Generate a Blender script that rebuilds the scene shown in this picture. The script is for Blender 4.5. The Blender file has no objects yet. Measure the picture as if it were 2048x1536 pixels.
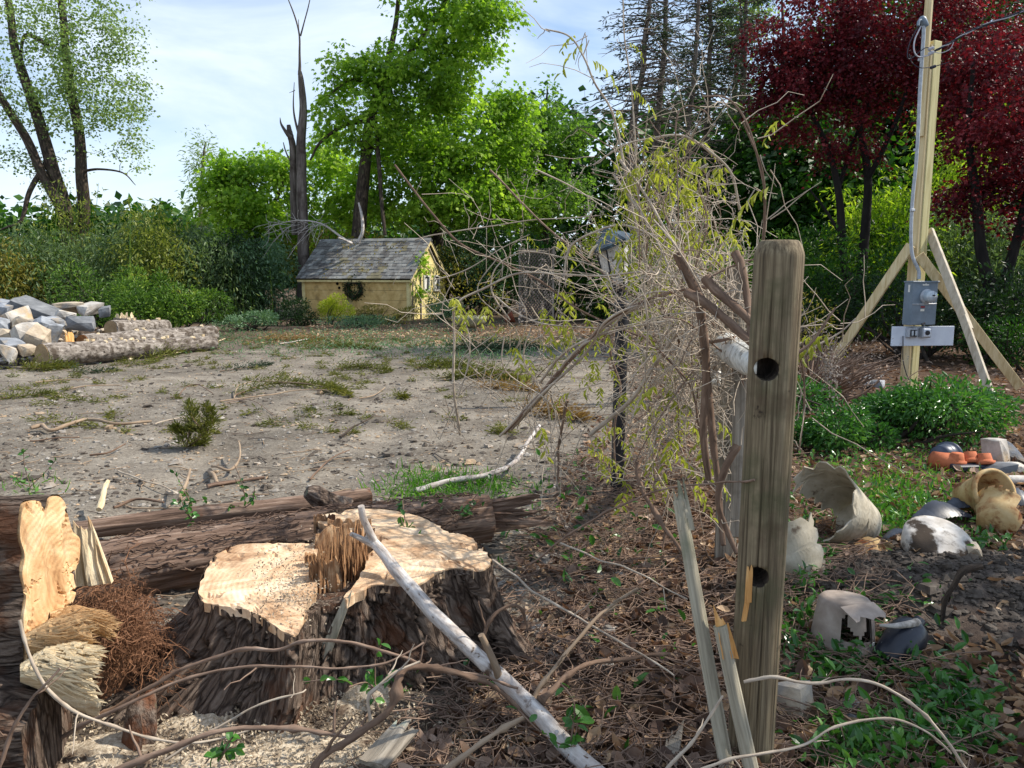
import bpy, math, random
import numpy as np
from mathutils import Vector, Matrix

random.seed(7)
RNG = np.random.default_rng(7)
scene = bpy.context.scene
COL = scene.collection
R = math.radians

# ------------------------------------------------------------------ camera
CAMZ, PITCH, FPX = 1.55, 8.0, 1577.0
cam_data = bpy.data.cameras.new('camera')
cam_data.sensor_width = 36.0
cam_data.lens = 36.0 * FPX / 2048.0
cam_data.clip_start = 0.05
cam_data.clip_end = 2000
cam = bpy.data.objects.new('camera', cam_data)
COL.objects.link(cam)
cam.location = (0, 0, CAMZ)
cam.rotation_euler = (R(90 - PITCH), 0, 0)
scene.camera = cam

# ------------------------------------------------------------------ sky, sun, exposure
SUN_EL, SUN_AZ = 47.0, 12.0          # azimuth from +X towards +Y
to_sun = Vector((math.cos(R(SUN_EL)) * math.cos(R(SUN_AZ)),
                 math.cos(R(SUN_EL)) * math.sin(R(SUN_AZ)), math.sin(R(SUN_EL))))
world = bpy.data.worlds.new('World')
scene.world = world
world.use_nodes = True
nt = world.node_tree
nt.nodes.clear()
w_out = nt.nodes.new('ShaderNodeOutputWorld')
sky = nt.nodes.new('ShaderNodeTexSky')
sky.sky_type = 'NISHITA'
sky.sun_disc = False
sky.sun_elevation = R(SUN_EL)
sky.sun_rotation = R(90 - SUN_AZ)
sky.air_density = 1.0
sky.dust_density = 0.4
sky.ozone_density = 1.2
bg = nt.nodes.new('ShaderNodeBackground')
bg.inputs[1].default_value = 0.15
nt.links.new(sky.outputs[0], bg.inputs[0])
bgc = nt.nodes.new('ShaderNodeBackground')           # thin high cloud
bgc.inputs[0].default_value = (0.76, 0.86, 1.0, 1)
bgc.inputs[1].default_value = 1.05
tcw = nt.nodes.new('ShaderNodeTexCoord')
mpw = nt.nodes.new('ShaderNodeMapping')
mpw.inputs['Scale'].default_value = (1.5, 1.5, 4.2)
mpw.inputs['Rotation'].default_value = (0.12, 0.2, 0.4)
nw = nt.nodes.new('ShaderNodeTexNoise')
nw.inputs['Scale'].default_value = 1.9
nw.inputs['Detail'].default_value = 7
nw.inputs['Roughness'].default_value = 0.55
nw.inputs['Distortion'].default_value = 0.5
rw = nt.nodes.new('ShaderNodeValToRGB')
rw.color_ramp.elements[0].position = 0.36
rw.color_ramp.elements[0].color = (0.08, 0.08, 0.08, 1)
rw.color_ramp.elements[1].position = 0.68
rw.color_ramp.elements[1].color = (0.95, 0.95, 0.95, 1)
mixw = nt.nodes.new('ShaderNodeMixShader')
nt.links.new(tcw.outputs['Generated'], mpw.inputs[0])
nt.links.new(mpw.outputs[0], nw.inputs[0])
nt.links.new(nw.outputs[0], rw.inputs[0])
nt.links.new(rw.outputs[0], mixw.inputs[0])
nt.links.new(bg.outputs[0], mixw.inputs[1])
nt.links.new(bgc.outputs[0], mixw.inputs[2])
nt.links.new(mixw.outputs[0], w_out.inputs[0])

sun_data = bpy.data.lights.new('sun', 'SUN')
sun_data.energy = 5.0
sun_data.angle = R(0.53)
sun_data.color = (1.0, 0.93, 0.82)
sun = bpy.data.objects.new('sun', sun_data)
COL.objects.link(sun)
sun.location = (20, 5, 30)
sun.rotation_euler = to_sun.to_track_quat('Z', 'Y').to_euler()

scene.view_settings.view_transform = 'Standard'
scene.view_settings.look = 'None'
scene.view_settings.exposure = 0.32
scene.view_settings.gamma = 1.0
scene.view_settings.use_curve_mapping = False
scene.render.engine = 'CYCLES'
scene.cycles.use_denoising = True
scene.cycles.max_bounces = 7
scene.cycles.diffuse_bounces = 3
scene.cycles.glossy_bounces = 2
scene.cycles.transmission_bounces = 4
scene.cycles.transparent_max_bounces = 4
scene.cycles.caustics_reflective = False
scene.cycles.caustics_refractive = False

# ------------------------------------------------------------------ photograph pixel -> place
_cp, _sp = math.cos(R(PITCH)), math.sin(R(PITCH))
def ray(px, py):
    u, v = (px - 1024) / FPX, (768 - py) / FPX
    return np.array([u, _cp + v * _sp, -_sp + v * _cp])
def at(px, py, d):
    """the point seen at photograph pixel (px, py) that stands d metres ahead"""
    r = ray(px, py)
    return np.array([0, 0, CAMZ]) + r * (d / r[1])
def onz(px, py, z):
    r = ray(px, py)
    return np.array([0, 0, CAMZ]) + r * ((z - CAMZ) / r[2])
def m_per_px(d):
    return d / FPX

# ------------------------------------------------------------------ numpy noise
def _hash(ix, iy, iz, seed):
    h = (ix.astype(np.int64) * 374761393 + iy.astype(np.int64) * 668265263 + iz.astype(np.int64) * 2147483647 + seed * 1274126177) & 0xffffffff
    h = ((h ^ (h >> 13)) * 1274126177) & 0xffffffff
    h = ((h ^ (h >> 16)) * 2246822519) & 0xffffffff
    return ((h ^ (h >> 15)) & 0xffff) / 65535.0
def vn(P, seed=0):
    P = np.asarray(P, float)
    f = np.floor(P).astype(np.int64)
    t = P - f
    t = t * t * (3 - 2 * t)
    x, y, z = f[..., 0], f[..., 1], f[..., 2]
    a, b, c = t[..., 0], t[..., 1], t[..., 2]
    out = 0
    for dx in (0, 1):
        for dy in (0, 1):
            for dz in (0, 1):
                w = (a if dx else 1 - a) * (b if dy else 1 - b) * (c if dz else 1 - c)
                out = out + w * _hash(x + dx, y + dy, z + dz, seed)
    return out * 2 - 1
def fbm(P, oct=4, seed=0, gain=0.5):
    P = np.asarray(P, float)
    s, amp, o = 0, 1.0, 0
    for i in range(oct):
        s = s + amp * vn(P * (2.03 ** i), seed + i * 17)
        o += amp
        amp *= gain
    return s / o
def fb2(x, y, sc, oct=4, seed=0):
    x = np.asarray(x, float); y = np.asarray(y, float)
    return fbm(np.stack([x * sc, y * sc, np.zeros_like(x) + seed * 3.7], -1), oct, seed)
def sstep(a, b, x):
    t = np.clip((np.asarray(x, float) - a) / (b - a), 0, 1)
    return t * t * (3 - 2 * t)
def nrm(v):
    v = np.asarray(v, float)
    return v / np.maximum(np.linalg.norm(v, axis=-1, keepdims=True), 1e-9)

# ------------------------------------------------------------------ materials
def lin(c):
    out = []
    for v in c[:3]:
        v = v / 255.0
        out.append(v / 12.92 if v <= 0.04045 else ((v + 0.055) / 1.055) ** 2.4)
    return (*out, 1.0)
MATS = {}
def _new(name):
    m = bpy.data.materials.new(name)
    m.use_nodes = True
    t = m.node_tree
    t.nodes.clear()
    o = t.nodes.new('ShaderNodeOutputMaterial')
    MATS[name] = m
    return m, t, o
def _ramp(t, stops, fac):
    r = t.nodes.new('ShaderNodeValToRGB')
    e = r.color_ramp.elements
    while len(e) < len(stops):
        e.new(0.5)
    for k, (p, c) in zip(e, stops):
        k.position = p
        k.color = lin(c)
    t.links.new(fac, r.inputs[0])
    return r.outputs[0]
def _coord(t, coord, scale):
    if coord == 'tc':
        n = t.nodes.new('ShaderNodeAttribute')
        n.attribute_name = 'tc'
        src = n.outputs['Vector']
    else:
        n = t.nodes.new('ShaderNodeTexCoord')
        src = n.outputs['Object']
    m = t.nodes.new('ShaderNodeMapping')
    m.inputs['Scale'].default_value = scale
    t.links.new(src, m.inputs[0])
    return m.outputs[0]
def _noise(t, vec, scale, detail=6, rough=0.6, dist=0.0):
    n = t.nodes.new('ShaderNodeTexNoise')
    n.inputs['Scale'].default_value = scale
    n.inputs['Detail'].default_value = detail
    n.inputs['Roughness'].default_value = rough
    n.inputs['Distortion'].default_value = dist
    t.links.new(vec, n.inputs['Vector'])
    return n.outputs['Fac']
def mat(name, stops, scale=6, stretch=(1, 1, 1), rough=0.85, bump=0.4, bdist=0.01, bscale=None, coord='tc',
        spec=0.25, patches=(), detail=7, dist=0.3, metal=0.0):
    m, t, o = _new(name)
    b = t.nodes.new('ShaderNodeBsdfPrincipled')
    vec = _coord(t, coord, stretch)
    f = _noise(t, vec, scale, detail, 0.62, dist)
    col = _ramp(t, stops, f)
    for (pc, ps, lo, hi) in patches:
        v2 = _coord(t, coord, (1, 1, 1))
        f2 = _noise(t, v2, ps, 5, 0.6)
        mr = t.nodes.new('ShaderNodeMapRange')
        mr.inputs[1].default_value = lo
        mr.inputs[2].default_value = hi
        t.links.new(f2, mr.inputs[0])
        mx = t.nodes.new('ShaderNodeMix')
        mx.data_type = 'RGBA'
        t.links.new(mr.outputs[0], mx.inputs[0])
        t.links.new(col, mx.inputs[6])
        mx.inputs[7].default_value = lin(pc)
        col = mx.outputs[2]
    t.links.new(col, b.inputs['Base Color'])
    b.inputs['Roughness'].default_value = rough
    b.inputs['Specular IOR Level'].default_value = spec
    b.inputs['Metallic'].default_value = metal
    if bump:
        fbv = _noise(t, vec, bscale or scale * 1.7, 8, 0.65, dist)
        bm = t.nodes.new('ShaderNodeBump')
        bm.inputs['Strength'].default_value = bump
        bm.inputs['Distance'].default_value = bdist
        t.links.new(fbv, bm.inputs['Height'])
        t.links.new(bm.outputs[0], b.inputs['Normal'])
    t.links.new(b.outputs[0], o.inputs[0])
    return m
def leafmat(name, cols, transl=0.4, rough=0.45, spec=0.3, tint=(1.15, 1.25, 0.6), big=0.5):
    """leaf: colour differs from leaf to leaf and in drifts; light passes through"""
    m, t, o = _new(name)
    g = t.nodes.new('ShaderNodeNewGeometry')
    tc = t.nodes.new('ShaderNodeTexCoord')
    f2 = _noise(t, tc.outputs['Object'], big, 3, 0.5)
    a = t.nodes.new('ShaderNodeMath'); a.operation = 'MULTIPLY_ADD'
    a.inputs[1].default_value = 0.55
    t.links.new(g.outputs['Random Per Island'], a.inputs[0])
    a2 = t.nodes.new('ShaderNodeMath'); a2.operation = 'MULTIPLY_ADD'
    a2.inputs[1].default_value = 1.3; a2.inputs[2].default_value = -0.42
    t.links.new(f2, a2.inputs[0])
    t.links.new(a2.outputs[0], a.inputs[2])
    n = len(cols)
    col = _ramp(t, [(i / max(1, n - 1), c) for i, c in enumerate(cols)], a.outputs[0])
    b = t.nodes.new('ShaderNodeBsdfPrincipled')
    b.inputs['Roughness'].default_value = rough
    b.inputs['Specular IOR Level'].default_value = spec
    t.links.new(col, b.inputs['Base Color'])
    tr = t.nodes.new('ShaderNodeBsdfTranslucent')
    vm = t.nodes.new('ShaderNodeVectorMath'); vm.operation = 'MULTIPLY'
    vm.inputs[1].default_value = tint
    t.links.new(col, vm.inputs[0])
    t.links.new(vm.outputs[0], tr.inputs[0])
    mx = t.nodes.new('ShaderNodeMixShader')
    mx.inputs[0].default_value = transl
    t.links.new(b.outputs[0], mx.inputs[1])
    t.links.new(tr.outputs[0], mx.inputs[2])
    t.links.new(mx.outputs[0], o.inputs[0])
    return m
def ringmat(name, stops, ring=60, rough=0.8, centre=(0, 0, 0), axis=2, sawn=1.0):
    """sawn end grain: rings about a pith, radial checks, saw marks and stains"""
    m, t, o = _new(name)
    b = t.nodes.new('ShaderNodeBsdfPrincipled')
    b.inputs['Roughness'].default_value = rough
    b.inputs['Specular IOR Level'].default_value = 0.15
    tc = t.nodes.new('ShaderNodeAttribute'); tc.attribute_name = 'tc'
    mp = t.nodes.new('ShaderNodeMapping')
    mp.inputs['Location'].default_value = tuple(-c for c in centre)
    t.links.new(tc.outputs['Vector'], mp.inputs[0])
    wv = t.nodes.new('ShaderNodeTexWave')
    wv.wave_type = 'RINGS'
    wv.rings_direction = 'XYZ'[axis]
    wv.inputs['Scale'].default_value = ring
    wv.inputs['Distortion'].default_value = 3.0
    wv.inputs['Detail'].default_value = 3
    wv.inputs['Detail Scale'].default_value = 0.25
    t.links.new(mp.outputs[0], wv.inputs['Vector'])
    f = _noise(t, tc.outputs['Vector'], 5.5, 9, 0.68, 0.8)
    mm = t.nodes.new('ShaderNodeMath'); mm.operation = 'MULTIPLY_ADD'
    mm.inputs[1].default_value = 0.035
    t.links.new(wv.outputs['Fac'], mm.inputs[0])
    t.links.new(f, mm.inputs[2])
    col = _ramp(t, stops, mm.outputs[0])
    st = _noise(t, tc.outputs['Vector'], 3.1, 8, 0.72, 1.2)
    mr = t.nodes.new('ShaderNodeMapRange'); mr.inputs[1].default_value = .53; mr.inputs[2].default_value = .66; mr.inputs[4].default_value = .62
    t.links.new(st, mr.inputs[0])
    mx = t.nodes.new('ShaderNodeMix'); mx.data_type = 'RGBA'
    t.links.new(mr.outputs[0], mx.inputs[0]); t.links.new(col, mx.inputs[6]); mx.inputs[7].default_value = lin((132, 98, 72))
    t.links.new(mx.outputs[2], b.inputs['Base Color'])
    fn = _noise(t, tc.outputs['Vector'], 90, 5, 0.7)
    add = t.nodes.new('ShaderNodeMath'); add.operation = 'MULTIPLY_ADD'
    add.inputs[1].default_value = 0.3
    t.links.new(wv.outputs['Fac'], add.inputs[0]); t.links.new(fn, add.inputs[2])
    bm = t.nodes.new('ShaderNodeBump')
    bm.inputs['Strength'].default_value = 0.7 * sawn
    bm.inputs['Distance'].default_value = 0.004
    t.links.new(add.outputs[0], bm.inputs['Height'])
    t.links.new(bm.outputs[0], b.inputs['Normal'])
    t.links.new(b.outputs[0], o.inputs[0])
    return m
def plain(name, c, rough=0.5, spec=0.4, metal=0.0, var=0.08, scale=12):
    lo = tuple(max(0, v * (1 - var * 2.2)) for v in c); hi = tuple(min(255, v * (1 + var)) for v in c)
    return mat(name, [(0.3, lo), (0.7, hi)], scale=scale, rough=rough, bump=0.08, bdist=0.002, spec=spec, metal=metal, coord='tc')

# ------------------------------------------------------------------ mesh building
def cr(pts, n=8):
    """Catmull-Rom through points (any width: xyz, xyzr)"""
    P = np.array(pts, float)
    if len(P) < 3:
        t = np.linspace(0, 1, n + 1)[:, None]
        return P[0] * (1 - t) + P[-1] * t
    Q = np.vstack([2 * P[0] - P[1], P, 2 * P[-1] - P[-2]])
    out = []
    t = np.linspace(0, 1, n, endpoint=False)[:, None]
    for i in range(len(P) - 1):
        a, b, c, d = Q[i], Q[i + 1], Q[i + 2], Q[i + 3]
        out.append(0.5 * ((2 * b) + (c - a) * t + (2 * a - 5 * b + 4 * c - d) * t ** 2 + (3 * b - a - 3 * c + d) * t ** 3))
    out.append(P[-1][None])
    return np.vstack(out)

LEAF = {
    # along, across, lift; faces
    'dia': (np.array([[0, 0, 0], [.45, .5, .06], [1, 0, -.08], [.45, -.5, .06]], float), [(0, 1, 2, 3)]),
    'fold': (np.array([[0, 0, 0], [.35, .5, .14], [.8, .33, .05], [1, 0, -.1], [.8, -.33, .05], [.35, -.5, .14], [.5, 0, 0]], float),
             [(0, 6, 2, 1), (6, 3, 2), (0, 5, 4, 6), (6, 4, 3)]),
    'oval': (np.array([[0, 0, 0], [.22, .38, .08], [.55, .5, .10], [.85, .25, .02], [1, 0, -.10], [.85, -.25, .02], [.55, -.5, .10], [.22, -.38, .08], [.25, 0, -.01], [.6, 0, 0]], float),
             [(0, 8, 1), (8, 9, 2, 1), (9, 4, 3, 2), (0, 7, 8), (8, 7, 6, 9), (9, 6, 5, 4)]),
    'maple': (np.array([[0, 0, 0], [.12, .42, .05], [.42, .28, .02], [.5, .62, -.06], [.68, .24, .03], [1, 0, -.12], [.68, -.24, .03], [.5, -.62, -.06], [.42, -.28, .02], [.12, -.42, .05], [.4, 0, .05]], float),
              [(0, 10, 2, 1), (10, 4, 3, 2), (10, 5, 4), (0, 9, 8, 10), (10, 8, 7, 6), (10, 6, 5)]),
    'curl': (np.array([[0, 0, .10], [.2, .34, .26], [.5, .52, .30], [.82, .3, .34], [1.02, 0, .30], [.82, -.34, .22], [.5, -.56, .16], [.2, -.36, .20], [.3, 0, .02], [.65, 0, .06]], float),
             [(0, 8, 1), (8, 9, 2, 1), (9, 4, 3, 2), (0, 7, 8), (8, 7, 6, 9), (9, 6, 5, 4)]),
    'blade': (np.array([[0, -.5, 0], [0, .5, 0], [.4, -.42, .10], [.4, .42, .10], [.75, -.25, .08], [.75, .25, .08], [1, 0, -.05]], float),
              [(0, 2, 3, 1), (2, 4, 5, 3), (4, 6, 5)]),
}
class MB:
    def __init__(s):
        s.V, s.T, s.F, s.n = [], [], [], 0
        s.M = []
    def raw(s, V, F, T=None, mi=0):
        V = np.asarray(V, float).reshape(-1, 3)
        s.V.append(V)
        s.T.append(V.copy() if T is None else np.asarray(T, float).reshape(-1, 3))
        for f in (F if isinstance(F, list) else [F]):
            f = np.asarray(f, np.int64)
            if f.ndim == 1:
                f = f[None]
            if len(f):
                s.F.append(f + s.n)
                s.M.append(np.full(len(f), mi))
        s.n += len(V)
        return s
    def polys(s, V, faces, mi=0):
        by = {}
        for f in faces:
            by.setdefault(len(f), []).append(f)
        return s.raw(V, [np.array(v) for v in by.values()], mi=mi)
    def tube(s, path, rad, sides=7, disp=None, cap=True, L0=0.0, mi=0, cmi=None, ell=None):
        P = np.asarray(path, float)[:, :3]
        n = len(P)
        rad = np.broadcast_to(np.asarray(rad, float), (n,)) if np.ndim(rad) < 2 else rad
        T = nrm(np.gradient(P, axis=0))
        up = np.array([0, 0, 1.0]) if abs(T[0][2]) < 0.9 else np.array([0, 1.0, 0])
        N = nrm(np.cross(np.cross(T[0], up), T[0]))
        Ns = [N]
        for i in range(1, n):
            N = N - T[i] * np.dot(N, T[i])
            N = N / max(np.linalg.norm(N), 1e-9)
            Ns.append(N)
        Ns = np.array(Ns)
        B = np.cross(T, Ns)
        a = np.linspace(0, 2 * math.pi, sides, endpoint=False)
        r = rad[:, None] * np.ones((1, sides))
        if disp is not None:
            r = r * disp
        ex, ey = (1, 1) if ell is None else ell
        V = P[:, None] + r[..., None] * (np.cos(a)[None, :, None] * Ns[:, None] * ex + np.sin(a)[None, :, None] * B[:, None] * ey)
        L = L0 + np.concatenate([[0], np.cumsum(np.linalg.norm(np.diff(P, axis=0), axis=1))])
        rm = max(float(rad.mean()), 1e-4)
        Tc = np.stack([np.broadcast_to(np.cos(a) * rm, (n, sides)), np.broadcast_to(np.sin(a) * rm, (n, sides)), np.broadcast_to(L[:, None], (n, sides))], -1)
        i = np.arange(n - 1)[:, None] * sides
        j = np.arange(sides)[None]
        j2 = (j + 1) % sides
        F = np.stack([i + j, i + j2, i + sides + j2, i + sides + j], -1).reshape(-1, 4)
        s.raw(V, F, Tc, mi)
        if cap:
            cm = mi if cmi is None else cmi
            for k, e in ((0, 0), (n - 1, 1)):
                ring = V[k]
                c = ring.mean(0)
                VV = np.vstack([ring, c[None]])
                FF = np.array([[q, (q + 1) % sides, sides] for q in range(sides)])
                if e == 0:
                    FF = FF[:, ::-1]
                s.raw(VV, FF, None, cm)
        return s
    def box(s, c, size, rot=None, bev=0.0, mi=0):
        c = np.asarray(c, float); h = np.asarray(size, float) / 2
        b = min(bev, h.min() * 0.9)
        if b <= 0:
            V = np.array([[x, y, z] for x in (-1, 1) for y in (-1, 1) for z in (-1, 1)], float) * h
            F = [(0, 1, 3, 2), (4, 6, 7, 5), (0, 4, 5, 1), (2, 3, 7, 6), (0, 2, 6, 4), (1, 5, 7, 3)]
        else:
            V, idx, F = [], {}, []
            for sx in (-1, 1):
                for sy in (-1, 1):
                    for sz in (-1, 1):
                        for ax in range(3):
                            p = np.array([sx, sy, sz], float) * (h - b)
                            p[ax] = (sx, sy, sz)[ax] * h[ax]
                            idx[(sx, sy, sz, ax)] = len(V)
                            V.append(p)
            I = idx
            for ax in range(3):
                o1, o2 = [k for k in range(3) if k != ax]
                for sg in (-1, 1):
                    q = []
                    for (u, v) in ((-1, -1), (1, -1), (1, 1), (-1, 1)):
                        k = [0, 0, 0]; k[ax] = sg; k[o1] = u; k[o2] = v
                        q.append(I[(*k, ax)])
                    F.append(tuple(q))
                for u in (-1, 1):
                    for v in (-1, 1):
                        k1 = [0, 0, 0]; k1[ax] = -1; k1[o1] = u; k1[o2] = v
                        k2 = list(k1); k2[ax] = 1
                        F.append((I[(*k1, o1)], I[(*k2, o1)], I[(*k2, o2)], I[(*k1, o2)]))
            for sx in (-1, 1):
                for sy in (-1, 1):
                    for sz in (-1, 1):
                        F.append(tuple(I[(sx, sy, sz, a)] for a in range(3)))
            V = np.array(V)
        if rot is not None:
            V = V @ np.asarray(rot, float).T
        return s.polys(V + c, F, mi)
    def beam(s, a, b, w, t, roll=0.0, bev=0.004, mi=0, ext=0.0):
        """timber of section w x t from a to b"""
        a = np.asarray(a, float); b = np.asarray(b, float)
        d = b - a; L = np.linalg.norm(d); d = d / L
        up = np.array([0, 0, 1.0]) if abs(d[2]) < 0.95 else np.array([0, 1.0, 0])
        x = nrm(np.cross(d, up)); y = np.cross(d, x)
        c, sn = math.cos(roll), math.sin(roll)
        x, y = x * c + y * sn, -x * sn + y * c
        rot = np.stack([x, y, d], 1)
        return s.box((a + b) / 2, (w, t, L + ext), rot, bev, mi)
    def lathe(s, prof, sides=24, rot=None, loc=(0, 0, 0), a0=0.0, a1=2 * math.pi, mi=0, keep=None, jag=None):
        """prof: (r, z) list, revolved; keep(theta, k) may drop faces for broken pots"""
        prof = np.array(prof, float)
        full = abs(a1 - a0 - 2 * math.pi) < 1e-6
        na = sides if full else sides + 1
        a = a0 + (a1 - a0) * np.arange(na) / sides
        V = np.stack([prof[:, 0][:, None] * np.cos(a), prof[:, 0][:, None] * np.sin(a), np.broadcast_to(prof[:, 1][:, None], (len(prof), na))], -1)
        if jag is not None:
            V = jag(V)
        F = []
        for i in range(len(prof) - 1):
            for j in range(sides):
                if keep is not None and not keep(a[j], i):
                    continue
                j2 = (j + 1) % na
                F.append((i * na + j, i * na + j2, (i + 1) * na + j2, (i + 1) * na + j))
        V = V.reshape(-1, 3)
        if rot is not None:
            V = V @ np.asarray(rot, float).T
        return s.raw(V + np.asarray(loc, float), np.array(F), None, mi)
    def leaves(s, pos, d, nr, L, W, shape='dia', mi=0):
        pos = np.asarray(pos, float)
        n = len(pos)
        if n == 0:
            return s
        tv, tf = LEAF[shape]
        d = nrm(d)
        nr = np.asarray(nr, float)
        nr = nrm(nr - d * (nr * d).sum(-1, keepdims=True))
        sd = np.cross(nr, d)
        L = np.broadcast_to(np.asarray(L, float), (n,))[:, None, None]
        W = np.broadcast_to(np.asarray(W, float), (n,))[:, None, None]
        V = pos[:, None] + d[:, None] * (tv[None, :, 0:1] * L) + sd[:, None] * (tv[None, :, 1:2] * W) + nr[:, None] * (tv[None, :, 2:3] * L)
        k = len(tv)
        base = np.arange(n)[:, None, None] * k
        by = {}
        for f in tf:
            by.setdefault(len(f), []).append(f)
        return s.raw(V.reshape(-1, 3), [(base + np.array(v)[None]).reshape(-1, len(v[0])) for v in by.values()], None, mi)
    def build(s, name, mats, parent=None, loc=(0, 0, 0), smooth=True, rot=None):
        V = np.vstack(s.V) if s.V else np.zeros((0, 3))
        T = np.vstack(s.T) if s.T else np.zeros((0, 3))
        V = V - np.asarray(loc, float)
        me = bpy.data.meshes.new(name)
        me.vertices.add(len(V))
        me.vertices.foreach_set('co', V.astype(np.float32).ravel())
        if s.F:
            loops = np.concatenate([f.ravel() for f in s.F])
            tot = np.concatenate([np.full(len(f), f.shape[1]) for f in s.F])
            st = np.concatenate([[0], np.cumsum(tot)[:-1]])
            me.loops.add(len(loops))
            me.loops.foreach_set('vertex_index', loops.astype(np.int32))
            me.polygons.add(len(tot))
            me.polygons.foreach_set('loop_start', st.astype(np.int32))
            me.polygons.foreach_set('loop_total', tot.astype(np.int32))
            me.polygons.foreach_set('material_index', np.concatenate(s.M).astype(np.int32))
            me.update(calc_edges=True)
            me.polygons.foreach_set('use_smooth', np.full(len(tot), bool(smooth)))
        at_ = me.attributes.new('tc', 'FLOAT_VECTOR', 'POINT')
        at_.data.foreach_set('vector', T.astype(np.float32).ravel())
        for m in (mats if isinstance(mats, (list, tuple)) else [mats]):
            me.materials.append(MATS[m] if isinstance(m, str) else m)
        o = bpy.data.objects.new(name, me)
        COL.objects.link(o)
        if parent is not None:
            o.parent = parent
        else:
            o.location = loc
        if rot is not None:
            o.rotation_euler = rot
        return o

ROOTLOC = {}
def tag(o, label=None, cat=None, group=None, kind=None):
    if label: o['label'] = label
    if cat: o['category'] = cat
    if group: o['group'] = group
    if kind: o['kind'] = kind
    return o
def thing(name, label, cat, loc=(0, 0, 0), group=None, rotz=0.0):
    e = bpy.data.objects.new(name, None)
    e.empty_display_size = 0.2
    COL.objects.link(e)
    e.location = tuple(float(v) for v in loc)
    e.rotation_euler = (0, 0, rotz)
    ROOTLOC[e.name] = np.asarray(loc, float)
    return tag(e, label, cat, group)
def part(name, mb, m, root, smooth=True, under=None, local=False):
    """a part built in world coordinates (or in the root's own, local=True)"""
    loc = (0, 0, 0) if local else ROOTLOC[root.name]
    return mb.build(name, m, parent=under or root, loc=loc, smooth=smooth)
def single(name, mb, m, label, cat, loc, group=None, smooth=True):
    return tag(mb.build(name, m, loc=loc, smooth=smooth), label, cat, group)
def stuff(name, mb, m, label, cat, smooth=True):
    return tag(mb.build(name, m, smooth=smooth), label, cat, None, 'stuff')
def struct(name, mb, m, label=None, smooth=True):
    o = mb.build(name, m, smooth=smooth)
    o['kind'] = 'structure'
    if label:
        o['label'] = label
    return o
def rotm(ax, ang):
    return np.array(Matrix.Rotation(ang, 3, ax))
def rnd_dirs(n, up=0.0, rng=RNG):
    d = rng.normal(size=(n, 3))
    d[:, 2] += up
    return nrm(d)
# ------------------------------------------------------------------ shared materials
# bark and wood
mat('bark_dark', [(0.3, (30, 25, 22)), (0.5, (66, 56, 48)), (0.72, (112, 98, 84))], 22, (1, 1, .22), bump=1.0, bdist=.02, patches=[((84, 96, 66), 3, .56, .72)])
mat('bark_black', [(0.3, (18, 16, 15)), (0.55, (34, 30, 28)), (0.75, (52, 47, 43))], 9, (1, 1, .2), bump=.8, bdist=.02)
mat('bark_stump', [(0.32, (34, 28, 25)), (0.45, (94, 79, 69)), (0.57, (138, 122, 109)), (0.72, (178, 164, 150))], 36, (1, 1, .55), bump=1.0, bdist=.03, patches=[((120, 78, 54), 5, .54, .64), ((104, 110, 88), 7, .6, .68)])
def plate_bark(name, stops, vs=26, stretch=.32):
    """old bark: raised plates parted by dark furrows"""
    m, t, o = _new(name)
    b = t.nodes.new('ShaderNodeBsdfPrincipled'); b.inputs['Roughness'].default_value = .92; b.inputs['Specular IOR Level'].default_value = .15
    vec = _coord(t, 'tc', (1, 1, stretch))
    nz = t.nodes.new('ShaderNodeTexNoise'); nz.inputs['Scale'].default_value = 9; nz.inputs['Detail'].default_value = 5
    t.links.new(vec, nz.inputs['Vector'])
    ad = t.nodes.new('ShaderNodeVectorMath'); ad.operation = 'MULTIPLY_ADD'; ad.inputs[1].default_value = (.16, .16, .16)
    t.links.new(nz.outputs['Color'], ad.inputs[0]); t.links.new(vec, ad.inputs[2])
    vo = t.nodes.new('ShaderNodeTexVoronoi'); vo.feature = 'DISTANCE_TO_EDGE'; vo.inputs['Scale'].default_value = vs
    t.links.new(ad.outputs[0], vo.inputs['Vector'])
    mr = t.nodes.new('ShaderNodeMapRange'); mr.inputs[2].default_value = .16
    t.links.new(vo.outputs['Distance'], mr.inputs[0])
    f = _noise(t, vec, 60, 8, .7)
    pl = t.nodes.new('ShaderNodeMath'); pl.operation = 'MULTIPLY_ADD'; pl.inputs[1].default_value = .24; 
    t.links.new(mr.outputs[0], pl.inputs[0])
    h = t.nodes.new('ShaderNodeMath'); h.operation = 'MULTIPLY'; h.inputs[1].default_value = .74
    t.links.new(f, h.inputs[0]); t.links.new(h.outputs[0], pl.inputs[2])
    col = _ramp(t, stops, pl.outputs[0])
    f2 = _noise(t, _coord(t, 'tc', (1, 1, 1)), 5, 5, .6)
    m2 = t.nodes.new('ShaderNodeMapRange'); m2.inputs[1].default_value = .54; m2.inputs[2].default_value = .66; m2.inputs[4].default_value = .8
    t.links.new(f2, m2.inputs[0])
    mx = t.nodes.new('ShaderNodeMix'); mx.data_type = 'RGBA'; mx.inputs[7].default_value = lin((110, 72, 50))
    t.links.new(m2.outputs[0], mx.inputs[0]); t.links.new(col, mx.inputs[6]); t.links.new(mx.outputs[2], b.inputs['Base Color'])
    bm = t.nodes.new('ShaderNodeBump'); bm.inputs['Strength'].default_value = 1.0; bm.inputs['Distance'].default_value = .03
    t.links.new(pl.outputs[0], bm.inputs['Height']); t.links.new(bm.outputs[0], b.inputs['Normal'])
    t.links.new(b.outputs[0], o.inputs[0])
plate_bark('bark_plate', [(.24, (36, 29, 25)), (.40, (72, 60, 52)), (.56, (104, 89, 78)), (.74, (146, 130, 116))], 32, .26)
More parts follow.
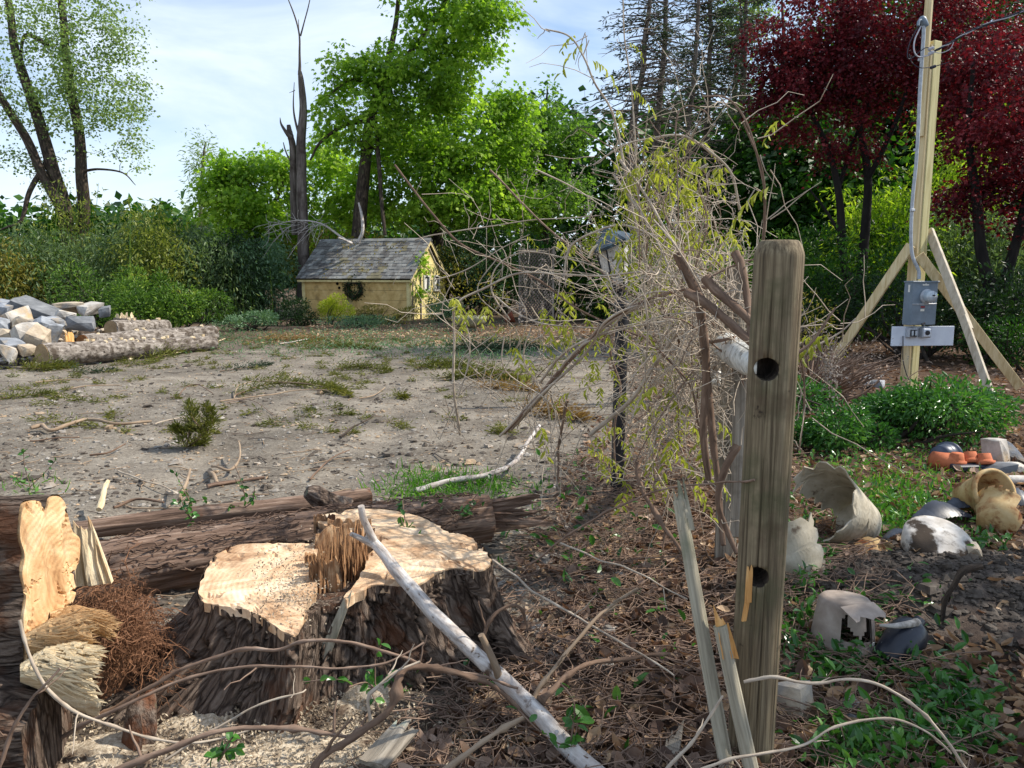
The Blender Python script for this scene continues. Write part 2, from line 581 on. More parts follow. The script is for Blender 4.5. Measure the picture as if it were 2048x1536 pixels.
mat('bark_red', [(0.3, (62, 47, 39)), (0.5, (124, 101, 86)), (0.74, (184, 162, 144))], 45, (1, 1, .07), bump=1.0, bdist=.012, patches=[((136, 92, 64), 5, .58, .72)])
mat('bark_spruce', [(0.34, (66, 58, 52)), (0.46, (126, 117, 108)), (0.60, (158, 149, 140)), (0.72, (188, 180, 172))], 20, (1, 1, .45), bump=1.0, bdist=.02, patches=[((80, 70, 60), 5, .50, .62), ((56, 48, 42), 16, .60, .66)])
mat('bark_grey', [(0.3, (66, 58, 52)), (0.55, (108, 98, 90)), (0.75, (140, 130, 120))], 9, (1, 1, .2), bump=.8, bdist=.02)
mat('bark_tree', [(0.3, (38, 33, 30)), (0.55, (70, 62, 56)), (0.75, (98, 90, 82))], 9, (1, 1, .2), bump=.8, bdist=.02)
mat('dead_wood', [(0.3, (96, 86, 78)), (0.55, (140, 130, 120)), (0.75, (172, 164, 154))], 12, (1, 1, .15), bump=.7, bdist=.01)
mat('snag_wood', [(0.3, (62, 54, 50)), (0.5, (100, 90, 84)), (0.7, (138, 128, 120))], 12, (1, 1, .12), bump=.9, bdist=.02, patches=[((60, 48, 42), 1.5, .52, .66)])
mat('white_branch', [(0.30, (104, 92, 82)), (0.42, (168, 158, 150)), (0.58, (204, 198, 192)), (0.76, (226, 222, 218))], 42, (1, 1, .25), bump=.8, bdist=.006, patches=[((92, 74, 60), 11, .58, .66), ((112, 98, 84), 30, .62, .67), ((176, 164, 154), 4, .5, .62)])
mat('stick', [(0.3, (112, 92, 74)), (0.55, (158, 138, 116)), (0.75, (190, 174, 152))], 20, (1, 1, .2), bump=.5, bdist=.004)
mat('vine_bark', [(0.3, (94, 74, 62)), (0.55, (136, 114, 98)), (0.75, (168, 148, 132))], 60, (1, 1, .2), bump=.5, bdist=.003)
mat('vine_grey', [(0.3, (138, 122, 106)), (0.55, (182, 168, 150)), (0.75, (212, 202, 186))], 50, (1, 1, .2), bump=.4, bdist=.003)
mat('vine_brown', [(0.3, (80, 62, 50)), (0.55, (118, 96, 80)), (0.75, (150, 128, 110))], 50, (1, 1, .2), bump=.5, bdist=.003)
mat('post_wood', [(0.32, (70, 60, 47)), (0.47, (108, 95, 75)), (0.66, (146, 132, 106))], 95, (1, 1, .03), bump=.7, bdist=.004, patches=[((88, 86, 62), 4, .50, .66), ((84, 66, 52), 3, .56, .70), ((58, 48, 38), 14, .66, .72)])
mat('old_post', [(0.3, (88, 80, 70)), (0.5, (140, 130, 116)), (0.72, (180, 170, 154))], 50, (1, 1, .04), bump=.9, bdist=.006, patches=[((150, 156, 142), 9, .62, .70), ((96, 86, 74), 4, .5, .64)])
mat('lichen_rail', [(0.3, (150, 146, 138)), (0.5, (204, 202, 194)), (0.7, (226, 226, 220))], 22, bump=.9, bdist=.01, patches=[((120, 112, 98), 18, .6, .68)])
mat('slat_wood', [(0.3, (122, 114, 98)), (0.5, (166, 158, 138)), (0.72, (196, 188, 168))], 44, (1, 1, .05), bump=.6, bdist=.004, patches=[((126, 126, 104), 5, .52, .68)])
mat('fresh_split', [(0.3, (178, 122, 64)), (0.5, (214, 162, 100)), (0.72, (236, 200, 144))], 38, (1, 1, .08), bump=.8, bdist=.006)
mat('hinge_wood', [(0.28, (104, 74, 52)), (0.48, (164, 124, 88)), (0.72, (210, 178, 140))], 40, (1, 1, .07), bump=1.0, bdist=.01, patches=[((84, 58, 42), 9, .52, .66)])
mat('pale_split', [(0.3, (180, 154, 116)), (0.5, (218, 198, 162)), (0.72, (240, 226, 198))], 34, (1, 1, .12), bump=1.0, bdist=.01, patches=[((160, 122, 84), 6, .56, .7)])
ringmat('cut_stump', [(0.28, (120, 90, 66)), (0.41, (184, 148, 114)), (0.53, (214, 184, 150)), (0.64, (232, 208, 178)), (0.8, (244, 228, 206))], ring=16, centre=(-.6, 3.0, 0))
ringmat('cut_log', [(0.28, (128, 90, 58)), (0.41, (190, 148, 104)), (0.53, (216, 178, 132)), (0.64, (230, 200, 158)), (0.8, (242, 220, 188))], ring=16, centre=(0, 2.55, .55), axis=0)
ringmat('cut_dull', [(0.25, (112, 92, 70)), (0.5, (160, 136, 104)), (0.8, (186, 164, 130))], ring=50, axis=2)
mat('end_red', [(0.3, (108, 68, 40)), (0.6, (158, 106, 62)), (0.8, (186, 140, 90))], 14, bump=.4)
mat('lumber', [(0.3, (176, 150, 106)), (0.5, (204, 184, 142)), (0.72, (222, 206, 168))], 26, (1, 1, .05), rough=.7, bump=.25, bdist=.003, patches=[((150, 112, 68), 26, .70, .74)])
mat('lumber_treated', [(0.3, (164, 152, 104)), (0.5, (194, 184, 136)), (0.72, (212, 204, 160))], 22, (1, 1, .06), rough=.7, bump=.25, bdist=.003, patches=[((140, 116, 70), 22, .70, .74)])
mat('lumber_grey', [(0.3, (152, 138, 118)), (0.5, (184, 172, 152)), (0.72, (206, 196, 178))], 26, (1, 1, .05), rough=.75, bump=.25, bdist=.003)
# ground things
mat('fibre', [(0.3, (84, 58, 42)), (0.55, (134, 96, 70)), (0.75, (182, 142, 108))], 30, bump=.2)
mat('sawdust', [(0.3, (134, 116, 96)), (0.5, (190, 174, 150)), (0.72, (228, 216, 194))], 90, rough=.95, bump=.8, bdist=.006, patches=[((96, 80, 66), 8, .48, .62)])
mat('soil_dark', [(0.3, (46, 38, 32)), (0.5, (84, 72, 62)), (0.74, (118, 104, 92))], 24, rough=.95, bump=1.0, bdist=.03)
mat('pebble', [(0.3, (104, 98, 92)), (0.5, (146, 140, 132)), (0.72, (190, 184, 174))], 5, rough=.9, bump=.3, patches=[((164, 142, 116), 1.1, .5, .6)])
mat('clod', [(0.3, (52, 46, 41)), (0.6, (92, 84, 76)), (0.8, (128, 120, 110))], 14, rough=.95, bump=.6)
mat('rock_grey', [(0.3, (98, 100, 104)), (0.5, (136, 140, 146)), (0.72, (170, 174, 180))], 5, rough=.85, bump=.6, bdist=.02, patches=[((168, 150, 122), 1.6, .56, .68)])
mat('rock_pale', [(0.3, (140, 134, 126)), (0.5, (182, 176, 168)), (0.72, (208, 204, 196))], 5, rough=.85, bump=.6, bdist=.02, patches=[((188, 162, 126), 2.2, .52, .64)])
mat('rock_tan', [(0.3, (136, 122, 104)), (0.5, (178, 162, 140)), (0.72, (206, 194, 174))], 5, rough=.85, bump=.6, bdist=.02, patches=[((128, 128, 128), 2.0, .56, .66)])
mat('rock_slate', [(0.3, (84, 86, 88)), (0.5, (112, 114, 117)), (0.72, (142, 144, 146))], 4, (1, 1, 2), rough=.8, bump=.4, bdist=.01)
mat('concrete', [(0.3, (112, 110, 90)), (0.5, (150, 150, 124)), (0.72, (178, 178, 152))], 12, rough=.9, bump=.5)
# leaves
leafmat('leaf_maple', [(74, 108, 36), (112, 150, 48), (152, 184, 64), (190, 212, 96)], transl=.55)
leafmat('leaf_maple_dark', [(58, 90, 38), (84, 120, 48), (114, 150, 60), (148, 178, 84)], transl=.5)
leafmat('leaf_left', [(86, 108, 66), (112, 136, 80), (142, 164, 98), (170, 188, 116)], transl=.45)  # pale spring leaf, with some haze put into the colour
leafmat('leaf_red', [(48, 17, 23), (80, 24, 32), (118, 37, 45), (166, 76, 78)], transl=.42, tint=(1.15, .64, .64))
leafmat('leaf_bamboo_hazy', [(70, 90, 64), (94, 116, 78), (120, 142, 92), (156, 170, 112)], transl=.42)  # paler and greyer: haze over the left hedge put into the colour
leafmat('leaf_bamboo_yellow', [(82, 98, 42), (114, 126, 52), (144, 150, 66), (170, 172, 86)], transl=.4)  # yellower leaf: sun on the tall column put into the colour
leafmat('leaf_bamboo_lit', [(78, 112, 26), (118, 152, 36), (164, 186, 56), (206, 212, 92)], transl=.55)  # brighter copy of the bamboo leaf with sunlight put into its colour
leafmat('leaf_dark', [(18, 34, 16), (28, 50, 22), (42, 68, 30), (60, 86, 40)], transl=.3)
leafmat('leaf_wood', [(20, 44, 16), (34, 70, 20), (58, 98, 28), (92, 128, 38)], transl=.42)
leafmat('leaf_shrub', [(40, 66, 26), (66, 98, 36), (104, 136, 50), (160, 180, 76)], transl=.32)
leafmat('leaf_gold', [(110, 130, 28), (146, 160, 38), (180, 186, 54), (206, 208, 80)], transl=.45)
leafmat('leaf_olive', [(96, 92, 38), (122, 116, 50), (146, 138, 62), (164, 160, 82)], transl=.4)
leafmat('leaf_blue', [(62, 90, 66), (86, 118, 86), (112, 142, 106), (142, 166, 132)], transl=.32)
leafmat('leaf_vinca', [(34, 70, 30), (52, 98, 40), (78, 128, 52), (118, 160, 70)], transl=.3, rough=.3, spec=.5)
leafmat('leaf_grass', [(52, 96, 28), (76, 126, 36), (104, 154, 46), (142, 180, 66)], transl=.4)
leafmat('leaf_wisteria', [(128, 132, 48), (156, 160, 64), (184, 184, 86), (204, 200, 112)], transl=.45)
leafmat('needle', [(34, 48, 34), (48, 64, 44), (64, 80, 54), (88, 98, 68)], transl=.2)
leafmat('needle_cut', [(66, 74, 28), (92, 98, 38), (118, 118, 50), (146, 136, 68)], transl=.25)
leafmat('needle_dry', [(104, 76, 46), (134, 102, 64), (158, 128, 84), (176, 150, 104)], transl=.25)
leafmat('litter', [(58, 45, 37), (92, 72, 60), (126, 102, 86), (160, 136, 118), (194, 172, 152)], transl=.2, tint=(1.2, .9, .6), rough=.65, big=3)
leafmat('litter_tan', [(120, 92, 66), (156, 126, 96), (186, 158, 126), (214, 192, 164)], transl=.2, tint=(1.1, .9, .7), rough=.65, big=3)
leafmat('dry_bud', [(118, 106, 98), (150, 140, 130), (178, 168, 160), (206, 198, 190)], transl=.25, tint=(1, 1, 1))

# ------------------------------------------------------------------ the ground
MOUND = onz(1890, 1190, 0)
def gh(x, y):
    x = np.asarray(x, float); y = np.asarray(y, float)
    near = np.exp(-np.maximum(y - 4, 0) / 12)
    z = .045 * fb2(x, y, .45, 3, 1) + (.020 * fb2(x, y, 1.7, 3, 2) + .011 * fb2(x, y, 6.0, 3, 3)) * (0.35 + .65 * near)
    z = z + .17 * np.exp(-(((x - MOUND[0] - .12) / .85) ** 2 + ((y - MOUND[1]) / .42) ** 2)) * (1 + .35 * fb2(x, y, 7, 3, 9))
    z = z + .05 * np.exp(-(((x + .75) / .9) ** 2 + ((y - 2.35) / .35) ** 2))
    for c0, am in ((-3.2, .020), (-1.9, .018)):                       # old wheel ruts across the yard
        dx = x - (c0 + .10 * y + .25 * np.sin(y * .45))
        z = z - am * np.exp(-(dx / .16) ** 2) * sstep(4.2, 5.5, y) * sstep(17, 13, y) + am * .5 * np.exp(-((np.abs(dx) - .30) / .12) ** 2) * sstep(4.2, 5.5, y) * sstep(17, 13, y)
    z = z + .25 * sstep(30, 60, y)
    return z
def gz(x, y):
    return float(gh(np.array([x]), np.array([y]))[0])
def gp(px, py, dz=0.0):
    """ground point under a photograph pixel, on the built terrain"""
    p = onz(px, py, 0)
    for _ in range(3):
        p = onz(px, py, gz(p[0], p[1]))
    p[2] = gz(p[0], p[1]) + dz
    return p
def fence_x(y):
    return 0.02 + .20 * (y - 2.2)
def zone_litter(x, y):
    a = sstep(-.25, .25, (x - fence_x(y)) + .35 * fb2(x, y, 1.3, 3, 21))
    b = sstep(3.5, 2.9, y + .3 * fb2(x, y, 2, 3, 22)) * .55
    c = sstep(15.5, 19.5, y + 2.0 * fb2(x, y, .4, 3, 23)) * .8
    return np.clip(np.maximum(np.maximum(a, b), c), 0, 1)
def build_ground():
    ys = np.concatenate([np.linspace(-7, .9, 18), np.geomspace(.95, 46, 400), np.geomspace(48, 420, 26)])
    us = np.linspace(-1.5, 1.5, 440)
    us = np.sign(us) * np.abs(us / 1.5) ** 1.35 * 1.5
    Y, U = np.meshgrid(ys, us, indexing='ij')
    X = U * (np.maximum(Y, 0) + 4.0)
    Z = gh(X, Y)
    n, m = X.shape
    i = np.arange(n - 1)[:, None] * m; j = np.arange(m - 1)[None]
    F = np.stack([i + j, i + j + 1, i + m + j + 1, i + m + j], -1).reshape(-1, 4)
    mb = MB().raw(np.stack([X, Y, Z], -1), F)
    # material
    mm, t, o = _new('ground')
    b = t.nodes.new('ShaderNodeBsdfPrincipled')
    b.inputs['Roughness'].default_value = .95
    b.inputs['Specular IOR Level'].default_value = .1
    vec = _coord(t, 'obj', (1, 1, 1))
    f1 = _noise(t, vec, 2.2, 10, .68, .3)
    f2 = _noise(t, vec, 34, 6, .7)
    a = t.nodes.new('ShaderNodeMath'); a.operation = 'MULTIPLY_ADD'; a.inputs[1].default_value = .5
    t.links.new(f2, a.inputs[0])
    h = t.nodes.new('ShaderNodeMath'); h.operation = 'MULTIPLY'; h.inputs[1].default_value = .5
    t.links.new(f1, h.inputs[0]); t.links.new(h.outputs[0], a.inputs[2])
    soil = _ramp(t, [(.30, (66, 59, 53)), (.43, (114, 106, 96)), (.55, (144, 136, 124)), (.72, (178, 170, 157))], a.outputs[0])
    duff = _ramp(t, [(.30, (40, 32, 27)), (.48, (76, 60, 49)), (.62, (106, 86, 68)), (.78, (146, 124, 100))], a.outputs[0])
    fd_ = _noise(t, vec, .55, 6, .62, .6)                            # damp and dry stretches
    mr = t.nodes.new('ShaderNodeMapRange'); mr.inputs[1].default_value = .38; mr.inputs[2].default_value = .60; mr.inputs[3].default_value = .66; mr.inputs[4].default_value = 1.0
    t.links.new(fd_, mr.inputs[0])
    ml = t.nodes.new('ShaderNodeVectorMath'); ml.operation = 'SCALE'
    t.links.new(soil, ml.inputs[0]); t.links.new(mr.outputs[0], ml.inputs['Scale'])
    soil = ml.outputs[0]
    zt = t.nodes.new('ShaderNodeAttribute'); zt.attribute_name = 'zone'
    mx = t.nodes.new('ShaderNodeMix'); mx.data_type = 'RGBA'
    t.links.new(zt.outputs['Fac'], mx.inputs[0]); t.links.new(soil, mx.inputs[6]); t.links.new(duff, mx.inputs[7])
    dk = t.nodes.new('ShaderNodeAttribute'); dk.attribute_name = 'mound'
    m2 = t.nodes.new('ShaderNodeMix'); m2.data_type = 'RGBA'
    earth = _ramp(t, [(.30, (54, 47, 42)), (.5, (92, 83, 76)), (.72, (128, 118, 108))], a.outputs[0])
    t.links.new(dk.outputs['Fac'], m2.inputs[0]); t.links.new(mx.outputs[2], m2.inputs[6]); t.links.new(earth, m2.inputs[7])
    t.links.new(m2.outputs[2], b.inputs['Base Color'])
    bm = t.nodes.new('ShaderNodeBump'); bm.inputs['Strength'].default_value = 1.0; bm.inputs['Distance'].default_value = .035
    t.links.new(a.outputs[0], bm.inputs['Height']); t.links.new(bm.outputs[0], b.inputs['Normal'])
    t.links.new(b.outputs[0], o.inputs[0])
    g = struct('ground', mb, 'ground', 'bare grey brown soil of the cleared yard with litter beyond')
    za = g.data.attributes.new('zone', 'FLOAT', 'POINT')
    za.data.foreach_set('value', zone_litter(X, Y).astype(np.float32).ravel())
    md = g.data.attributes.new('mound', 'FLOAT', 'POINT')
    mv = sstep(1.5, .6, ((X - MOUND[0] - .15) / 1.0) ** 2 + ((Y - MOUND[1]) / .55) ** 2 + .6 * fb2(X, Y, 3, 3, 40))
    md.data.foreach_set('value', mv.astype(np.float32).ravel())
    return g
build_ground()
gh_exact = gh
class _Raster:
    def __init__(s, x0, x1, y0, y1, st):
        s.x0, s.y0, s.st = x0, y0, st
        s.nx, s.ny = int((x1 - x0) / st) + 2, int((y1 - y0) / st) + 2
        X, Y = np.meshgrid(x0 + np.arange(s.nx) * st, y0 + np.arange(s.ny) * st, indexing='ij')
        s.Z = gh_exact(X, Y)
    def __call__(s, x, y):
        u = np.clip((x - s.x0) / s.st, 0, s.nx - 1.001); v = np.clip((y - s.y0) / s.st, 0, s.ny - 1.001)
        i, j = u.astype(int), v.astype(int); u, v = u - i, v - j
        Z = s.Z
        return Z[i, j] * (1 - u) * (1 - v) + Z[i + 1, j] * u * (1 - v) + Z[i, j + 1] * (1 - u) * v + Z[i + 1, j + 1] * u * v
    def has(s, x, y):
        return (x > s.x0) & (x < s.x0 + (s.nx - 2) * s.st) & (y > s.y0) & (y < s.y0 + (s.ny - 2) * s.st)
_near, _far = _Raster(-4.5, 5.5, 1.4, 8.6, .035), _Raster(-30, 30, 0, 42, .2)
def gh(x, y):
    """terrain height, read from the surveyed grid"""
    x = np.asarray(x, float); y = np.asarray(y, float)
    return np.where(_near.has(x, y), _near(x, y), _far(x, y))
# ------------------------------------------------------------------ trees and shrubs
def PX(pts):
    """(px, py, depth, radius_m) list -> xyzr"""
    return np.array([[*at(p[0], p[1], p[2]), p[3]] for p in pts])
def wob(path, amp, seed, freq=1.0):
    L = np.concatenate([[0], np.cumsum(np.linalg.norm(np.diff(path[:, :3], axis=0), axis=1))])
    q = path.copy()
    for k in range(3):
        q[:, k] += amp * vn(np.stack([L * freq, L * 0 + seed * 7.3 + k * 31.7, L * 0], -1), 5) * np.minimum(1, L / (L[-1] * .15 + 1e-6))
    return q
class Skeleton:
    def __init__(s, rng):
        s.P = np.zeros((0, 3)); s.r = np.zeros(0); s.tubes = []; s.rng = rng
    def add(s, path, sides=8, keep=True):
        s.tubes.append((path, sides))
        if keep:
            s.P = np.vstack([s.P, path[:, :3]]); s.r = np.concatenate([s.r, path[:, 3]])
    def grow(s, targets, rmin=.006, taper=.013, jit=.08, drop=.6, rmax=.6, nseg=5):
        """join every target to the nearest sensible point of the tree with a tapering limb; returns limb end paths"""
        order = np.argsort(np.min(np.linalg.norm(targets[:, None] - s.P[None], axis=2), axis=1)) if len(s.P) < 4000 else np.arange(len(targets))
        ends = []
        for k in order:
            t = targets[k]
            v = t[None] - s.P
            d = np.linalg.norm(v, axis=1)
            c = d + np.maximum(0, -v[:, 2]) * drop + (s.r < .012) * d * .5
            i = int(np.argmin(c))
            p0, d0 = s.P[i], d[i]
            r0 = min(s.r[i] * rmax, rmin + taper * d0)
            u = np.linspace(0, 1, nseg + 1)
            path = p0[None] * (1 - u)[:, None] + t[None] * u[:, None]
            path[:, 2] += d0 * .12 * np.sin(u * math.pi) * (1 if s.rng.random() > .25 else -.6)
            path[1:-1] += s.rng.normal(size=(nseg - 1, 3)) * d0 * jit
            path = np.column_stack([path, r0 * (1 - u) + rmin * .6 * u])
            s.add(path, 6 if r0 > .03 else 4)
            ends.append(path)
        return ends
    def mesh(s, mb=None):
        mb = mb or MB()
        for path, sides in s.tubes:
            mb.tube(path, path[:, 3], sides, cap=False)
        return mb
def blob_points(b, rng, n):
    px, py, d, rx, ry, rd = b[:6]
    c = at(px, py, d); k = m_per_px(d)
    u = rnd_dirs(n, 0, rng)
    rag = 1 + .35 * fbm(u * 2.2 + px * .01 + py * .013, 3, int(abs(px)) % 97)       # ragged outline
    u = u * rag[:, None] * (rng.random((n, 1)) ** .42)
    return c[None] + u * np.array([rx * k, rd, ry * k])
def spray(mb, pts, per, rad, flat, L, shape, rng, up=1.2, droop=0.0, wr=.8):
    """leaves scattered round each point in a flattened spray"""
    n = len(pts) * per
    c = np.repeat(pts, per, axis=0)
    off = rng.normal(size=(n, 3)) * np.array([1, 1, flat]) * rad
    rr = np.linalg.norm(off[:, :2], axis=1)
    off[:, 2] -= droop * rr ** 2 / max(rad, 1e-6)
    pos = c + off
    d = off * np.array([1, 1, .3]) + rng.normal(size=(n, 3)) * rad * .6
    d[:, 2] -= rad * .5
    nr_ = rng.normal(size=(n, 3)); nr_[:, 2] += up
    Ls = L * (0.55 + .75 * rng.random(n))
    mb.leaves(pos, d, nr_, Ls, Ls * wr, shape)
def tree(name, label, trunks, blobs, leaf, bark='bark_tree', L=.2, per=26, rad=.42, flat=.45, seed=1, cat='tree', group=None,
         shape='dia', twig=.013, droop=.15, sub=2, base=None, jit=.08, crown='crown', wr=.8, rmin=.008, dens=1.0):
    rng = np.random.default_rng(seed)
    sk = Skeleton(rng)
    for t in trunks:
        p = wob(cr(PX(t), 7), PX(t)[0, 3] * .35, seed, .8)
        sk.add(p, 12)
    root = thing(name, label, cat, base if base is not None else (sk.P[0][0], sk.P[0][1], gz(sk.P[0][0], sk.P[0][1])), group)
    allp = []
    for b in blobs:
        t = blob_points(b, rng, max(4, int(b[6] * dens)))
        ends = sk.grow(t, taper=twig, jit=jit, rmin=rmin)
        for e in ends:
            allp.append(e[-1, :3])
            for q in range(sub):
                f = rng.integers(2, 5)
                allp.append(e[f, :3] + rng.normal(size=3) * rad * .5)
    part('trunk', sk.mesh(), bark, root)
    if leaf:
        mb = MB()
        spray(mb, np.array(allp), per, rad, flat, L, shape, rng, droop=droop, wr=wr)
        part(crown, mb, leaf, root, smooth=False)
    return root
def shrub(name, label, px, py, d, w, h, leaf, n=4000, L=.09, seed=1, cat='shrub', group=None, up=.6, stems=14, shape='dia', wr=.45, hollow=.55,
          bark='bark_tree', lobes=7, crown='foliage', base=None):
    """leafy bush w x h metres standing on the ground below pixel column px at depth d"""
    rng = np.random.default_rng(seed)
    if base is None:
        c = at(px, py, d); base = np.array([c[0], c[1], gz(c[0], c[1])])
    base = np.asarray(base, float)
    root = thing(name, label, cat, base, group)
    lob = rng.normal(size=(lobes, 3)) * np.array([w * .24, w * .2, h * .17]) + np.array([0, 0, h * .52])
    lr = (.26 + .16 * rng.random(lobes)) * np.ones(lobes)
    k = rng.integers(0, lobes, n)
    u = rnd_dirs(n, .1, rng) * (hollow + (1 - hollow) * rng.random((n, 1)))
    P = lob[k] + u * lr[k][:, None] * np.array([w * .85, w * .75, h * .95])
    P[:, 2] = np.clip(P[:, 2], h * .03, None)
    P += base
    mb = MB()
    st = MB()
    for q in range(stems):
        e = lob[rng.integers(0, lobes)] + rng.normal(size=3) * np.array([w, w, h]) * .12
        b0 = np.array([rng.normal() * w * .08, rng.normal() * w * .08, -.03])
        pth = cr([b0, b0 * .5 + e * .5 + rng.normal(size=3) * w * .05, e], 4) + base
        st.tube(pth, np.linspace(.012 + .008 * w, .004, len(pth)), 5, cap=False)
    d_ = u + rng.normal(size=(n, 3)) * .5
    nr_ = rng.normal(size=(n, 3)) * .8; nr_[:, 2] += up
    Ls = L * (.6 + .7 * rng.random(n))
    mb.leaves(P, d_, nr_, Ls, Ls * wr, shape)
    part('stem', st, bark, root)
    part(crown, mb, leaf, root, smooth=False)
    return root
def bamboo(name, label, px, d, w_px, top_py, leaf='leaf_bamboo_hazy', n=5200, culms=26, seed=1, L=.17, group='bamboo clumps behind the yard', lo=.12, depth=1.6, wr=.3, cat='bamboo'):
    rng = np.random.default_rng(seed)
    k = m_per_px(d)
    c = at(px, 600, d); gz0 = gz(c[0], c[1])
    root = thing(name, label, cat, (c[0], c[1], gz0), group)
    st, pts, nx = MB(), [], []
    for q in range(culms):
        bx = c[0] + rng.normal() * w_px * k * .36
        by = c[1] + rng.normal() * depth * .5
        fall = 1 - .38 * min(1, abs(bx - c[0]) / (w_px * k)) ** 1.2
        H = (at(px, top_py, d)[2] - gz0) * fall * (.72 + .33 * rng.random())
        lean = rng.normal(size=2) * H * .09
        u = np.linspace(0, 1, 9)
        p = np.stack([bx + lean[0] * u ** 2, by + lean[1] * u ** 2, gz0 - .05 + H * u - .04 * H * u ** 4], -1)
        st.tube(p, np.linspace(.022, .005, 9), 5, cap=False)
        m = n // culms
        t = lo + (1 - lo) * rng.random(m) ** .8
        q0 = np.stack([np.interp(t, u, p[:, i]) for i in range(3)], -1)
        sp = (.28 + .5 * np.sin(np.clip(t, 0, 1) * math.pi)) * (.5 + .35 * w_px * k / 3)
        off = rng.normal(size=(m, 3)) * sp[:, None] * np.array([.7, .7, .35])
        pts.append(q0 + off); nx.append(off)
    P = np.vstack(pts); off = np.vstack(nx)
    d_ = off + rng.normal(size=P.shape) * .4; d_[:, 2] -= .5
    nr_ = rng.normal(size=P.shape); nr_[:, 2] += .7
    Ls = L * (.6 + .8 * rng.random(len(P)))
    part('culms', st, 'leaf_shrub', root)
    part('foliage', MB().leaves(P, d_, nr_, Ls, Ls * wr), leaf, root, smooth=False)
    return root
def conifer(name, label, pts, span, leaf='needle', seed=1, whorls=26, per=5, n=70, L=.16, bark='bark_grey', t0=.1, group='thin conifers behind the fence', dead=.3, droop=.25):
    """tall spruce: trunk with level, drooping limbs; span = limb length in metres from foot to tip"""
    rng = np.random.default_rng(seed)
    p = wob(cr(PX(pts), 10), .06, seed)
    root = thing(name, label, 'tree', (p[0, 0], p[0, 1], gz(p[0, 0], p[0, 1])), group)
    st, lf = MB(), MB()
    st.tube(p, p[:, 3], 10, cap=False)
    for w in range(whorls):
        t = t0 + (1 - t0) * (w + rng.random() * .7) / whorls
        i = min(int(t * (len(p) - 1)), len(p) - 2)
        c = p[i, :3] + (p[i + 1, :3] - p[i, :3]) * (t * (len(p) - 1) - i)
        for b in range(per):
            a = rng.random() * 2 * math.pi
            ln = span * (1 - .72 * t) * (.45 + .7 * rng.random())
            u = np.linspace(0, 1, 6)
            dirv = np.array([math.cos(a), math.sin(a), 0])
            q = c + dirv * (u * ln)[:, None]
            q[:, 2] += ln * (.15 * u - droop * 1.6 * u ** 2 + .12 * u ** 4) + rng.normal(size=6) * .03 * ln
            q[:, :2] += rng.normal(size=(6, 2)) * .04 * ln
            st.tube(q, np.linspace(.022, .004, 6), 4, cap=False)
            if rng.random() < dead + .12:
                for s in range(3):
                    e = q[2 + s] + rng.normal(size=3) * ln * .16
                    st.tube(np.array([q[2 + s], (q[2 + s] + e) / 2, e]), [.007, .005, .003], 3, cap=False)
                continue
            m = int(n * .7 * (.4 + rng.random()))
            tt = .25 + .75 * rng.random(m)
            pos = np.stack([np.interp(tt, u, q[:, k]) for k in range(3)], -1)
            side = rng.normal(size=(m, 3)) * np.array([1, 1, .35])
            pos = pos + side * .12 * ln ** .6 * (1.2 - tt)[:, None]
            dd = side + dirv * .8; dd[:, 2] -= .35
            Ls = L * (.5 + .8 * rng.random(m))
            lf.leaves(pos, dd, rng.normal(size=(m, 3)) + np.array([0, 0, .8]), Ls, Ls * .26)
    part('trunk', st, bark, root)
    part('crown', lf, leaf, root, smooth=False)
    return root

# ---- far wood closing the view
def far_wood():
    rng = np.random.default_rng(3)
    mb = MB()
    for px in np.arange(-700, 2800, 34):
        d = 62 + rng.random() * 16
        top = 470 - 40 * rng.random() if px < 1000 else 330 - 120 * rng.random()
        if px < 330:
            top = 455 - 25 * rng.random()
        for y in np.linspace(top, 600, 6):
            pts = blob_points((px + rng.normal() * 14, y, d, 60, 34, 2.5), rng, 12)
            spray(mb, pts, 9, .9, .5, .8, 'dia', rng)
    stuff('far_wood', mb, 'leaf_wood', 'far-off wood seen between the trees behind the yard', 'woodland', smooth=False)
far_wood()

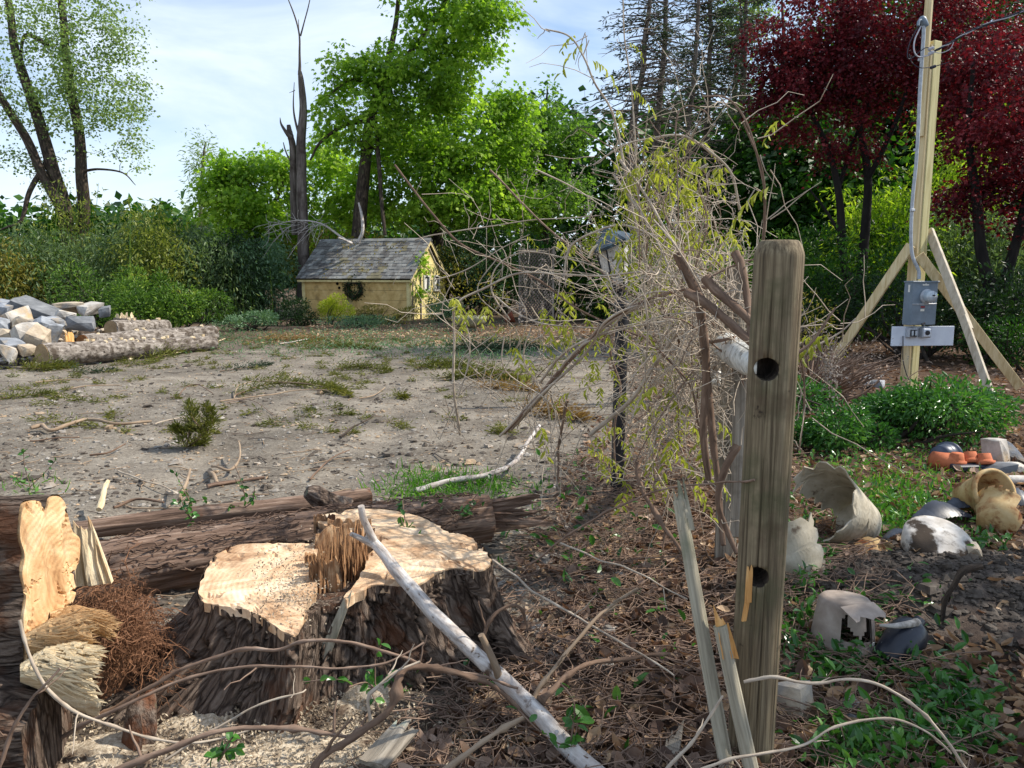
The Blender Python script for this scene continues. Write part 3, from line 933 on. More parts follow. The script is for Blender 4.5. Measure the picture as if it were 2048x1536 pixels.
# ---- left tree: several leaning trunks, thin pale spring leaf
tree('tall_tree', 'tall tree with three leaning dark trunks and thin pale spring leaves beside the rubble', [
    [(150, 560, 27, 0.266), (120, 400, 27, 0.215), (88, 270, 27, 0.185), (60, 180, 27, 0.155), (25, 80, 27, 0.126), (5, -60, 27, 0.096), (-10, -260, 27, 0.067)],
    [(158, 560, 27.4, 0.244), (162, 400, 27.4, 0.200), (160, 270, 27.4, 0.163), (140, 160, 27.4, 0.148), (125, 60, 27.4, 0.118), (112, -60, 27.4, 0.089), (120, -240, 27.4, 0.044)],
    [(130, 430, 26.7, 0.178), (80, 340, 26.6, 0.148), (40, 260, 26.4, 0.133), (0, 190, 26.2, 0.111), (-60, 90, 26, 0.081)],
    [(96, 320, 27, 0.096), (60, 380, 26.4, 0.081), (40, 440, 26, 0.059), (10, 455, 25.8, 0.037), (-30, 470, 25.6, 0.015)],
    [(168, 342, 27.3, 0.052), (200, 338, 27, 0.037), (245, 345, 26.8, 0.026), (270, 370, 26.7, 0.011)],
    [(95, 90, 27, 0.074), (50, 70, 27.2, 0.059), (40, 130, 27.3, 0.037)],
], [(190, 40, 27.2, 90, 70, 2.2, 90), (215, 180, 27.2, 85, 55, 2, 80), (250, 225, 27, 60, 40, 1.4, 42), (215, 110, 27, 75, 60, 2, 60), (110, 120, 27, 60, 90, 2, 70), (60, 30, 27, 70, 70, 2.2, 80), (30, 200, 27, 50, 70, 2, 46),
    (90, 210, 27, 60, 60, 2, 46), (260, 300, 26.8, 34, 34, 1, 20), (45, 320, 27, 42, 42, 1.6, 22), (160, -120, 27, 190, 110, 3, 110), (-80, 120, 27, 90, 130, 3, 60), (110, 340, 27.2, 60, 50, 1.4, 16), (160, 230, 27, 50, 90, 1.6, 36)],
    'leaf_left', 'bark_dark', L=.10, per=13, rad=.17, flat=.55, dens=.85, seed=11, sub=1, twig=.011, rmin=.006)

# ---- snag
def snag():
    rng = np.random.default_rng(5)
    p = wob(cr(PX([(606, 600, 29, 0.211), (607, 460, 29, 0.199), (604, 380, 29, 0.183), (602, 300, 29, 0.160), (606, 230, 29, 0.134), (602, 165, 29, 0.103), (599, 142, 29, 0.067)]), 8), .05, 3)
    root = thing('dead_snag', 'tall bare dead trunk broken off at its top behind the shed', 'dead tree', (p[0, 0], p[0, 1], gz(p[0, 0], p[0, 1])))
    mb = MB()
    a = np.linspace(0, 2 * math.pi, 18, endpoint=False)
    disp = 1 + .30 * fbm(np.stack([np.cos(a)[None] * 2 + 0 * p[:, :1], np.sin(a)[None] * 2 + 0 * p[:, :1], p[:, 2:3] * .5 + 0 * a[None]], -1), 3, 4)
    mb.tube(p, p[:, 3], 18, disp)
    part('trunk', mb, 'snag_wood', root)
    mb = MB()
    q = cr(PX([(592, 470, 29.5, 0.156), (588, 380, 29.5, 0.140), (586, 300, 29.4, 0.117), (580, 268, 29.3, 0.098), (577, 250, 29.3, 0.062)]), 6)
    mb.tube(q, q[:, 3], 14, 1 + .15 * rng.random((len(q), 14)))
    part('broken_limb', mb, 'snag_wood', root)
    for pts in ([(582, 275, 29.2, 0.083), (570, 258, 29, 0.057), (563, 246, 29, 0.036), (561, 234, 29, 0.010)], [(600, 280, 29, 0.051), (592, 245, 29, 0.041), (588, 210, 29, 0.026), (590, 165, 29, 0.010)],
                [(599, 150, 29, 0.062), (600, 110, 29, 0.041), (600, 70, 29, 0.031), (590, 30, 29, 0.026), (572, -10, 29, 0.016)], [(601, 72, 29, 0.031), (608, 45, 29, 0.023), (616, 15, 29, 0.020), (624, -20, 29, 0.013)],
                [(600, 95, 29, 0.026), (597, 40, 29, 0.010)], [(580, 320, 29.2, 0.031), (572, 300, 29.3, 0.026), (568, 284, 29.3, 0.016)], [(590, 180, 29, 0.016), (578, 185, 29, 0.005)]):
        q = wob(cr(PX(pts), 5), .03, len(pts) + pts[0][0])
        part('limb', MB().tube(q, q[:, 3], 7), 'snag_wood', root)
snag()

# ---- bright maples behind the shed
tree('maple_tree', 'big bright green maple with leaning twin trunks rising behind the shed', [
    [(705, 600, 30, 0.310), (718, 430, 30, 0.260), (732, 320, 30, 0.211), (748, 220, 30, 0.174), (772, 120, 30, 0.124), (792, 50, 30, 0.093), (805, -60, 30, 0.062), (830, -200, 30, 0.031)],
    [(748, 220, 30, 0.124), (800, 130, 29.5, 0.093), (860, 50, 29, 0.074), (900, -20, 28.6, 0.056), (930, -140, 28.4, 0.031)],
    [(770, 470, 28.5, 0.062), (762, 380, 28.8, 0.074), (755, 300, 29.2, 0.081), (750, 230, 29.8, 0.074)],
    [(740, 240, 30, 0.093), (690, 250, 29.5, 0.062), (640, 285, 29.2, 0.050), (620, 320, 29, 0.031)],
    [(745, 170, 30, 0.074), (700, 160, 29.6, 0.050), (650, 200, 29.5, 0.031)],
], [(700, 130, 29.6, 60, 40, 1.2, 46), (672, 180, 29.8, 34, 40, 1, 22), (658, 250, 29.8, 26, 40, 1, 14), (750, 130, 29.5, 50, 45, 1.4, 40), (850, 140, 29, 90, 60, 2.2, 110), (920, 100, 28.8, 60, 70, 2, 80),
    (960, 30, 28.6, 70, 60, 2, 100), (860, 30, 29, 80, 60, 2, 60), (820, -60, 29, 120, 70, 2.4, 80), (930, -90, 28.6, 120, 90, 2.4, 100), (900, 190, 29, 60, 40, 2, 60), (760, 230, 29.5, 70, 60, 2, 60), (690, 260, 29.5, 50, 50, 1.4, 34), (800, 210, 29.5, 70, 40, 2, 50)],
    'leaf_maple', 'bark_dark', L=.17, per=19, rad=.25, flat=.40, dens=.40, seed=21, shape='maple', droop=.3)
tree('maple_tree', 'broad bright green maple spreading low behind the shed ridge', [
    [(880, 620, 33, .3), (870, 470, 33, .26), (850, 360, 33, .2), (850, 260, 33, .14), (870, 200, 33, .06)],
    [(860, 420, 33, .16), (930, 330, 32.5, .12), (990, 260, 32, .08), (1000, 220, 32, .05)],
], [(860, 260, 32.5, 110, 60, 2.2, 130), (820, 330, 32, 110, 60, 2.2, 130), (930, 330, 31.5, 120, 60, 2.2, 150), (990, 250, 32, 80, 60, 2.2, 100), (900, 400, 31, 130, 44, 2, 130), (1010, 200, 32.5, 50, 34, 1.5, 44), (780, 400, 32, 70, 44, 1.8, 60), (1000, 390, 31.5, 90, 50, 2, 90), (680, 330, 33.5, 60, 80, 2, 80), (720, 420, 34, 80, 40, 2, 70)],
    'leaf_maple', 'bark_tree', L=.19, per=16, rad=.28, flat=.42, dens=.48, seed=22, shape='maple', droop=.3)
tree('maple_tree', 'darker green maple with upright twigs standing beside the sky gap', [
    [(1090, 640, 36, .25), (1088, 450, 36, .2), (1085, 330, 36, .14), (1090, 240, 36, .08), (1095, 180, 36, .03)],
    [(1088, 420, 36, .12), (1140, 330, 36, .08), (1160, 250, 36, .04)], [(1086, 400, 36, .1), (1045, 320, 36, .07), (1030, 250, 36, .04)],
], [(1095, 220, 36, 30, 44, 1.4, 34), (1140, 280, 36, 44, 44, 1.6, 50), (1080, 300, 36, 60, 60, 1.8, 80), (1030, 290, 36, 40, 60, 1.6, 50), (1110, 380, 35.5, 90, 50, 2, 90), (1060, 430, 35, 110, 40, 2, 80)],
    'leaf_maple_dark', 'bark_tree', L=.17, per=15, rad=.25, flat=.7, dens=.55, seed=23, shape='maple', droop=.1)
tree('maple_tree', 'low rounded bright green maple just beside the dead snag', [
    [(520, 620, 31, .2), (515, 480, 31, .16), (500, 400, 31, .12), (480, 340, 31, .06)], [(515, 460, 31, .1), (560, 380, 31, .07), (570, 330, 31, .04)], [(510, 470, 31, .09), (450, 400, 31, .06), (420, 370, 31, .03)],
], [(500, 330, 31, 60, 34, 1.6, 60), (450, 350, 31, 50, 40, 1.6, 54), (560, 330, 31.5, 50, 40, 1.6, 50), (430, 390, 31, 44, 26, 1.4, 40), (510, 400, 30.5, 90, 40, 1.8, 100), (560, 440, 31, 60, 44, 1.6, 60), (470, 450, 31, 60, 26, 1.4, 30), (630, 400, 34, 60, 90, 2, 90), (650, 330, 35, 40, 60, 2, 40)],
    'leaf_maple', 'bark_tree', L=.18, per=16, rad=.26, flat=.42, dens=.48, seed=24, shape='maple', droop=.35)
tree('weeping_tree', 'thin weeping grey-green tree at the edge of the low maple', [
    [(405, 600, 36, .14), (402, 430, 36, .1), (406, 330, 36, .06), (410, 286, 36, .03)]],
    [(405, 310, 36, 14, 24, .6, 20), (398, 350, 36, 18, 30, .7, 24), (395, 420, 36, 22, 40, .8, 20), (460, 420, 36, 60, 40, 1, 20)], 'leaf_left', 'bark_grey', L=.2, per=7, rad=.24, flat=1.6, seed=25, droop=.0, wr=.25)

# ---- bamboo and shrub belt on the left
BL = [('dark green bamboo clump at the foot of the tall leaning trunks', 110, 25, 150, 430, 'leaf_bamboo_hazy', 5200, 31), ('tall dark bamboo clump between the tall tree and the yellow bamboo', 250, 25.5, 120, 398, 'leaf_bamboo_hazy', 5600, 32),
      ('yellow-green bamboo clump, coloured as if sunlit, rising above the rounded shrub', 318, 25.0, 64, 396, 'leaf_bamboo_yellow', 3600, 33), ('deep green bamboo clump between the yellow bamboo and the low maple', 395, 26, 110, 420, 'leaf_bamboo_hazy', 5200, 34),
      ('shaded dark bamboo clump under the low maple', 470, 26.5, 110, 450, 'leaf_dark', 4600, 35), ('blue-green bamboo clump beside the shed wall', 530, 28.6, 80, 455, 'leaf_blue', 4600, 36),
      ('olive bamboo clump at the picture edge beyond the rubble', 10, 24, 90, 455, 'leaf_olive', 3400, 37), ('dark bamboo clump behind the olive clump and rubble', -90, 25, 150, 430, 'leaf_bamboo_hazy', 3600, 38), ('thin mossy bamboo hugging the foot of the tall tree', 150, 26.2, 60, 330, 'leaf_bamboo_yellow', 1500, 39)]
for lab, px, d, w, top, lf, n, sd in BL:
    bamboo('bamboo_clump', lab, px, d, w, top, lf, int(n * 1.15), seed=sd, wr=.34, L=.145)

# ---- belt right behind the shed and towards the fence
shrub('hedge_shrub', 'russet and olive shrub hanging over the shed ridge', 720, 500, 31, 4.8, 2.9, 'leaf_olive', 5200, .17, seed=41)
shrub('hedge_shrub', 'olive-green shrub leaning over the shed gable', 880, 500, 30.5, 4.6, 2.7, 'leaf_olive', 4600, .17, seed=42)
shrub('hedge_shrub', 'dark evergreen shrub behind the lattice panel', 985, 520, 30, 3.8, 2.9, 'leaf_dark', 5200, .16, seed=43)
shrub('hedge_shrub', 'dark shrub in the shade beside the shed gable', 935, 560, 31.5, 3.4, 2.4, 'leaf_dark', 4200, .16, seed=44)
shrub('hedge_shrub', 'silvery blue-leaved shrub above the lattice panel', 968, 470, 29, 1.7, 2.7, 'leaf_blue', 1800, .14, seed=45)
shrub('hedge_shrub', 'leafy green shrub between lattice panel and lantern post', 1120, 540, 27, 4.0, 3.0, 'leaf_wood', 5600, .16, seed=46)
shrub('hedge_shrub', 'yellow-green rounded shrub in the gap beside the conifers', 1205, 470, 28, 2.0, 3.0, 'leaf_gold', 2600, .13, seed=47)
shrub('hedge_shrub', 'dark green shrub rising behind the wisteria tangle', 1260, 520, 26, 3.6, 3.0, 'leaf_dark', 5200, .15, seed=48)
shrub('hedge_shrub', 'grey-green twiggy shrub behind the fence posts', 1420, 560, 19, 3.6, 2.7, 'leaf_shrub', 6500, .11, seed=49, stems=40)
shrub('hedge_shrub', 'pale flowering shrub at the foot of the sky gap', 1175, 440, 33, 2.6, 3.6, 'dry_bud', 2200, .16, seed=50)

# ---- conifers
conifer('conifer_tree', 'thin half-dead conifer leaning beside the open sky', [(1275, 620, 24, 0.165), (1268, 420, 24, 0.138), (1262, 290, 24, 0.121), (1275, 200, 24, 0.094), (1290, 90, 24, 0.072), (1300, 0, 24, 0.061), (1310, -200, 24, 0.028)], 3.2, seed=61, whorls=30, per=5, n=46, t0=.42, dead=.5)
conifer('conifer_tree', 'tall straight thin conifer next to the half-dead one', [(1310, 620, 24.5, 0.143), (1312, 400, 24.5, 0.121), (1318, 200, 24.5, 0.094), (1330, 60, 24.5, 0.072), (1335, -240, 24.5, 0.028)], 2.6, seed=62, whorls=34, per=5, n=50, t0=.34, dead=.4)
conifer('conifer_tree', 'slender conifer with sparse limbs in front of the dark wood', [(1385, 620, 26, 0.110), (1378, 300, 26, 0.088), (1388, 100, 26, 0.066), (1400, -80, 26, 0.044), (1405, -260, 26, 0.022)], 2.0, seed=63, whorls=32, per=4, n=40, t0=.3, dead=.45)
conifer('conifer_tree', 'denser grey-green conifer beside the red maple', [(1420, 620, 27, 0.132), (1415, 260, 27, 0.099), (1420, 60, 27, 0.066), (1424, -160, 27, 0.033)], 2.6, seed=64, whorls=40, per=6, n=64, t0=.22, dead=.12)
conifer('conifer_tree', 'dark drooping conifer partly behind the red maple', [(1490, 620, 28, 0.132), (1488, 260, 28, 0.099), (1490, 60, 28, 0.066), (1492, -160, 28, 0.033)], 3.0, 'needle', seed=65, whorls=40, per=6, n=70, t0=.15, dead=.1)
tree('maple_tree', 'pale spring-leaved tree high above the conifers', [[(1460, 640, 34, .2), (1465, 300, 34, .14), (1475, 60, 34, .08)]],
     [(1480, 30, 34, 50, 60, 2, 60), (1500, -80, 34, 80, 60, 2, 40)], 'leaf_left', 'bark_grey', L=.16, per=8, rad=.4, flat=.5, seed=26)

# ---- red maple in front of the right-hand wood
tree('red_maple', 'dark red-leaved maple with slender forking black trunks beyond the power pole', [
    [(1704, 680, 17, 0.136), (1702, 590, 17, 0.116), (1690, 540, 17, 0.096), (1684, 480, 17, 0.088), (1680, 400, 17, 0.076), (1668, 330, 17, 0.064), (1645, 270, 17, 0.052), (1600, 190, 17, 0.036), (1560, 110, 17, 0.016)],
    [(1718, 600, 17.1, 0.120), (1724, 530, 17.1, 0.104), (1732, 440, 17.1, 0.096), (1736, 350, 17.1, 0.080), (1722, 260, 17.1, 0.068), (1705, 180, 17.1, 0.048), (1700, 80, 17.1, 0.032), (1690, -60, 17.1, 0.016)],
    [(1734, 360, 17.1, 0.060), (1770, 290, 16.8, 0.048), (1800, 220, 16.6, 0.040), (1830, 120, 16.5, 0.028), (1850, 0, 16.4, 0.016)],
    [(1676, 380, 17, 0.048), (1700, 300, 17.3, 0.040), (1740, 200, 17.4, 0.028), (1770, 60, 17.4, 0.016)],
    [(1680, 470, 17, 0.036), (1650, 420, 17.2, 0.028), (1620, 380, 17.3, 0.016)],
], [(1560, 90, 17, 70, 70, 1.0, 80), (1650, 60, 17, 80, 90, 1.4, 130), (1750, 50, 17, 90, 90, 1.6, 140), (1850, 60, 16.8, 90, 90, 1.6, 120), (1600, 170, 17, 80, 50, 1.2, 80), (1700, 150, 17, 110, 60, 1.4, 120), (1820, 150, 17, 90, 50, 1.4, 70), (1600, 265, 17, 36, 34, .7, 22),
    (1660, 300, 17.2, 60, 30, .8, 20), (1740, 250, 17.2, 80, 50, 1.2, 40), (1960, 60, 17.5, 100, 110, 1.8, 100), (1700, -110, 17, 260, 110, 2, 200), (1950, -110, 17, 160, 110, 2, 90), (1990, 220, 18, 90, 100, 1.6, 70), (1560, 190, 17, 40, 50, .8, 30)],
    'leaf_red', 'bark_black', L=.072, per=28, rad=.16, flat=.36, dens=.44, seed=71, shape='maple', droop=.3, rmin=.005)
tree('dark_tree', 'shaded dark-barked tree with rusty leaves at the picture edge', [
    [(1990, 720, 15, .16), (1985, 600, 15, .13), (1960, 500, 15, .10), (1950, 380, 15, .08), (1935, 250, 15, .06), (1945, 120, 15, .03)],
    [(1992, 690, 15, .12), (2010, 560, 15, .10), (2040, 450, 15, .08), (2070, 300, 15, .05)], [(2000, 640, 15, .08), (2050, 580, 15, .06), (2110, 520, 15, .04)],
], [(1960, 250, 15, 70, 70, 1.2, 60), (2040, 300, 15, 80, 110, 1.4, 90), (1940, 380, 15.4, 50, 60, 1, 40), (2060, 140, 15, 90, 90, 1.6, 90), (2100, 420, 15, 70, 90, 1.2, 60), (1940, 150, 15.5, 60, 70, 1.2, 50)],
    'leaf_red', 'bark_black', L=.085, per=18, rad=.19, flat=.4, dens=.7, seed=72, shape='maple', droop=.2)

# ---- the wood behind them
WD = [('shaded green tree behind the red maple trunks', 1560, 26, 'leaf_wood', 81, (1560, 340, 26, 110, 150, 2.5, 220)), ('deep green tree filling the gap under the red crown', 1680, 24, 'leaf_wood', 82, (1650, 380, 24, 110, 120, 2.2, 200)),
      ('dark tree in the shade behind the power pole', 1900, 28, 'leaf_dark', 83, (1920, 300, 28, 130, 240, 2.6, 300)), ('dark tree at the far picture edge behind the braces', 2060, 26, 'leaf_dark', 84, (2070, 330, 26, 120, 300, 2.6, 260)),
      ('tall green tree standing high behind the red maple', 1760, 30, 'leaf_wood', 85, (1760, 120, 30, 170, 190, 3, 220)), ('tall dark tree over the picture edge', 2010, 33, 'leaf_wood', 86, (2010, 20, 33, 170, 200, 3, 220)), ('green tree rising behind the drooping conifer', 1480, 31, 'leaf_wood', 87, (1480, 360, 31, 90, 130, 2.4, 160))]
for lab, px, d, lf, sd, b in WD:
    tree('woodland_tree', lab, [[(px, 640, d, .22), (px + 6, 450, d, .18), (px - 4, 300, d, .14), (px + 4, 120, d, .08), (px, 0, d, .03)]], [b, (b[0], b[1] + 120, b[2], b[3] * .8, 70, 2, 60)], lf, 'bark_tree', L=.22, per=14, rad=.5, flat=.5, seed=sd, group='trees of the wood behind the fence')
BR = [('bamboo with sunlight put into its leaf colour just beside the power pole', 1770, 19, 130, 330, 'leaf_bamboo_lit', 9000, 91), ('green bamboo clump behind the red maple stems', 1690, 20, 120, 420, 'leaf_wood', 6000, 92), ('shaded bamboo clump behind the diagonal brace', 1900, 19, 130, 350, 'leaf_bamboo_hazy', 6500, 93),
      ('dim bamboo clump at the edge beyond the braces', 2040, 18, 130, 440, 'leaf_bamboo_hazy', 5200, 94), ('bamboo coloured as if sunlit high behind the pole top', 1880, 22, 140, 150, 'leaf_bamboo_lit', 5200, 95), ('bamboo clump beyond the picture edge in shade', 2200, 17, 160, 440, 'leaf_bamboo_hazy', 4200, 96)]
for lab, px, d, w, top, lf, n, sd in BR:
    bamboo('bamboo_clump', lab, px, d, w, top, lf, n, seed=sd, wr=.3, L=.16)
shrub('thicket_shrub', 'dark leafy shrub low behind the meter box', 1850, 620, 14.5, 3.4, 1.9, 'leaf_dark', 5200, .09, seed=51)
shrub('thicket_shrub', 'dark green shrub under the red maple trunks', 1640, 600, 16, 3.2, 2.0, 'leaf_wood', 5200, .09, seed=52)
shrub('thicket_shrub', 'shaded shrub behind the long brace foot', 1990, 640, 14, 2.8, 1.5, 'leaf_dark', 4000, .09, seed=53)
shrub('thicket_shrub', 'low green shrub at the edge of the shaded bank', 2080, 700, 12.5, 1.8, .8, 'leaf_wood', 2600, .07, seed=54)
# ------------------------------------------------------------------ foreground wood
def jag_slab(mb, o, xd, ud, w, h, th, n=9, jag=.35, seed=1, taper=0.0, mi=0, curve=0.0, rows=5):
    """split piece of wood: a slab w wide, h long (along ud), th thick, with a torn splintered far end"""
    rng = np.random.default_rng(seed)
    xd, ud = nrm(np.asarray(xd, float)), nrm(np.asarray(ud, float))
    td = np.cross(xd, ud)
    o = np.asarray(o, float)
    hh = h * (1 - jag * rng.random(n + 1) ** 1.3)
    thk = th * (.6 + .8 * rng.random(n + 1))
    V = []
    for k in range(n + 1):
        x = (k / n - .5) * w
        for sgn in (-1, 1):
            for r in range(rows + 1):
                s = r / rows
                e = (1 - taper * s)
                tt = thk[k] * (1 - .75 * s ** 3) * .5 * sgn + rng.normal() * th * .05
                V.append(o + xd * x * e + ud * hh[k] * s + td * (tt + curve * s * s * h))
    nr_ = rows + 1
    def I(k, sg, r): return (k * 2 + sg) * nr_ + r
    F = []
    for k in range(n):
        for r in range(rows):
            F.append((I(k, 0, r), I(k + 1, 0, r), I(k + 1, 0, r + 1), I(k, 0, r + 1)))
            F.append((I(k, 1, r), I(k, 1, r + 1), I(k + 1, 1, r + 1), I(k + 1, 1, r)))
        F.append((I(k, 0, rows), I(k + 1, 0, rows), I(k + 1, 1, rows), I(k, 1, rows)))
        F.append((I(k, 0, 0), I(k, 1, 0), I(k + 1, 1, 0), I(k + 1, 0, 0)))
    for k, a in ((0, 0), (n, 1)):
        for r in range(rows):
            q = (I(k, 0, r), I(k, 0, r + 1), I(k, 1, r + 1), I(k, 1, r))
            F.append(q if a == 0 else q[::-1])
    V = np.array(V)
    # grain coordinates: along ud is z
    T = np.stack([(V - o) @ xd, (V - o) @ td, (V - o) @ ud], -1) + seed * 1.7
    by = {}
    for f in F:
        by.setdefault(len(f), []).append(f)
    mb.raw(V, [np.array(v) for v in by.values()], T, mi)
    return mb
def slivers(mb, starts, d, lens, rad, rng, spread=.12):
    """bundle of torn wood fibres"""
    d = np.asarray(d, float)
    for o, ln in zip(starts, lens):
        dv = nrm((d if d.ndim == 1 else d[0]) + rng.normal(size=3) * spread)
        u = np.linspace(0, 1, 4)
        q = o + dv * (u * ln)[:, None] + rng.normal(size=(4, 3)) * .0025 * u[:, None]
        r = rad * (.45 + .9 * rng.random())
        mb.tube(q, r * np.array([1, .9, .62, .12]), 4, cap=True, ell=(1, .35 + .5 * rng.random()))
    return mb
def closed(pts, n=8):
    P = np.array(pts, float)
    Q = np.vstack([P[-1:], P, P[:2]])
    return cr(Q, n)[n:-n - 1 if True else None][: len(P) * n]
def face_cap(mb, ring, nrm_dir, n=10, amp=.004, seed=0, mi=0, centre=None, thick=0.02, crack=0.0):
    """sawn face over a closed outline, with a short edge below it"""
    c = ring.mean(0) if centre is None else np.asarray(centre, float)
    nd = nrm(np.asarray(nrm_dir, float))
    m = len(ring)
    rgc = np.random.default_rng(seed + 99)
    crack_at = [(int(x), .25 + .55 * rgc.random()) for x in rgc.choice(m, max(4, m // 11), replace=False)]
    V = [c[None]]
    for k in range(1, n + 1):
        s = k / n
        q = c + (ring - c) * s
        q = q + nd * (amp * fbm(q * 9, 3, seed) + amp * .7 * np.sin(q[:, 1] * 60 + seed))[:, None] * (1 if k < n else .4)
        if crack and k > 1:
            for (cj, c0) in crack_at:
                if s > c0:
                    jj = int(cj + 1.2 * math.sin(k * .9 + cj)) % m
                    q[jj] -= nd * crack * min(1, (s - c0) * 3)
        V.append(q)
    V.append(ring - nd * thick)
    V = np.vstack(V)
    F3 = [[0, 1 + j, 1 + (j + 1) % m] for j in range(m)]
    F4 = []
    for k in range(n):
        a, b = 1 + k * m, 1 + (k + 1) * m
        for j in range(m):
            j2 = (j + 1) % m
            F4.append([a + j, b + j, b + j2, a + j2])
    mb.raw(V, [np.array(F3), np.array(F4)], None, mi)
    return mb

def build_stump():
    rng = np.random.default_rng(31)
    zl, zr, zb = .36, .38, .405
    outer_px = [(630, 1078, zl), (545, 1082, zl), (475, 1088, zl), (428, 1110, zl), (404, 1150, zl), (397, 1196, zl), (440, 1214, zl), (500, 1222, zl), (545, 1250, zl), (588, 1274, zl), (610, 1246, zl), (640, 1216, zl),
                (690, 1202, zl), (750, 1172, zr), (830, 1174, zr), (872, 1150, zr), (910, 1138, zr), (962, 1143, zr), (985, 1122, zr), (962, 1088, zr), (935, 1068, zr), (890, 1058, zr), (850, 1034, zr), (780, 1018, zr), (700, 1016, zr), (634, 1032, zr)]
    ring = closed([onz(*p) for p in outer_px], 16)
    m = len(ring)
    C = np.array([ring[:, 0].mean(), ring[:, 1].mean(), 0])
    base = np.array([C[0], C[1], gz(C[0], C[1])])
    root = thing('tree_stump', 'huge freshly sawn tree stump with fluted dark bark and splintered hinge', 'stump', base)
    ang = np.arctan2(ring[:, 1] - C[1], ring[:, 0] - C[0])
    K = 84
    mb = MB()
    V, T = [], []
    s = np.linspace(0, 1, K)
    # root flare, strongest towards the camera's near left
    fl = .10 + .30 * np.maximum(0, np.cos(ang - R(205))) ** 2 + .10 * np.maximum(0, np.cos(ang - R(330))) ** 3
    flute = .5 + .5 * np.cos(ang * 9 + 2.2 * np.sin(ang * 2 + .6))
    ridge = fbm(np.stack([np.cos(ang) * 4, np.sin(ang) * 4, ang * 0], -1), 4, 41)
    Lcum = np.concatenate([[0], np.cumsum(np.linalg.norm(np.diff(ring, axis=0), axis=1))])
    for k in range(K):
        t = s[k]
        q = ring - C
        q = q * 1.0
        z = ring[:, 2] * (1 - t) + t * (-.10)
        rad = np.linalg.norm(q[:, :2], axis=1)
        d = q[:, :2] / rad[:, None]
        off = fl * t ** 1.8 * 1.5 + .05 * t * (flute - .6) + .03 * t * ridge
        bark = fbm(np.stack([ring[:, 0] * 30, ring[:, 1] * 30, z * 9 + 3 * t], -1), 5, 7, .62)
        cr_ = np.abs(fbm(np.stack([ring[:, 0] * 15 + .8 * np.sin(z * 22), ring[:, 1] * 15, z * 5.0], -1), 4, 8))
        off = off + (.034 * bark - .045 * np.clip(.13 - cr_, 0, 1) / .13) * min(1, t * 5 + .12)
        V.append(np.column_stack([C[:2] + d * (rad + off)[:, None], z]))
        T.append(np.column_stack([ring[:, 0], ring[:, 1], z]))
    V = np.array(V); T = np.array(T)
    i = np.arange(K - 1)[:, None] * m; j = np.arange(m)[None]; j2 = (j + 1) % m
    F = np.stack([i + j, i + m + j, i + m + j2, i + j2], -1).reshape(-1, 4)
    mb.raw(V.reshape(-1, 3), F, T.reshape(-1, 3))
    top = V[0] - np.array([0, 0, .012])
    cc = np.array([[C[0], C[1], .30]])
    mb.raw(np.vstack([top, cc]), np.array([[m, q, (q + 1) % m] for q in range(m)]))
    part('bark', mb, 'bark_plate', root)
    left = closed([onz(px, py, zl + .004) for px, py in [(640, 1100), (625, 1088), (545, 1085), (475, 1091), (430, 1112), (407, 1152), (400, 1196), (440, 1212), (500, 1220), (545, 1247), (587, 1270), (606, 1240), (612, 1205), (632, 1180), (640, 1140)]], 8)
    left += np.random.default_rng(1).normal(size=left.shape) * np.array([.004, .004, 0])
    part('sawn_face', face_cap(MB(), left, (0, 0, 1), 22, .005, 3, thick=.035, crack=.016), 'cut_stump', root, smooth=False)
    right = closed([onz(px, py, zr + .004) for px, py in [(692, 1198), (722, 1150), (738, 1112), (752, 1086), (712, 1066), (650, 1050), (634, 1036), (700, 1019), (780, 1020), (850, 1037), (890, 1061), (933, 1071), (958, 1090), (981, 1121), (960, 1140), (910, 1135), (870, 1147), (830, 1170), (750, 1169)]], 8)
    right += np.random.default_rng(2).normal(size=right.shape) * np.array([.004, .004, 0])
    part('sawn_face', face_cap(MB(), right, (0, 0, 1), 22, .005, 5, thick=.035, crack=.016, centre=onz(800, 1075, zr + .004)), 'cut_stump', root, smooth=False)
    # the torn hinge left standing
    up = np.array([0, 0, 1.0])
    hb = MB()
    for (px, py, w, h, th, sd, tilt) in [(655, 1186, .13, .15, .05, 1, (-.06, 0)), (690, 1150, .12, .18, .05, 2, (.02, .05)), (628, 1160, .05, .12, .04, 3, (-.1, 0)), (712, 1140, .06, .22, .04, 4, (.05, .1)), (672, 1120, .20, .16, .05, 5, (0, .1)), (735, 1120, .05, .15, .03, 6, (.1, 0))]:
        o = onz(px, py, .30)
        jag_slab(hb, o, (1, .25 * (sd % 3 - 1), 0), (tilt[0], tilt[1], 1), w, h, th, n=10, jag=.32, seed=sd, taper=.15)
    rg = np.random.default_rng(44)
    stt, lns = [], []
    for k in range(240):
        px, py = rg.uniform(618, 735), 0
        py = 1185 - (px - 618) * .42 + rg.normal() * 10
        stt.append(onz(px, py, .31)); lns.append((.06 + .17 * rg.random()) * (.55 + .5 * math.exp(-((px - 672) / 38) ** 2)))
    slivers(hb, stt, (.03, .03, 1), lns, .0075, rg, .07)
    part('splintered_hinge', hb, 'hinge_wood', root, smooth=False)
    sb = MB()
    for (px, py, w, h, sd) in [(700, 1078, .20, .10, 11), (650, 1064, .10, .09, 12)]:
        jag_slab(sb, onz(px, py, .33), (1, 0, 0), (0, .03, 1), w, h, .03, n=14, jag=.25, seed=sd)
    part('torn_edge', sb, 'hinge_wood', root, smooth=False)
    # strip of bark split off the front
    st = MB()
    jag_slab(st, onz(640, 1330, .14), (1, 0, 0), (.42, .12, 1), .05, .30, .018, n=5, jag=.2, seed=21, taper=.4)
    part('loose_bark', st, 'slat_wood', root, smooth=False)
    return C
STUMP = build_stump()

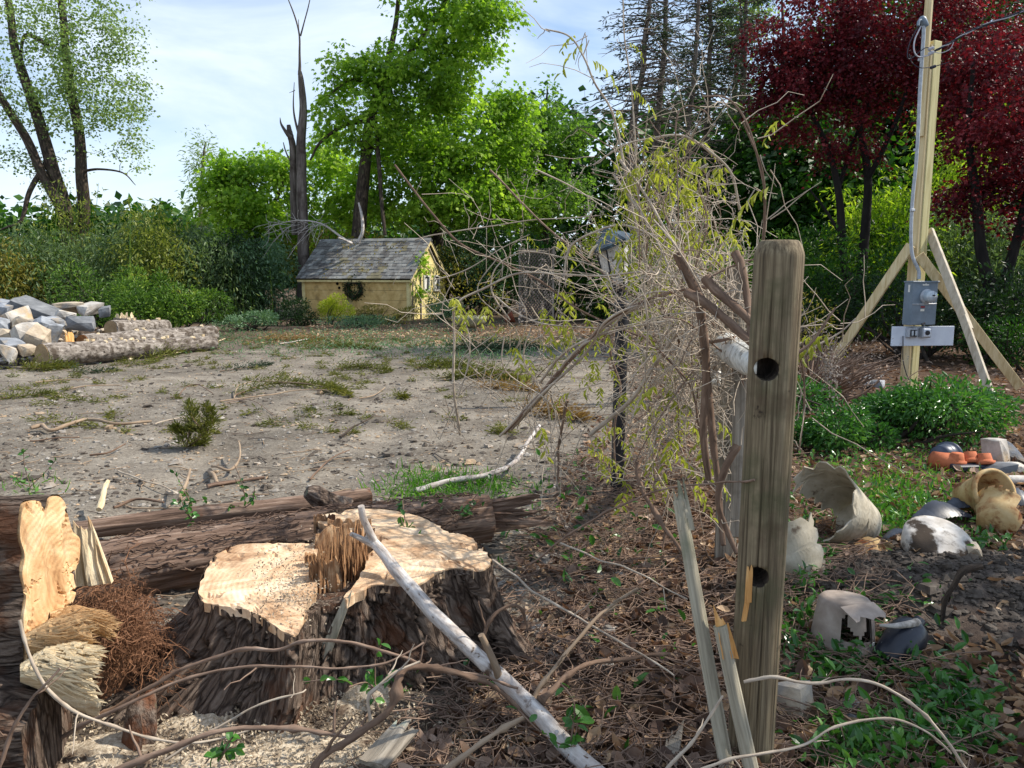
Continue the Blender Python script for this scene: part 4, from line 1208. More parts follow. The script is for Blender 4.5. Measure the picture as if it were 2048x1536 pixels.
def bark_log(mb, path, rad, sides=40, n=60, amp=.06, along=2.0, seed=1, lob=0.0, mi=0, cmi=None):
    p = cr(path, max(2, n // (len(path) - 1)))
    L = np.concatenate([[0], np.cumsum(np.linalg.norm(np.diff(p[:, :3], axis=0), axis=1))])
    a = np.linspace(0, 2 * math.pi, sides, endpoint=False)
    r = p[:, 3] if p.shape[1] > 3 else np.full(len(p), rad)
    A, LL = np.meshgrid(a, L)
    g = np.stack([np.cos(A) * 4, np.sin(A) * 4, LL * along + seed * 9], -1)
    disp = 1 + amp * fbm(g * 1.6, 5, seed) + lob * np.cos(A * 5 + seed + np.sin(LL * 1.5)) * .5
    mb.tube(p, r, sides, disp, True, 0, mi, cmi)
    return p
mat('torn_tan', [(0.3, (140, 104, 68)), (0.46, (192, 156, 112)), (0.68, (226, 200, 158))], 34, (1, 1, .12), bump=1.0, bdist=.01, patches=[((112, 78, 52), 7, .55, .66)])
def build_left_log():
    X0 = -1.50
    def onx(px, py):
        r = ray(px, py)
        return np.array([0, 0, CAMZ]) + r * (X0 / r[0])
    pts = [onx(*q) for q in [(47, 1015), (62, 1002), (80, 1004), (92, 1022), (100, 1000), (114, 992), (130, 1004), (139, 1040), (146, 1064), (160, 1080), (158, 1120), (148, 1150), (152, 1185), (140, 1215), (118, 1240), (112, 1275), (98, 1315), (76, 1335), (56, 1345), (52, 1290), (46, 1240), (52, 1190), (44, 1150), (50, 1110), (40, 1070)]]
    ring = closed(pts, 6)
    c = ring.mean(0)
    root = thing('sawn_log', 'thick dark-barked log with a tall sawn face, cut off by the picture edge', 'log', (c[0] - .6, c[1], gz(c[0] - .6, c[1])))
    m = len(ring)
    mb = MB()
    xs = np.linspace(0, 2.4, 50)
    V = []
    for x in xs:
        g = 1.03 + .10 * min(x, 1) + .0
        q = c + (ring - c) * np.array([1, g + .35 * min(x, 1), g])
        nn = fbm(np.stack([q[:, 1] * 18, q[:, 2] * 18, np.full(m, x * 2.5)], -1), 4, 3)
        q = q + nrm((ring - c)) * (.035 * nn)[:, None] * (1 if x > 0 else .3)
        q[:, 2] = q[:, 2] - .04 * x
        q[:, 0] = ring[:, 0] - .006 - x
        V.append(q)
    V = np.array(V)
    i = np.arange(len(xs) - 1)[:, None] * m; j = np.arange(m)[None]; j2 = (j + 1) % m
    T = V.copy(); T = np.stack([T[..., 1], T[..., 2], T[..., 0]], -1)
    mb.raw(V.reshape(-1, 3), np.stack([i + j, i + j2, i + m + j2, i + m + j], -1).reshape(-1, 4), T.reshape(-1, 3))
    part('bark', mb, 'bark_plate', root)
    part('sawn_face', face_cap(MB(), ring, (1, -.1, 0), 22, .006, 8, thick=.03, crack=.014), 'cut_log', root, smooth=False)
    fl = MB()
    bark_log(fl, [(-1.40, 2.20, .15, .17), (-1.75, 2.15, .14, .21), (-2.4, 2.1, .13, .22), (-3.2, 2.1, .13, .22)], .2, 48, 60, .3, 2.2, 4, .2)
    part('root_flare', fl, 'bark_plate', root)
    # torn pale wood under the face
    def rough(xl, xr, top, bot, d, thick, amp, seed):
        # a torn lump: grain runs from the log to a shredded far end; top and bottom edges traced along px
        rg = np.random.default_rng(seed); nu, nv = 46, 30
        u = np.linspace(0, 1, nu); v = np.linspace(0, 2 * math.pi, nv, endpoint=False)
        ends = np.interp(np.arange(nv), np.arange(0, nv + 1, 1.5), rg.random(len(np.arange(0, nv + 1, 1.5))) ** 1.4)
        V = np.zeros((nu, nv, 3))
        for j in range(nv):
            x = xl + (xr - xl) * u * (1 - .30 * ends[j])
            yt = np.interp(x, [q[0] for q in top], [q[1] for q in top]); yb = np.interp(x, [q[0] for q in bot], [q[1] for q in bot])
            cy, hy = (yt + yb) / 2, (yb - yt) / 2
            e = np.sign(math.sin(v[j])) * abs(math.sin(v[j])) ** .7
            g = np.sign(math.cos(v[j])) * abs(math.cos(v[j])) ** .7
            sh = 1 - .35 * u ** 3
            for k in range(nu):
                V[k, j] = at(x[k], cy[k] - hy[k] * e, d - thick * g * sh[k] + .05 * u[k])
        c = V.mean(1, keepdims=True)
        f = fbm(np.stack([V[..., 0] * 9, V[..., 1] * 42, V[..., 2] * 42], -1), 5, seed, .68)
        V = V + nrm(V - c) * (amp * f)[..., None]
        i = np.arange(nu - 1)[:, None] * nv; jj = np.arange(nv)[None]; j2 = (jj + 1) % nv
        F = np.stack([i + jj, i + nv + jj, i + nv + j2, i + j2], -1).reshape(-1, 4)
        mb = MB(); T = np.stack([V[..., 1], V[..., 2], V[..., 0]], -1)
        mb.raw(V.reshape(-1, 3), F, T.reshape(-1, 3))
        ec = V[-1].mean(0) - np.array([.05, 0, 0])
        mb.raw(np.vstack([V[-1], ec[None]]), np.array([[q, (q + 1) % nv, nv] for q in range(nv)]))
        return mb
    for xl, xr, top, bot, d, th, amp, sd, m in [(40, 236, [(40, 1330), (90, 1296), (150, 1284), (205, 1300), (236, 1350)], [(40, 1365), (90, 1384), (150, 1418), (205, 1440), (236, 1430)], 2.22, .10, .030, 1, 'pale_split'),
                                                 (50, 214, [(50, 1268), (100, 1240), (150, 1228), (214, 1262)], [(50, 1310), (110, 1310), (160, 1304), (214, 1300)], 2.33, .10, .034, 2, 'torn_tan'),
                                                 (100, 258, [(100, 1222), (150, 1212), (200, 1234), (258, 1276)], [(100, 1250), (150, 1254), (200, 1272), (258, 1296)], 2.46, .06, .018, 3, 'torn_tan')]:
        mbr = rough(xl, xl + (xr - xl) * .86, top, bot, d, th * .8, amp * .35, sd)
        rg = np.random.default_rng(sd + 70); stt, lns = [], []
        for k in range(330):
            x = xl + (xr - xl) * rg.random() ** .8 * .72
            yt = np.interp(x, [q[0] for q in top], [q[1] for q in top]); yb = np.interp(x, [q[0] for q in bot], [q[1] for q in bot])
            a = rg.uniform(-.6, 2.4)
            cy, hy = (yt + yb) / 2, (yb - yt) / 2
            stt.append(at(x, cy - hy * math.sin(a) * .98, d - th * .84 * math.cos(a)))
            lns.append(min(.16, (xr - x) * m_per_px(d) * (.15 + .6 * rg.random())))
        e_ = at(xr, (top[-1][1] + bot[-1][1]) / 2, d) - at(xl, (top[0][1] + bot[0][1]) / 2, d)
        slivers(mbr, stt, nrm(e_), lns, .0060, rg, .14)
        part('torn_wood', mbr, m, root, smooth=False)
    w2 = MB()
    jag_slab(w2, at(190, 1168, 2.72), (.9, .3, 0), (-.20, .1, 1), .115, .25, .04, n=9, jag=.22, seed=9, taper=.45)
    tag(w2.build('wood_wedge', 'pale_split', loc=at(196, 1165, 2.72), smooth=False), 'pale wedge of split wood standing against the sawn log', 'wood piece')
build_left_log()

# fallen stringy-barked trunk behind the stump
mb = MB(); root = thing('fallen_log', 'long fallen tree log with stringy reddish bark lying behind the stump', 'log', (*at(640, 1100, 3.95)[:2], 0))
P1 = [(*at(60, 1190, 3.55), 0.172), (*at(250, 1145, 3.7), 0.167), (*at(450, 1108, 3.85), 0.155), (*at(640, 1078, 4.0), 0.149), (*at(860, 1050, 4.2), 0.138), (*at(975, 1035, 4.32), 0.132)]
bark_log(mb, P1, .13, 64, 120, .16, .55, 5, .08)
part('bark', mb, 'bark_red', root)
fr = MB(); rng = np.random.default_rng(77)
pp = cr(P1, 20)
for k in range(420):                                        # loose strips of stringy bark
    i = rng.integers(2, len(pp) - 8); a = rng.random() * math.pi
    ln = rng.integers(3, 8)
    seg = pp[i:i + ln, :3].copy(); rr = pp[i, 3]
    seg += np.array([0, -math.cos(a), math.sin(a)]) * rr * (1.02 + .12 * rng.random())
    seg += rng.normal(size=seg.shape) * .006
    fr.tube(cr(seg, 3), .0022 + .002 * rng.random(), 3, cap=False)
part('bark_strips', fr, 'bark_red', root)
te = MB(); e0 = pp[-1, :3]
for k in range(7):
    jag_slab(te, e0 + rng.normal(size=3) * .04 - np.array([.05, 0, 0]), (0, rng.normal() * .4, 1), (1, .1 + rng.normal() * .1, rng.normal() * .12 - .03), .09, .22 + .2 * rng.random(), .03, n=6, jag=.55, seed=60 + k)
part('torn_end', te, 'fresh_split' if False else 'bark_red', root, smooth=False)
mb = MB()
bark_log(mb, [(*at(150, 1062, 4.35), .05), (*at(330, 1040, 4.5), .055), (*at(520, 1022, 4.6), .06), (*at(640, 1008, 4.7), .06), (*at(740, 992, 4.85), .05)], .06, 28, 60, .25, 1.2, 6, .1)
single('thin_log', mb, 'bark_red', 'thinner flattened log lying along the back of the fallen trunk', 'log', (*at(400, 1035, 4.55)[:2], 0))
mb = MB()
bark_log(mb, [(*at(690, 1022, 4.3), .075), (*at(655, 1006, 4.25), .06), (*at(628, 990, 4.2), .05), (*at(612, 984, 4.18), .03)], .06, 26, 24, .35, 3, 7, .1)
single('limb_stub', mb, 'bark_stump', 'short gnarled limb stub on top of the fallen trunk', 'limb stub', at(660, 1020, 4.3))

# shredded bark fibre between the log and the stump
mb = MB(); rng = np.random.default_rng(9)
for k in range(2600):
    px = rng.normal(240, 52); py = rng.normal(1232, 42) + max(0, px - 250) * .7
    if px > 352 or px < 130: continue
    d = 2.86 + rng.normal() * .10 + (1225 - py) * .0024
    c = at(px, py, d); c[2] = max(c[2], .03)
    n = 5; ln = rng.uniform(.02, .09)
    dv = nrm(np.array([.55, -.4, -.55]) + rng.normal(size=3) * .75)
    q = c + dv * np.linspace(0, ln, n)[:, None] + np.cumsum(rng.normal(size=(n, 3)) * .006, axis=0)
    mb.tube(q, np.linspace(1, .4, n) * (.0009 + .0022 * rng.random() ** 2), 3, cap=False)
heap = MB()
u = np.linspace(0, 2 * math.pi, 40, endpoint=False); hc = at(235, 1260, 2.9); hc[2] = 0
prof = np.linspace(0, 1, 14)
V = np.array([[hc[0] + math.cos(a) * .30 * r, hc[1] + math.sin(a) * .26 * r, gz(hc[0], hc[1]) - .03 + .22 * (1 - r * r) ** 1.1] for r in prof for a in u])
V += fbm(V * 14, 3, 2)[:, None] * np.array([.03, .03, .05])
heap_F = np.array([[i * 40 + j, (i + 1) * 40 + j, (i + 1) * 40 + (j + 1) % 40, i * 40 + (j + 1) % 40] for i in range(13) for j in range(40)])
mb.raw(V, heap_F)
stuff('bark_fibre', mb, 'fibre', 'shredded reddish bark fibre heaped between log and stump', 'bark fibre', smooth=False)

# white dead branch propped over the stump
root = thing('dead_branch', 'bleached white forked branch propped diagonally across the stump', 'branch', (*at(1200, 1540, 2.25)[:2], 0))
p = wob(cr(PX([(736, 1072, 3.02, 0.0182), (770, 1110, 2.96, 0.0213), (800, 1150, 2.88, 0.0251), (855, 1215, 2.76, 0.0258), (905, 1262, 2.68, 0.0258), (1000, 1355, 2.5, 0.0274), (1090, 1445, 2.34, 0.0281), (1200, 1552, 2.18, 0.0304), (1290, 1640, 2.06, 0.0319)]), 12), .010, 4, 6)
part('stem', MB().tube(p, p[:, 3], 18, 1 + .09 * fbm(np.stack(np.broadcast_arrays(np.cos(np.linspace(0, 6.28, 18, endpoint=False))[None] * 2, np.sin(np.linspace(0, 6.28, 18, endpoint=False))[None] * 2, np.arange(len(p))[:, None] * .35), -1), 3, 2)), 'white_branch', root)
for pts in ([(748, 1085, 3.0, 0.0182), (735, 1055, 2.98, 0.0144), (726, 1035, 2.96, 0.0137), (722, 1012, 2.95, 0.0129)], [(752, 1092, 3.0, 0.0167), (728, 1080, 2.98, 0.0122), (702, 1068, 2.95, 0.0091)], [(1003, 1372, 2.5, 0.0152), (990, 1330, 2.48, 0.0129), (975, 1296, 2.47, 0.0114), (962, 1270, 2.46, 0.0106)]):
    q = cr(PX(pts), 5)
    part('fork', MB().tube(q, q[:, 3], 10), 'white_branch' if pts[0][0] < 900 else 'stick', root)

# ------------------------------------------------------------------ fence
def carve(o, cutters):
    """cut round holes: evaluate a boolean once, keep the mesh, drop the cutters"""
    for c in cutters:
        md = o.modifiers.new('hole', 'BOOLEAN')
        md.operation = 'DIFFERENCE'; md.object = c; md.solver = 'EXACT'
    bpy.context.view_layer.update()
    dg = bpy.context.evaluated_depsgraph_get()
    me = bpy.data.meshes.new_from_object(o.evaluated_get(dg))
    o.modifiers.clear()
    o.data = me
    for c in cutters:
        bpy.data.objects.remove(c, do_unlink=True)
FDIR = nrm(np.array([.20, 1, 0]))
def fence_post(label, px, d, top, r, m, holes=(), seed=1, lean=(0, 0), cracks=5, chamfer=True):
    b = at(px, 600, d); b[2] = gz(b[0], b[1])
    root = thing('fence_post', label, 'fence post', b, 'round fence posts')
    rng = np.random.default_rng(seed)
    z = np.concatenate([np.linspace(-.25, top - .06, 60), np.array([top - .05, top - .042, top - .034, top - .024, top - .013, top - .004, top])])
    rr = np.full(len(z), r)
    if chamfer:
        rr[-7:] = r * np.array([1, .995, .97, .92, .85, .78, .70])
    S = 120
    a = np.linspace(0, 2 * math.pi, S, endpoint=False)
    A, Z = np.meshgrid(a, z)
    disp = 1 + .018 * fbm(np.stack([np.cos(A) * 5, np.sin(A) * 5, Z * 1.1 + seed], -1), 4, seed)
    for k in range(cracks):
        a0 = rng.random() * 2 * math.pi if k > 2 else (math.pi + (.75, -.05, -.5)[k])
        z0, z1 = sorted(rng.uniform(-.2, top, 2))
        if k < 3: z0, z1 = (-.2, top - .08)
        dd = (A - a0 + .03 * np.sin(Z * 4 + k) + math.pi) % (2 * math.pi) - math.pi
        disp -= .13 * np.exp(-(dd / .030) ** 2) * sstep(z0, z0 + .15, Z) * sstep(z1, z1 - .15, Z)
    path = np.stack([b[0] + lean[0] * z, b[1] + lean[1] * z, b[2] + z], -1)
    # tube frames are axis aligned for an upright path
    mb = MB(); mb.tube(path, rr, S, disp)
    # put the cracks where they were asked for: tube starts its ring along +Y; rotate so angle 0 is +X
    o = part('shaft', mb, [m, 'bark_dark'], root)
    if holes:
        cs = []
        for (hy, hd, rad) in holes:
            c = at(hy[0], hy[1], d - .05)
            cm = MB().tube(np.array([c - FDIR * .2, c + FDIR * (.22 if hd else .115)]), rad, 28)
            co = cm.build('hole_cutter', ['bark_dark'])
            cs.append(co)
        carve(o, cs)
        o.data.polygons.foreach_set('use_smooth', np.ones(len(o.data.polygons), bool))
        co = np.zeros(len(o.data.vertices) * 3, np.float32); o.data.vertices.foreach_get('co', co)
        if 'tc' in o.data.attributes:
            o.data.attributes.remove(o.data.attributes['tc'])
        o.data.attributes.new('tc', 'FLOAT_VECTOR', 'POINT').data.foreach_set('vector', co)
    return root, b
root, B1 = fence_post('tall round fence post with sloped shoulders and two empty rail holes, nearest the camera', 1541, 2.33, 1.645, .071, 'post_wood', [((1533, 738), False, .034), ((1515, 1151), False, .032)], seed=3, lean=(.012, 0))
# torn fresh wood beside the lower hole
mb = MB(); c = at(1493, 1125, 2.272)
jag_slab(mb, at(1496, 1205, 2.268), (1, .3, 0), (.01, -.0, 1), .02, .12, .006, n=4, jag=.25, seed=2)
jag_slab(mb, at(1488, 1242, 2.272), (1, .35, 0), (.12, 0, 1), .016, .09, .006, n=4, jag=.25, seed=3)
part('torn_splinter', mb, 'fresh_split', root, smooth=False)
root2, B2 = fence_post('weathered fence post with pale lichen on its flat top, second from the camera', 1470, 4.0, 1.56, .055, 'old_post', (), seed=5, chamfer=False, cracks=9)
root3, B3 = fence_post('dark fence post sunk in the vines, third from the camera', 1441, 5.6, 1.30, .07, 'old_post', (), seed=6, chamfer=False, cracks=7)
mb = MB(); a, b = at(1449, 690, 3.55), at(1533, 739, 2.46)
q = cr([(*a, .030), (*(a * .93 + b * .07), .058), (*(a * .7 + b * .3), .062), (*(a * .3 + b * .7), .055), (*(a * .12 + b * .88), .04), (*b, .028)], 8)
mb.tube(q, q[:, 3], 22, 1 + .12 * fbm(np.stack(np.broadcast_arrays(np.cos(np.linspace(0, 6.28, 22, endpoint=False))[None] * 2, np.sin(np.linspace(0, 6.28, 22, endpoint=False))[None] * 2, np.arange(len(q))[:, None] * .4), -1), 3, 2))
single('fence_rail', mb, 'lichen_rail', 'lichen-whitened rail end poking out behind the nearest post', 'fence rail', a)
mb = MB(); q = cr([(*at(1418, 752, 4.75), .03), (*at(1420, 756, 4.8), .052), (*at(1428, 758, 5.1), .056), (*at(1438, 756, 5.4), .05), (*at(1441, 754, 5.58), .035)], 8)
mb.tube(q, q[:, 3], 16)
single('fence_rail', mb, 'lichen_rail', 'lichen-spotted rail end low beside the dark third post', 'fence rail', q[0, :3])
# long weathered rails lying away along the line
mb = MB(); q = cr([(*at(1486, 690, 3.2), .034), (*at(1484, 860, 3.1), .036), (*at(1478, 1075, 2.95), .032)], 10)
mb.tube(q, q[:, 3], 18, 1 + .12 * RNG.random((1, 18)) * np.ones((len(q), 1)))
single('fence_rail', mb, 'old_post', 'grey split rail hanging upright behind the nearest post', 'fence rail', q[-1, :3])
# broken slats leaning on the post
def split_rail(label, a, b, w, th, m, seed, tip):
    root = thing('broken_rail', label, 'broken rail', (a[0], a[1], gz(a[0], a[1])), 'broken rails leaning on the nearest post')
    mb = MB()
    n = 40
    u = np.linspace(0, 1, n)
    p = a[None] * (1 - u)[:, None] + b[None] * u[:, None]
    S = 18; ang = np.linspace(0, 2 * math.pi, S, endpoint=False)
    prof = np.where(np.sin(ang) > 0, 1.0, .55)
    disp = prof[None] * (1 + .08 * fbm(np.stack(np.broadcast_arrays(np.cos(ang)[None] * 3, np.sin(ang)[None] * 3, u[:, None] * 4 + seed), -1), 4, seed))
    r = w / 2 * (1 - .12 * u)
    mb.tube(p, r, S, disp, ell=(th / w, 1.0))
    part('rail', mb, m, root)
    d = nrm(b - a)
    part('split_tip', jag_slab(MB(), b - d * .10, (1, .1, 0), d, w * .8, .18, th * .6, n=6, jag=.5, seed=seed + 4, taper=.2), tip, root, smooth=False)
split_rail('long grey split rail leaning behind the shorter broken one', at(1462, 1560, 2.22), at(1362, 1000, 2.52), .062, .04, 'slat_wood', 3, 'slat_wood')
split_rail('short broken rail with fresh orange split tip leaning on the post', at(1512, 1560, 2.18), at(1444, 1250, 2.26), .060, .045, 'slat_wood', 5, 'fresh_split')
mb = MB(); jag_slab(mb, at(1335, 1560, 2.2), (.6, .5, .2), (.25, .8, .12), .09, .26, .015, n=7, jag=.3, seed=8)
single('wood_board', mb, 'old_post', 'grey weathered board scrap lying in the litter below the rails', 'board', at(1335, 1550, 2.2), smooth=False)
mb = MB(); jag_slab(mb, at(745, 1530, 2.15), (.7, -.3, 0), (.55, .9, .25), .09, .20, .02, n=7, jag=.35, seed=18)
single('wood_scrap', mb, 'old_post', 'grey scrap of split wood in front of the stump', 'wood scrap', at(745, 1530, 2.15), smooth=False)

# ------------------------------------------------------------------ single stems lying over the foreground
STEMS = [
    ('long thin brown vine arching low across the front of the stump', [(120, 1475, 2.3), (200, 1432, 2.3), (350, 1345, 2.32), (470, 1302, 2.33), (545, 1300, 2.3), (610, 1284, 2.28), (700, 1288, 2.28), (790, 1308, 2.3), (860, 1335, 2.32), (950, 1350, 2.35), (1040, 1372, 2.4)], .0075, 'vine_bark'),
    ('slender vine crossing the lower front of the stump bark', [(150, 1455, 2.15), (260, 1405, 2.16), (360, 1365, 2.2), (460, 1338, 2.22), (600, 1336, 2.22), (740, 1330, 2.24), (800, 1312, 2.26), (850, 1284, 2.3)], .0058, 'vine_bark'),
    ('curved vine sagging from the sawn log down over the sawdust', [(38, 1240, 2.12), (55, 1308, 2.1), (90, 1370, 2.08), (130, 1410, 2.08), (190, 1440, 2.1), (260, 1466, 2.12), (330, 1482, 2.14), (390, 1484, 2.16), (470, 1466, 2.2), (520, 1452, 2.22)], .0055, 'vine_grey'),
    ('stout vine crossing the sawdust at the bottom edge', [(230, 1545, 2.0), (330, 1502, 2.03), (420, 1466, 2.06), (500, 1457, 2.08), (600, 1461, 2.1), (700, 1476, 2.12)], .010, 'vine_bark'),
    ('thick bent vine stem turning upward in front of the stump', [(615, 1560, 2.02), (650, 1508, 2.05), (700, 1478, 2.1), (760, 1440, 2.15), (788, 1400, 2.18), (795, 1360, 2.2), (815, 1338, 2.22), (860, 1333, 2.25), (930, 1345, 2.3), (1000, 1380, 2.38), (1060, 1440, 2.4), (1120, 1490, 2.4)], .013, 'vine_brown'),
    ('thin upright vine beside the sawn log at the picture corner', [(-5, 1545, 1.95), (22, 1465, 1.97), (55, 1405, 1.98), (82, 1375, 1.98), (116, 1338, 2.0)], .0055, 'vine_bark'),
    ('dry stick rising to a pale broken tip in the litter', [(1055, 1440, 2.45), (1080, 1380, 2.5), (1120, 1320, 2.58), (1165, 1270, 2.66), (1200, 1228, 2.72), (1240, 1195, 2.78), (1276, 1176, 2.8)], .0095, 'stick'),
    ('brown stick lying level across the litter', [(1080, 1400, 2.4), (1130, 1355, 2.5), (1190, 1322, 2.62), (1260, 1318, 2.66), (1340, 1308, 2.72)], .011, 'vine_brown'),
    ('pale cut stick at the bottom edge below the white branch', [(880, 1550, 2.05), (945, 1500, 2.12), (1010, 1455, 2.2), (1045, 1435, 2.25)], .011, 'stick'),
    ('brown hoop of vine beside the stump flank', [(965, 1320, 2.62), (972, 1270, 2.64), (990, 1232, 2.66), (1020, 1212, 2.68), (1045, 1222, 2.7), (1058, 1252, 2.72)], .0085, 'vine_brown'),
    ('pale runner vine arching from the rails across the bottom plants', [(1488, 1362, 2.1), (1540, 1354, 2.1), (1600, 1364, 2.1), (1640, 1366, 2.1), (1700, 1356, 2.1), (1770, 1372, 2.08), (1830, 1412, 2.05), (1890, 1478, 2.0), (1945, 1560, 1.95)], .0058, 'vine_grey'),
    ('second pale runner vine along the bottom edge', [(1385, 1548, 2.0), (1450, 1520, 2.02), (1530, 1505, 2.04), (1610, 1488, 2.06), (1660, 1460, 2.08), (1730, 1440, 2.1), (1800, 1438, 2.1), (1850, 1460, 2.08), (1900, 1510, 2.05)], .005, 'vine_grey'),
    ('white bent twig across the two broken rails', [(1325, 1550, 2.05), (1375, 1492, 2.06), (1415, 1440, 2.08), (1447, 1392, 2.1)], .006, 'vine_grey'),
    ('long straight twig reaching sideways to the nearest post', [(1060, 1130, 3.0), (1150, 1060, 2.9), (1270, 1000, 2.75), (1360, 972, 2.6), (1440, 966, 2.45), (1510, 962, 2.25)], .005, 'vine_bark'),
    ('thin straight cane lying from the stump flank to the rails', [(985, 1120, 3.1), (1080, 1190, 2.95), (1180, 1250, 2.8), (1270, 1300, 2.6), (1350, 1350, 2.45)], .0055, 'vine_grey'),
    ('bowed pale cane over the litter beside the tall rail', [(1120, 1085, 3.3), (1180, 1110, 3.2), (1250, 1135, 3.1), (1320, 1170, 3.0), (1375, 1200, 2.9)], .005, 'vine_grey'),
    ('dark leaning stem behind the tall rail', [(1272, 925, 3.4), (1290, 985, 3.3), (1320, 1040, 3.2), (1350, 1080, 3.1), (1380, 1130, 3.0)], .013, 'vine_brown'),
    ('light twig lying over the sawdust toward the stump', [(330, 1520, 2.15), (420, 1465, 2.2), (500, 1418, 2.25), (600, 1385, 2.28), (612, 1378, 2.3)], .0045, 'vine_grey'),
    ('knotted root-like twig hanging in front of the bent vine', [(740, 1440, 2.12), (735, 1400, 2.12), (752, 1380, 2.14), (790, 1345, 2.18), (840, 1322, 2.22)], .0055, 'vine_grey'),
    ('reddish shoot curving beside the soil mound', [(1965, 1135, 3.0), (1920, 1150, 3.0), (1895, 1190, 3.0), (1885, 1240, 3.0)], .014, 'bark_dark'),
]
def knotty(p, r, seed, rng):
    L = np.concatenate([[0], np.cumsum(np.linalg.norm(np.diff(p, axis=0), axis=1))])
    n = max(12, int(L[-1] / .018)); s_ = np.linspace(0, L[-1], n)
    q = np.stack([np.interp(s_, L, p[:, k]) for k in range(3)], -1)
    q = q + np.stack([vn(np.stack([s_ * 14, s_ * 0 + seed + k * 9.1, s_ * 0], -1), 3) for k in range(3)], -1) * r * .55
    rr = r * np.linspace(1.12, .66, n) * (1 + .14 * vn(np.stack([s_ * 30, s_ * 0 + seed, s_ * 0], -1), 4))
    for k in range(int(L[-1] / .14) + 1):
        x = rng.random() * L[-1]; rr = rr * (1 + .38 * np.exp(-((s_ - x) / (.010 + r * .5)) ** 2))
    return q, rr
for lab, pts, r, m in STEMS:
    rng = np.random.default_rng(int(pts[0][0] * 3 + len(lab)))
    p0_ = wob(cr([at(*q) for q in pts], 6), .006, len(lab) + pts[0][0], 9)
    p, rr = knotty(p0_, r * .78, pts[0][0], rng)
    S = 10; disp = 1 + .10 * rng.normal(size=(len(p), S))
    root = thing('vine_stem', lab, 'vine stem', p[0], 'loose vine stems and sticks in the foreground')
    part('stem', MB().tube(p, rr, S, disp), m, root)
    for k in range(rng.integers(1, 4)):
        i = rng.integers(4, len(p) - 3); ln = rng.uniform(.03, .13); dv = nrm(nrm(p[i + 1] - p[i]) + rng.normal(size=3) * .8 + np.array([0, 0, .3]))
        q = p[i] + dv * np.linspace(0, ln, 6)[:, None] + np.cumsum(rng.normal(size=(6, 3)) * .003, axis=0)
        part('side_twig', MB().tube(q, np.linspace(r * .5, r * .2, 6), 6), m, root)

# sawdust
mb = MB(); rng = np.random.default_rng(13)
def heap_on(mb, c, rx, ry, h, seed, n=28, rings=10):
    u = np.linspace(0, 2 * math.pi, n, endpoint=False)
    V = []
    for k in range(rings):
        r = (k / (rings - 1))
        x = c[0] + np.cos(u) * rx * r * (1 + .25 * np.sin(u * 3 + seed)); y = c[1] + np.sin(u) * ry * r
        V.append(np.stack([x, y, gh(x, y) - .012 + h * (1 - r ** 2) ** 1.5 * (1 + .4 * fb2(x, y, 12, 3, seed))], -1))
    V = np.vstack(V)
    mb.raw(V, np.array([[i * n + j, (i + 1) * n + j, (i + 1) * n + (j + 1) % n, i * n + (j + 1) % n] for i in range(rings - 1) for j in range(n)]))
for (px, py, rx, ry, h, sd) in [(420, 1440, .30, .16, .045, 1), (620, 1490, .34, .16, .035, 2), (230, 1500, .26, .16, .05, 3), (470, 1525, .4, .14, .03, 4), (745, 1395, .13, .10, .06, 5), (690, 1420, .12, .08, .05, 6), (120, 1520, .2, .16, .03, 7)]:
    c = gp(px, py); heap_on(mb, c, rx, ry, h, sd)
n = 9000
x = rng.normal(-.80, .48, n); y = rng.normal(2.40, .24, n)
ok = y < 2.72; x, y = x[ok], y[ok]
pos = np.stack([x, y, gh(x, y) + .004 + .03 * rng.random(len(x))], -1)
mb.leaves(pos, rnd_dirs(len(x), 0, rng), rnd_dirs(len(x), 1.2, rng), .008 + .016 * rng.random(len(x)), .005 + .006 * rng.random(len(x)))
# chips lying on the sawn face and in the crotch
n = 900
ppx = np.column_stack([rng.normal(590, 40, n), rng.normal(1165, 40, n)])
pos = np.array([onz(a, b, .372 + .01 * rng.random()) for a, b in ppx])
mb.leaves(pos, rnd_dirs(n, 0, rng), rnd_dirs(n, 1.5, rng), .006 + .010 * rng.random(n), .004 + .004 * rng.random(n))
stuff('sawdust', mb, 'sawdust', 'pale sawdust and chips strewn in front of the stump', 'sawdust', smooth=False)
mb = MB(); jag_slab(mb, gp(278, 1500), (.4, .9, 0), (.0, .25, 1), .09, .17, .07, n=6, jag=.15, seed=31)
single('bark_chunk', mb, 'bark_stump', 'upright chunk of bark dusted with sawdust below the torn wood', 'bark chunk', gp(278, 1500), smooth=False)
# ------------------------------------------------------------------ shed
mat('shed_paint_shaded', [(0.3, (172, 140, 86)), (0.5, (204, 172, 112)), (0.72, (222, 194, 136))], 4, (1, 1, 1), bump=.3, bdist=.01, patches=[((146, 122, 82), 2.5, .56, .72), ((158, 154, 112), 1.2, .58, .72)])  # front wall: shade put into a darker copy of the shed colour
mat('shed_gable_lit', [(0.3, (206, 188, 120)), (0.5, (224, 208, 142)), (0.72, (234, 222, 164))], 4, bump=.3, bdist=.01, patches=[((150, 140, 96), 3, .56, .7)])  # gable: sunlight put into a paler copy of the shed colour
mat('trim_paint', [(0.3, (190, 172, 118)), (0.6, (220, 204, 150)), (0.8, (232, 220, 172))], 6, bump=.2)
mat('shingle', [(0.3, (92, 92, 92)), (0.5, (124, 124, 122)), (0.72, (152, 152, 148))], 3.0, bump=.5, bdist=.01, rough=.9)
mat('shingle_dark', [(0.3, (72, 70, 70)), (0.5, (98, 96, 94)), (0.72, (124, 122, 118))], 3.0, bump=.5, bdist=.01, rough=.9)
mat('shingle_moss', [(0.3, (92, 88, 74)), (0.5, (116, 110, 88)), (0.72, (136, 132, 116))], 3.0, bump=.6, bdist=.01, rough=.95)
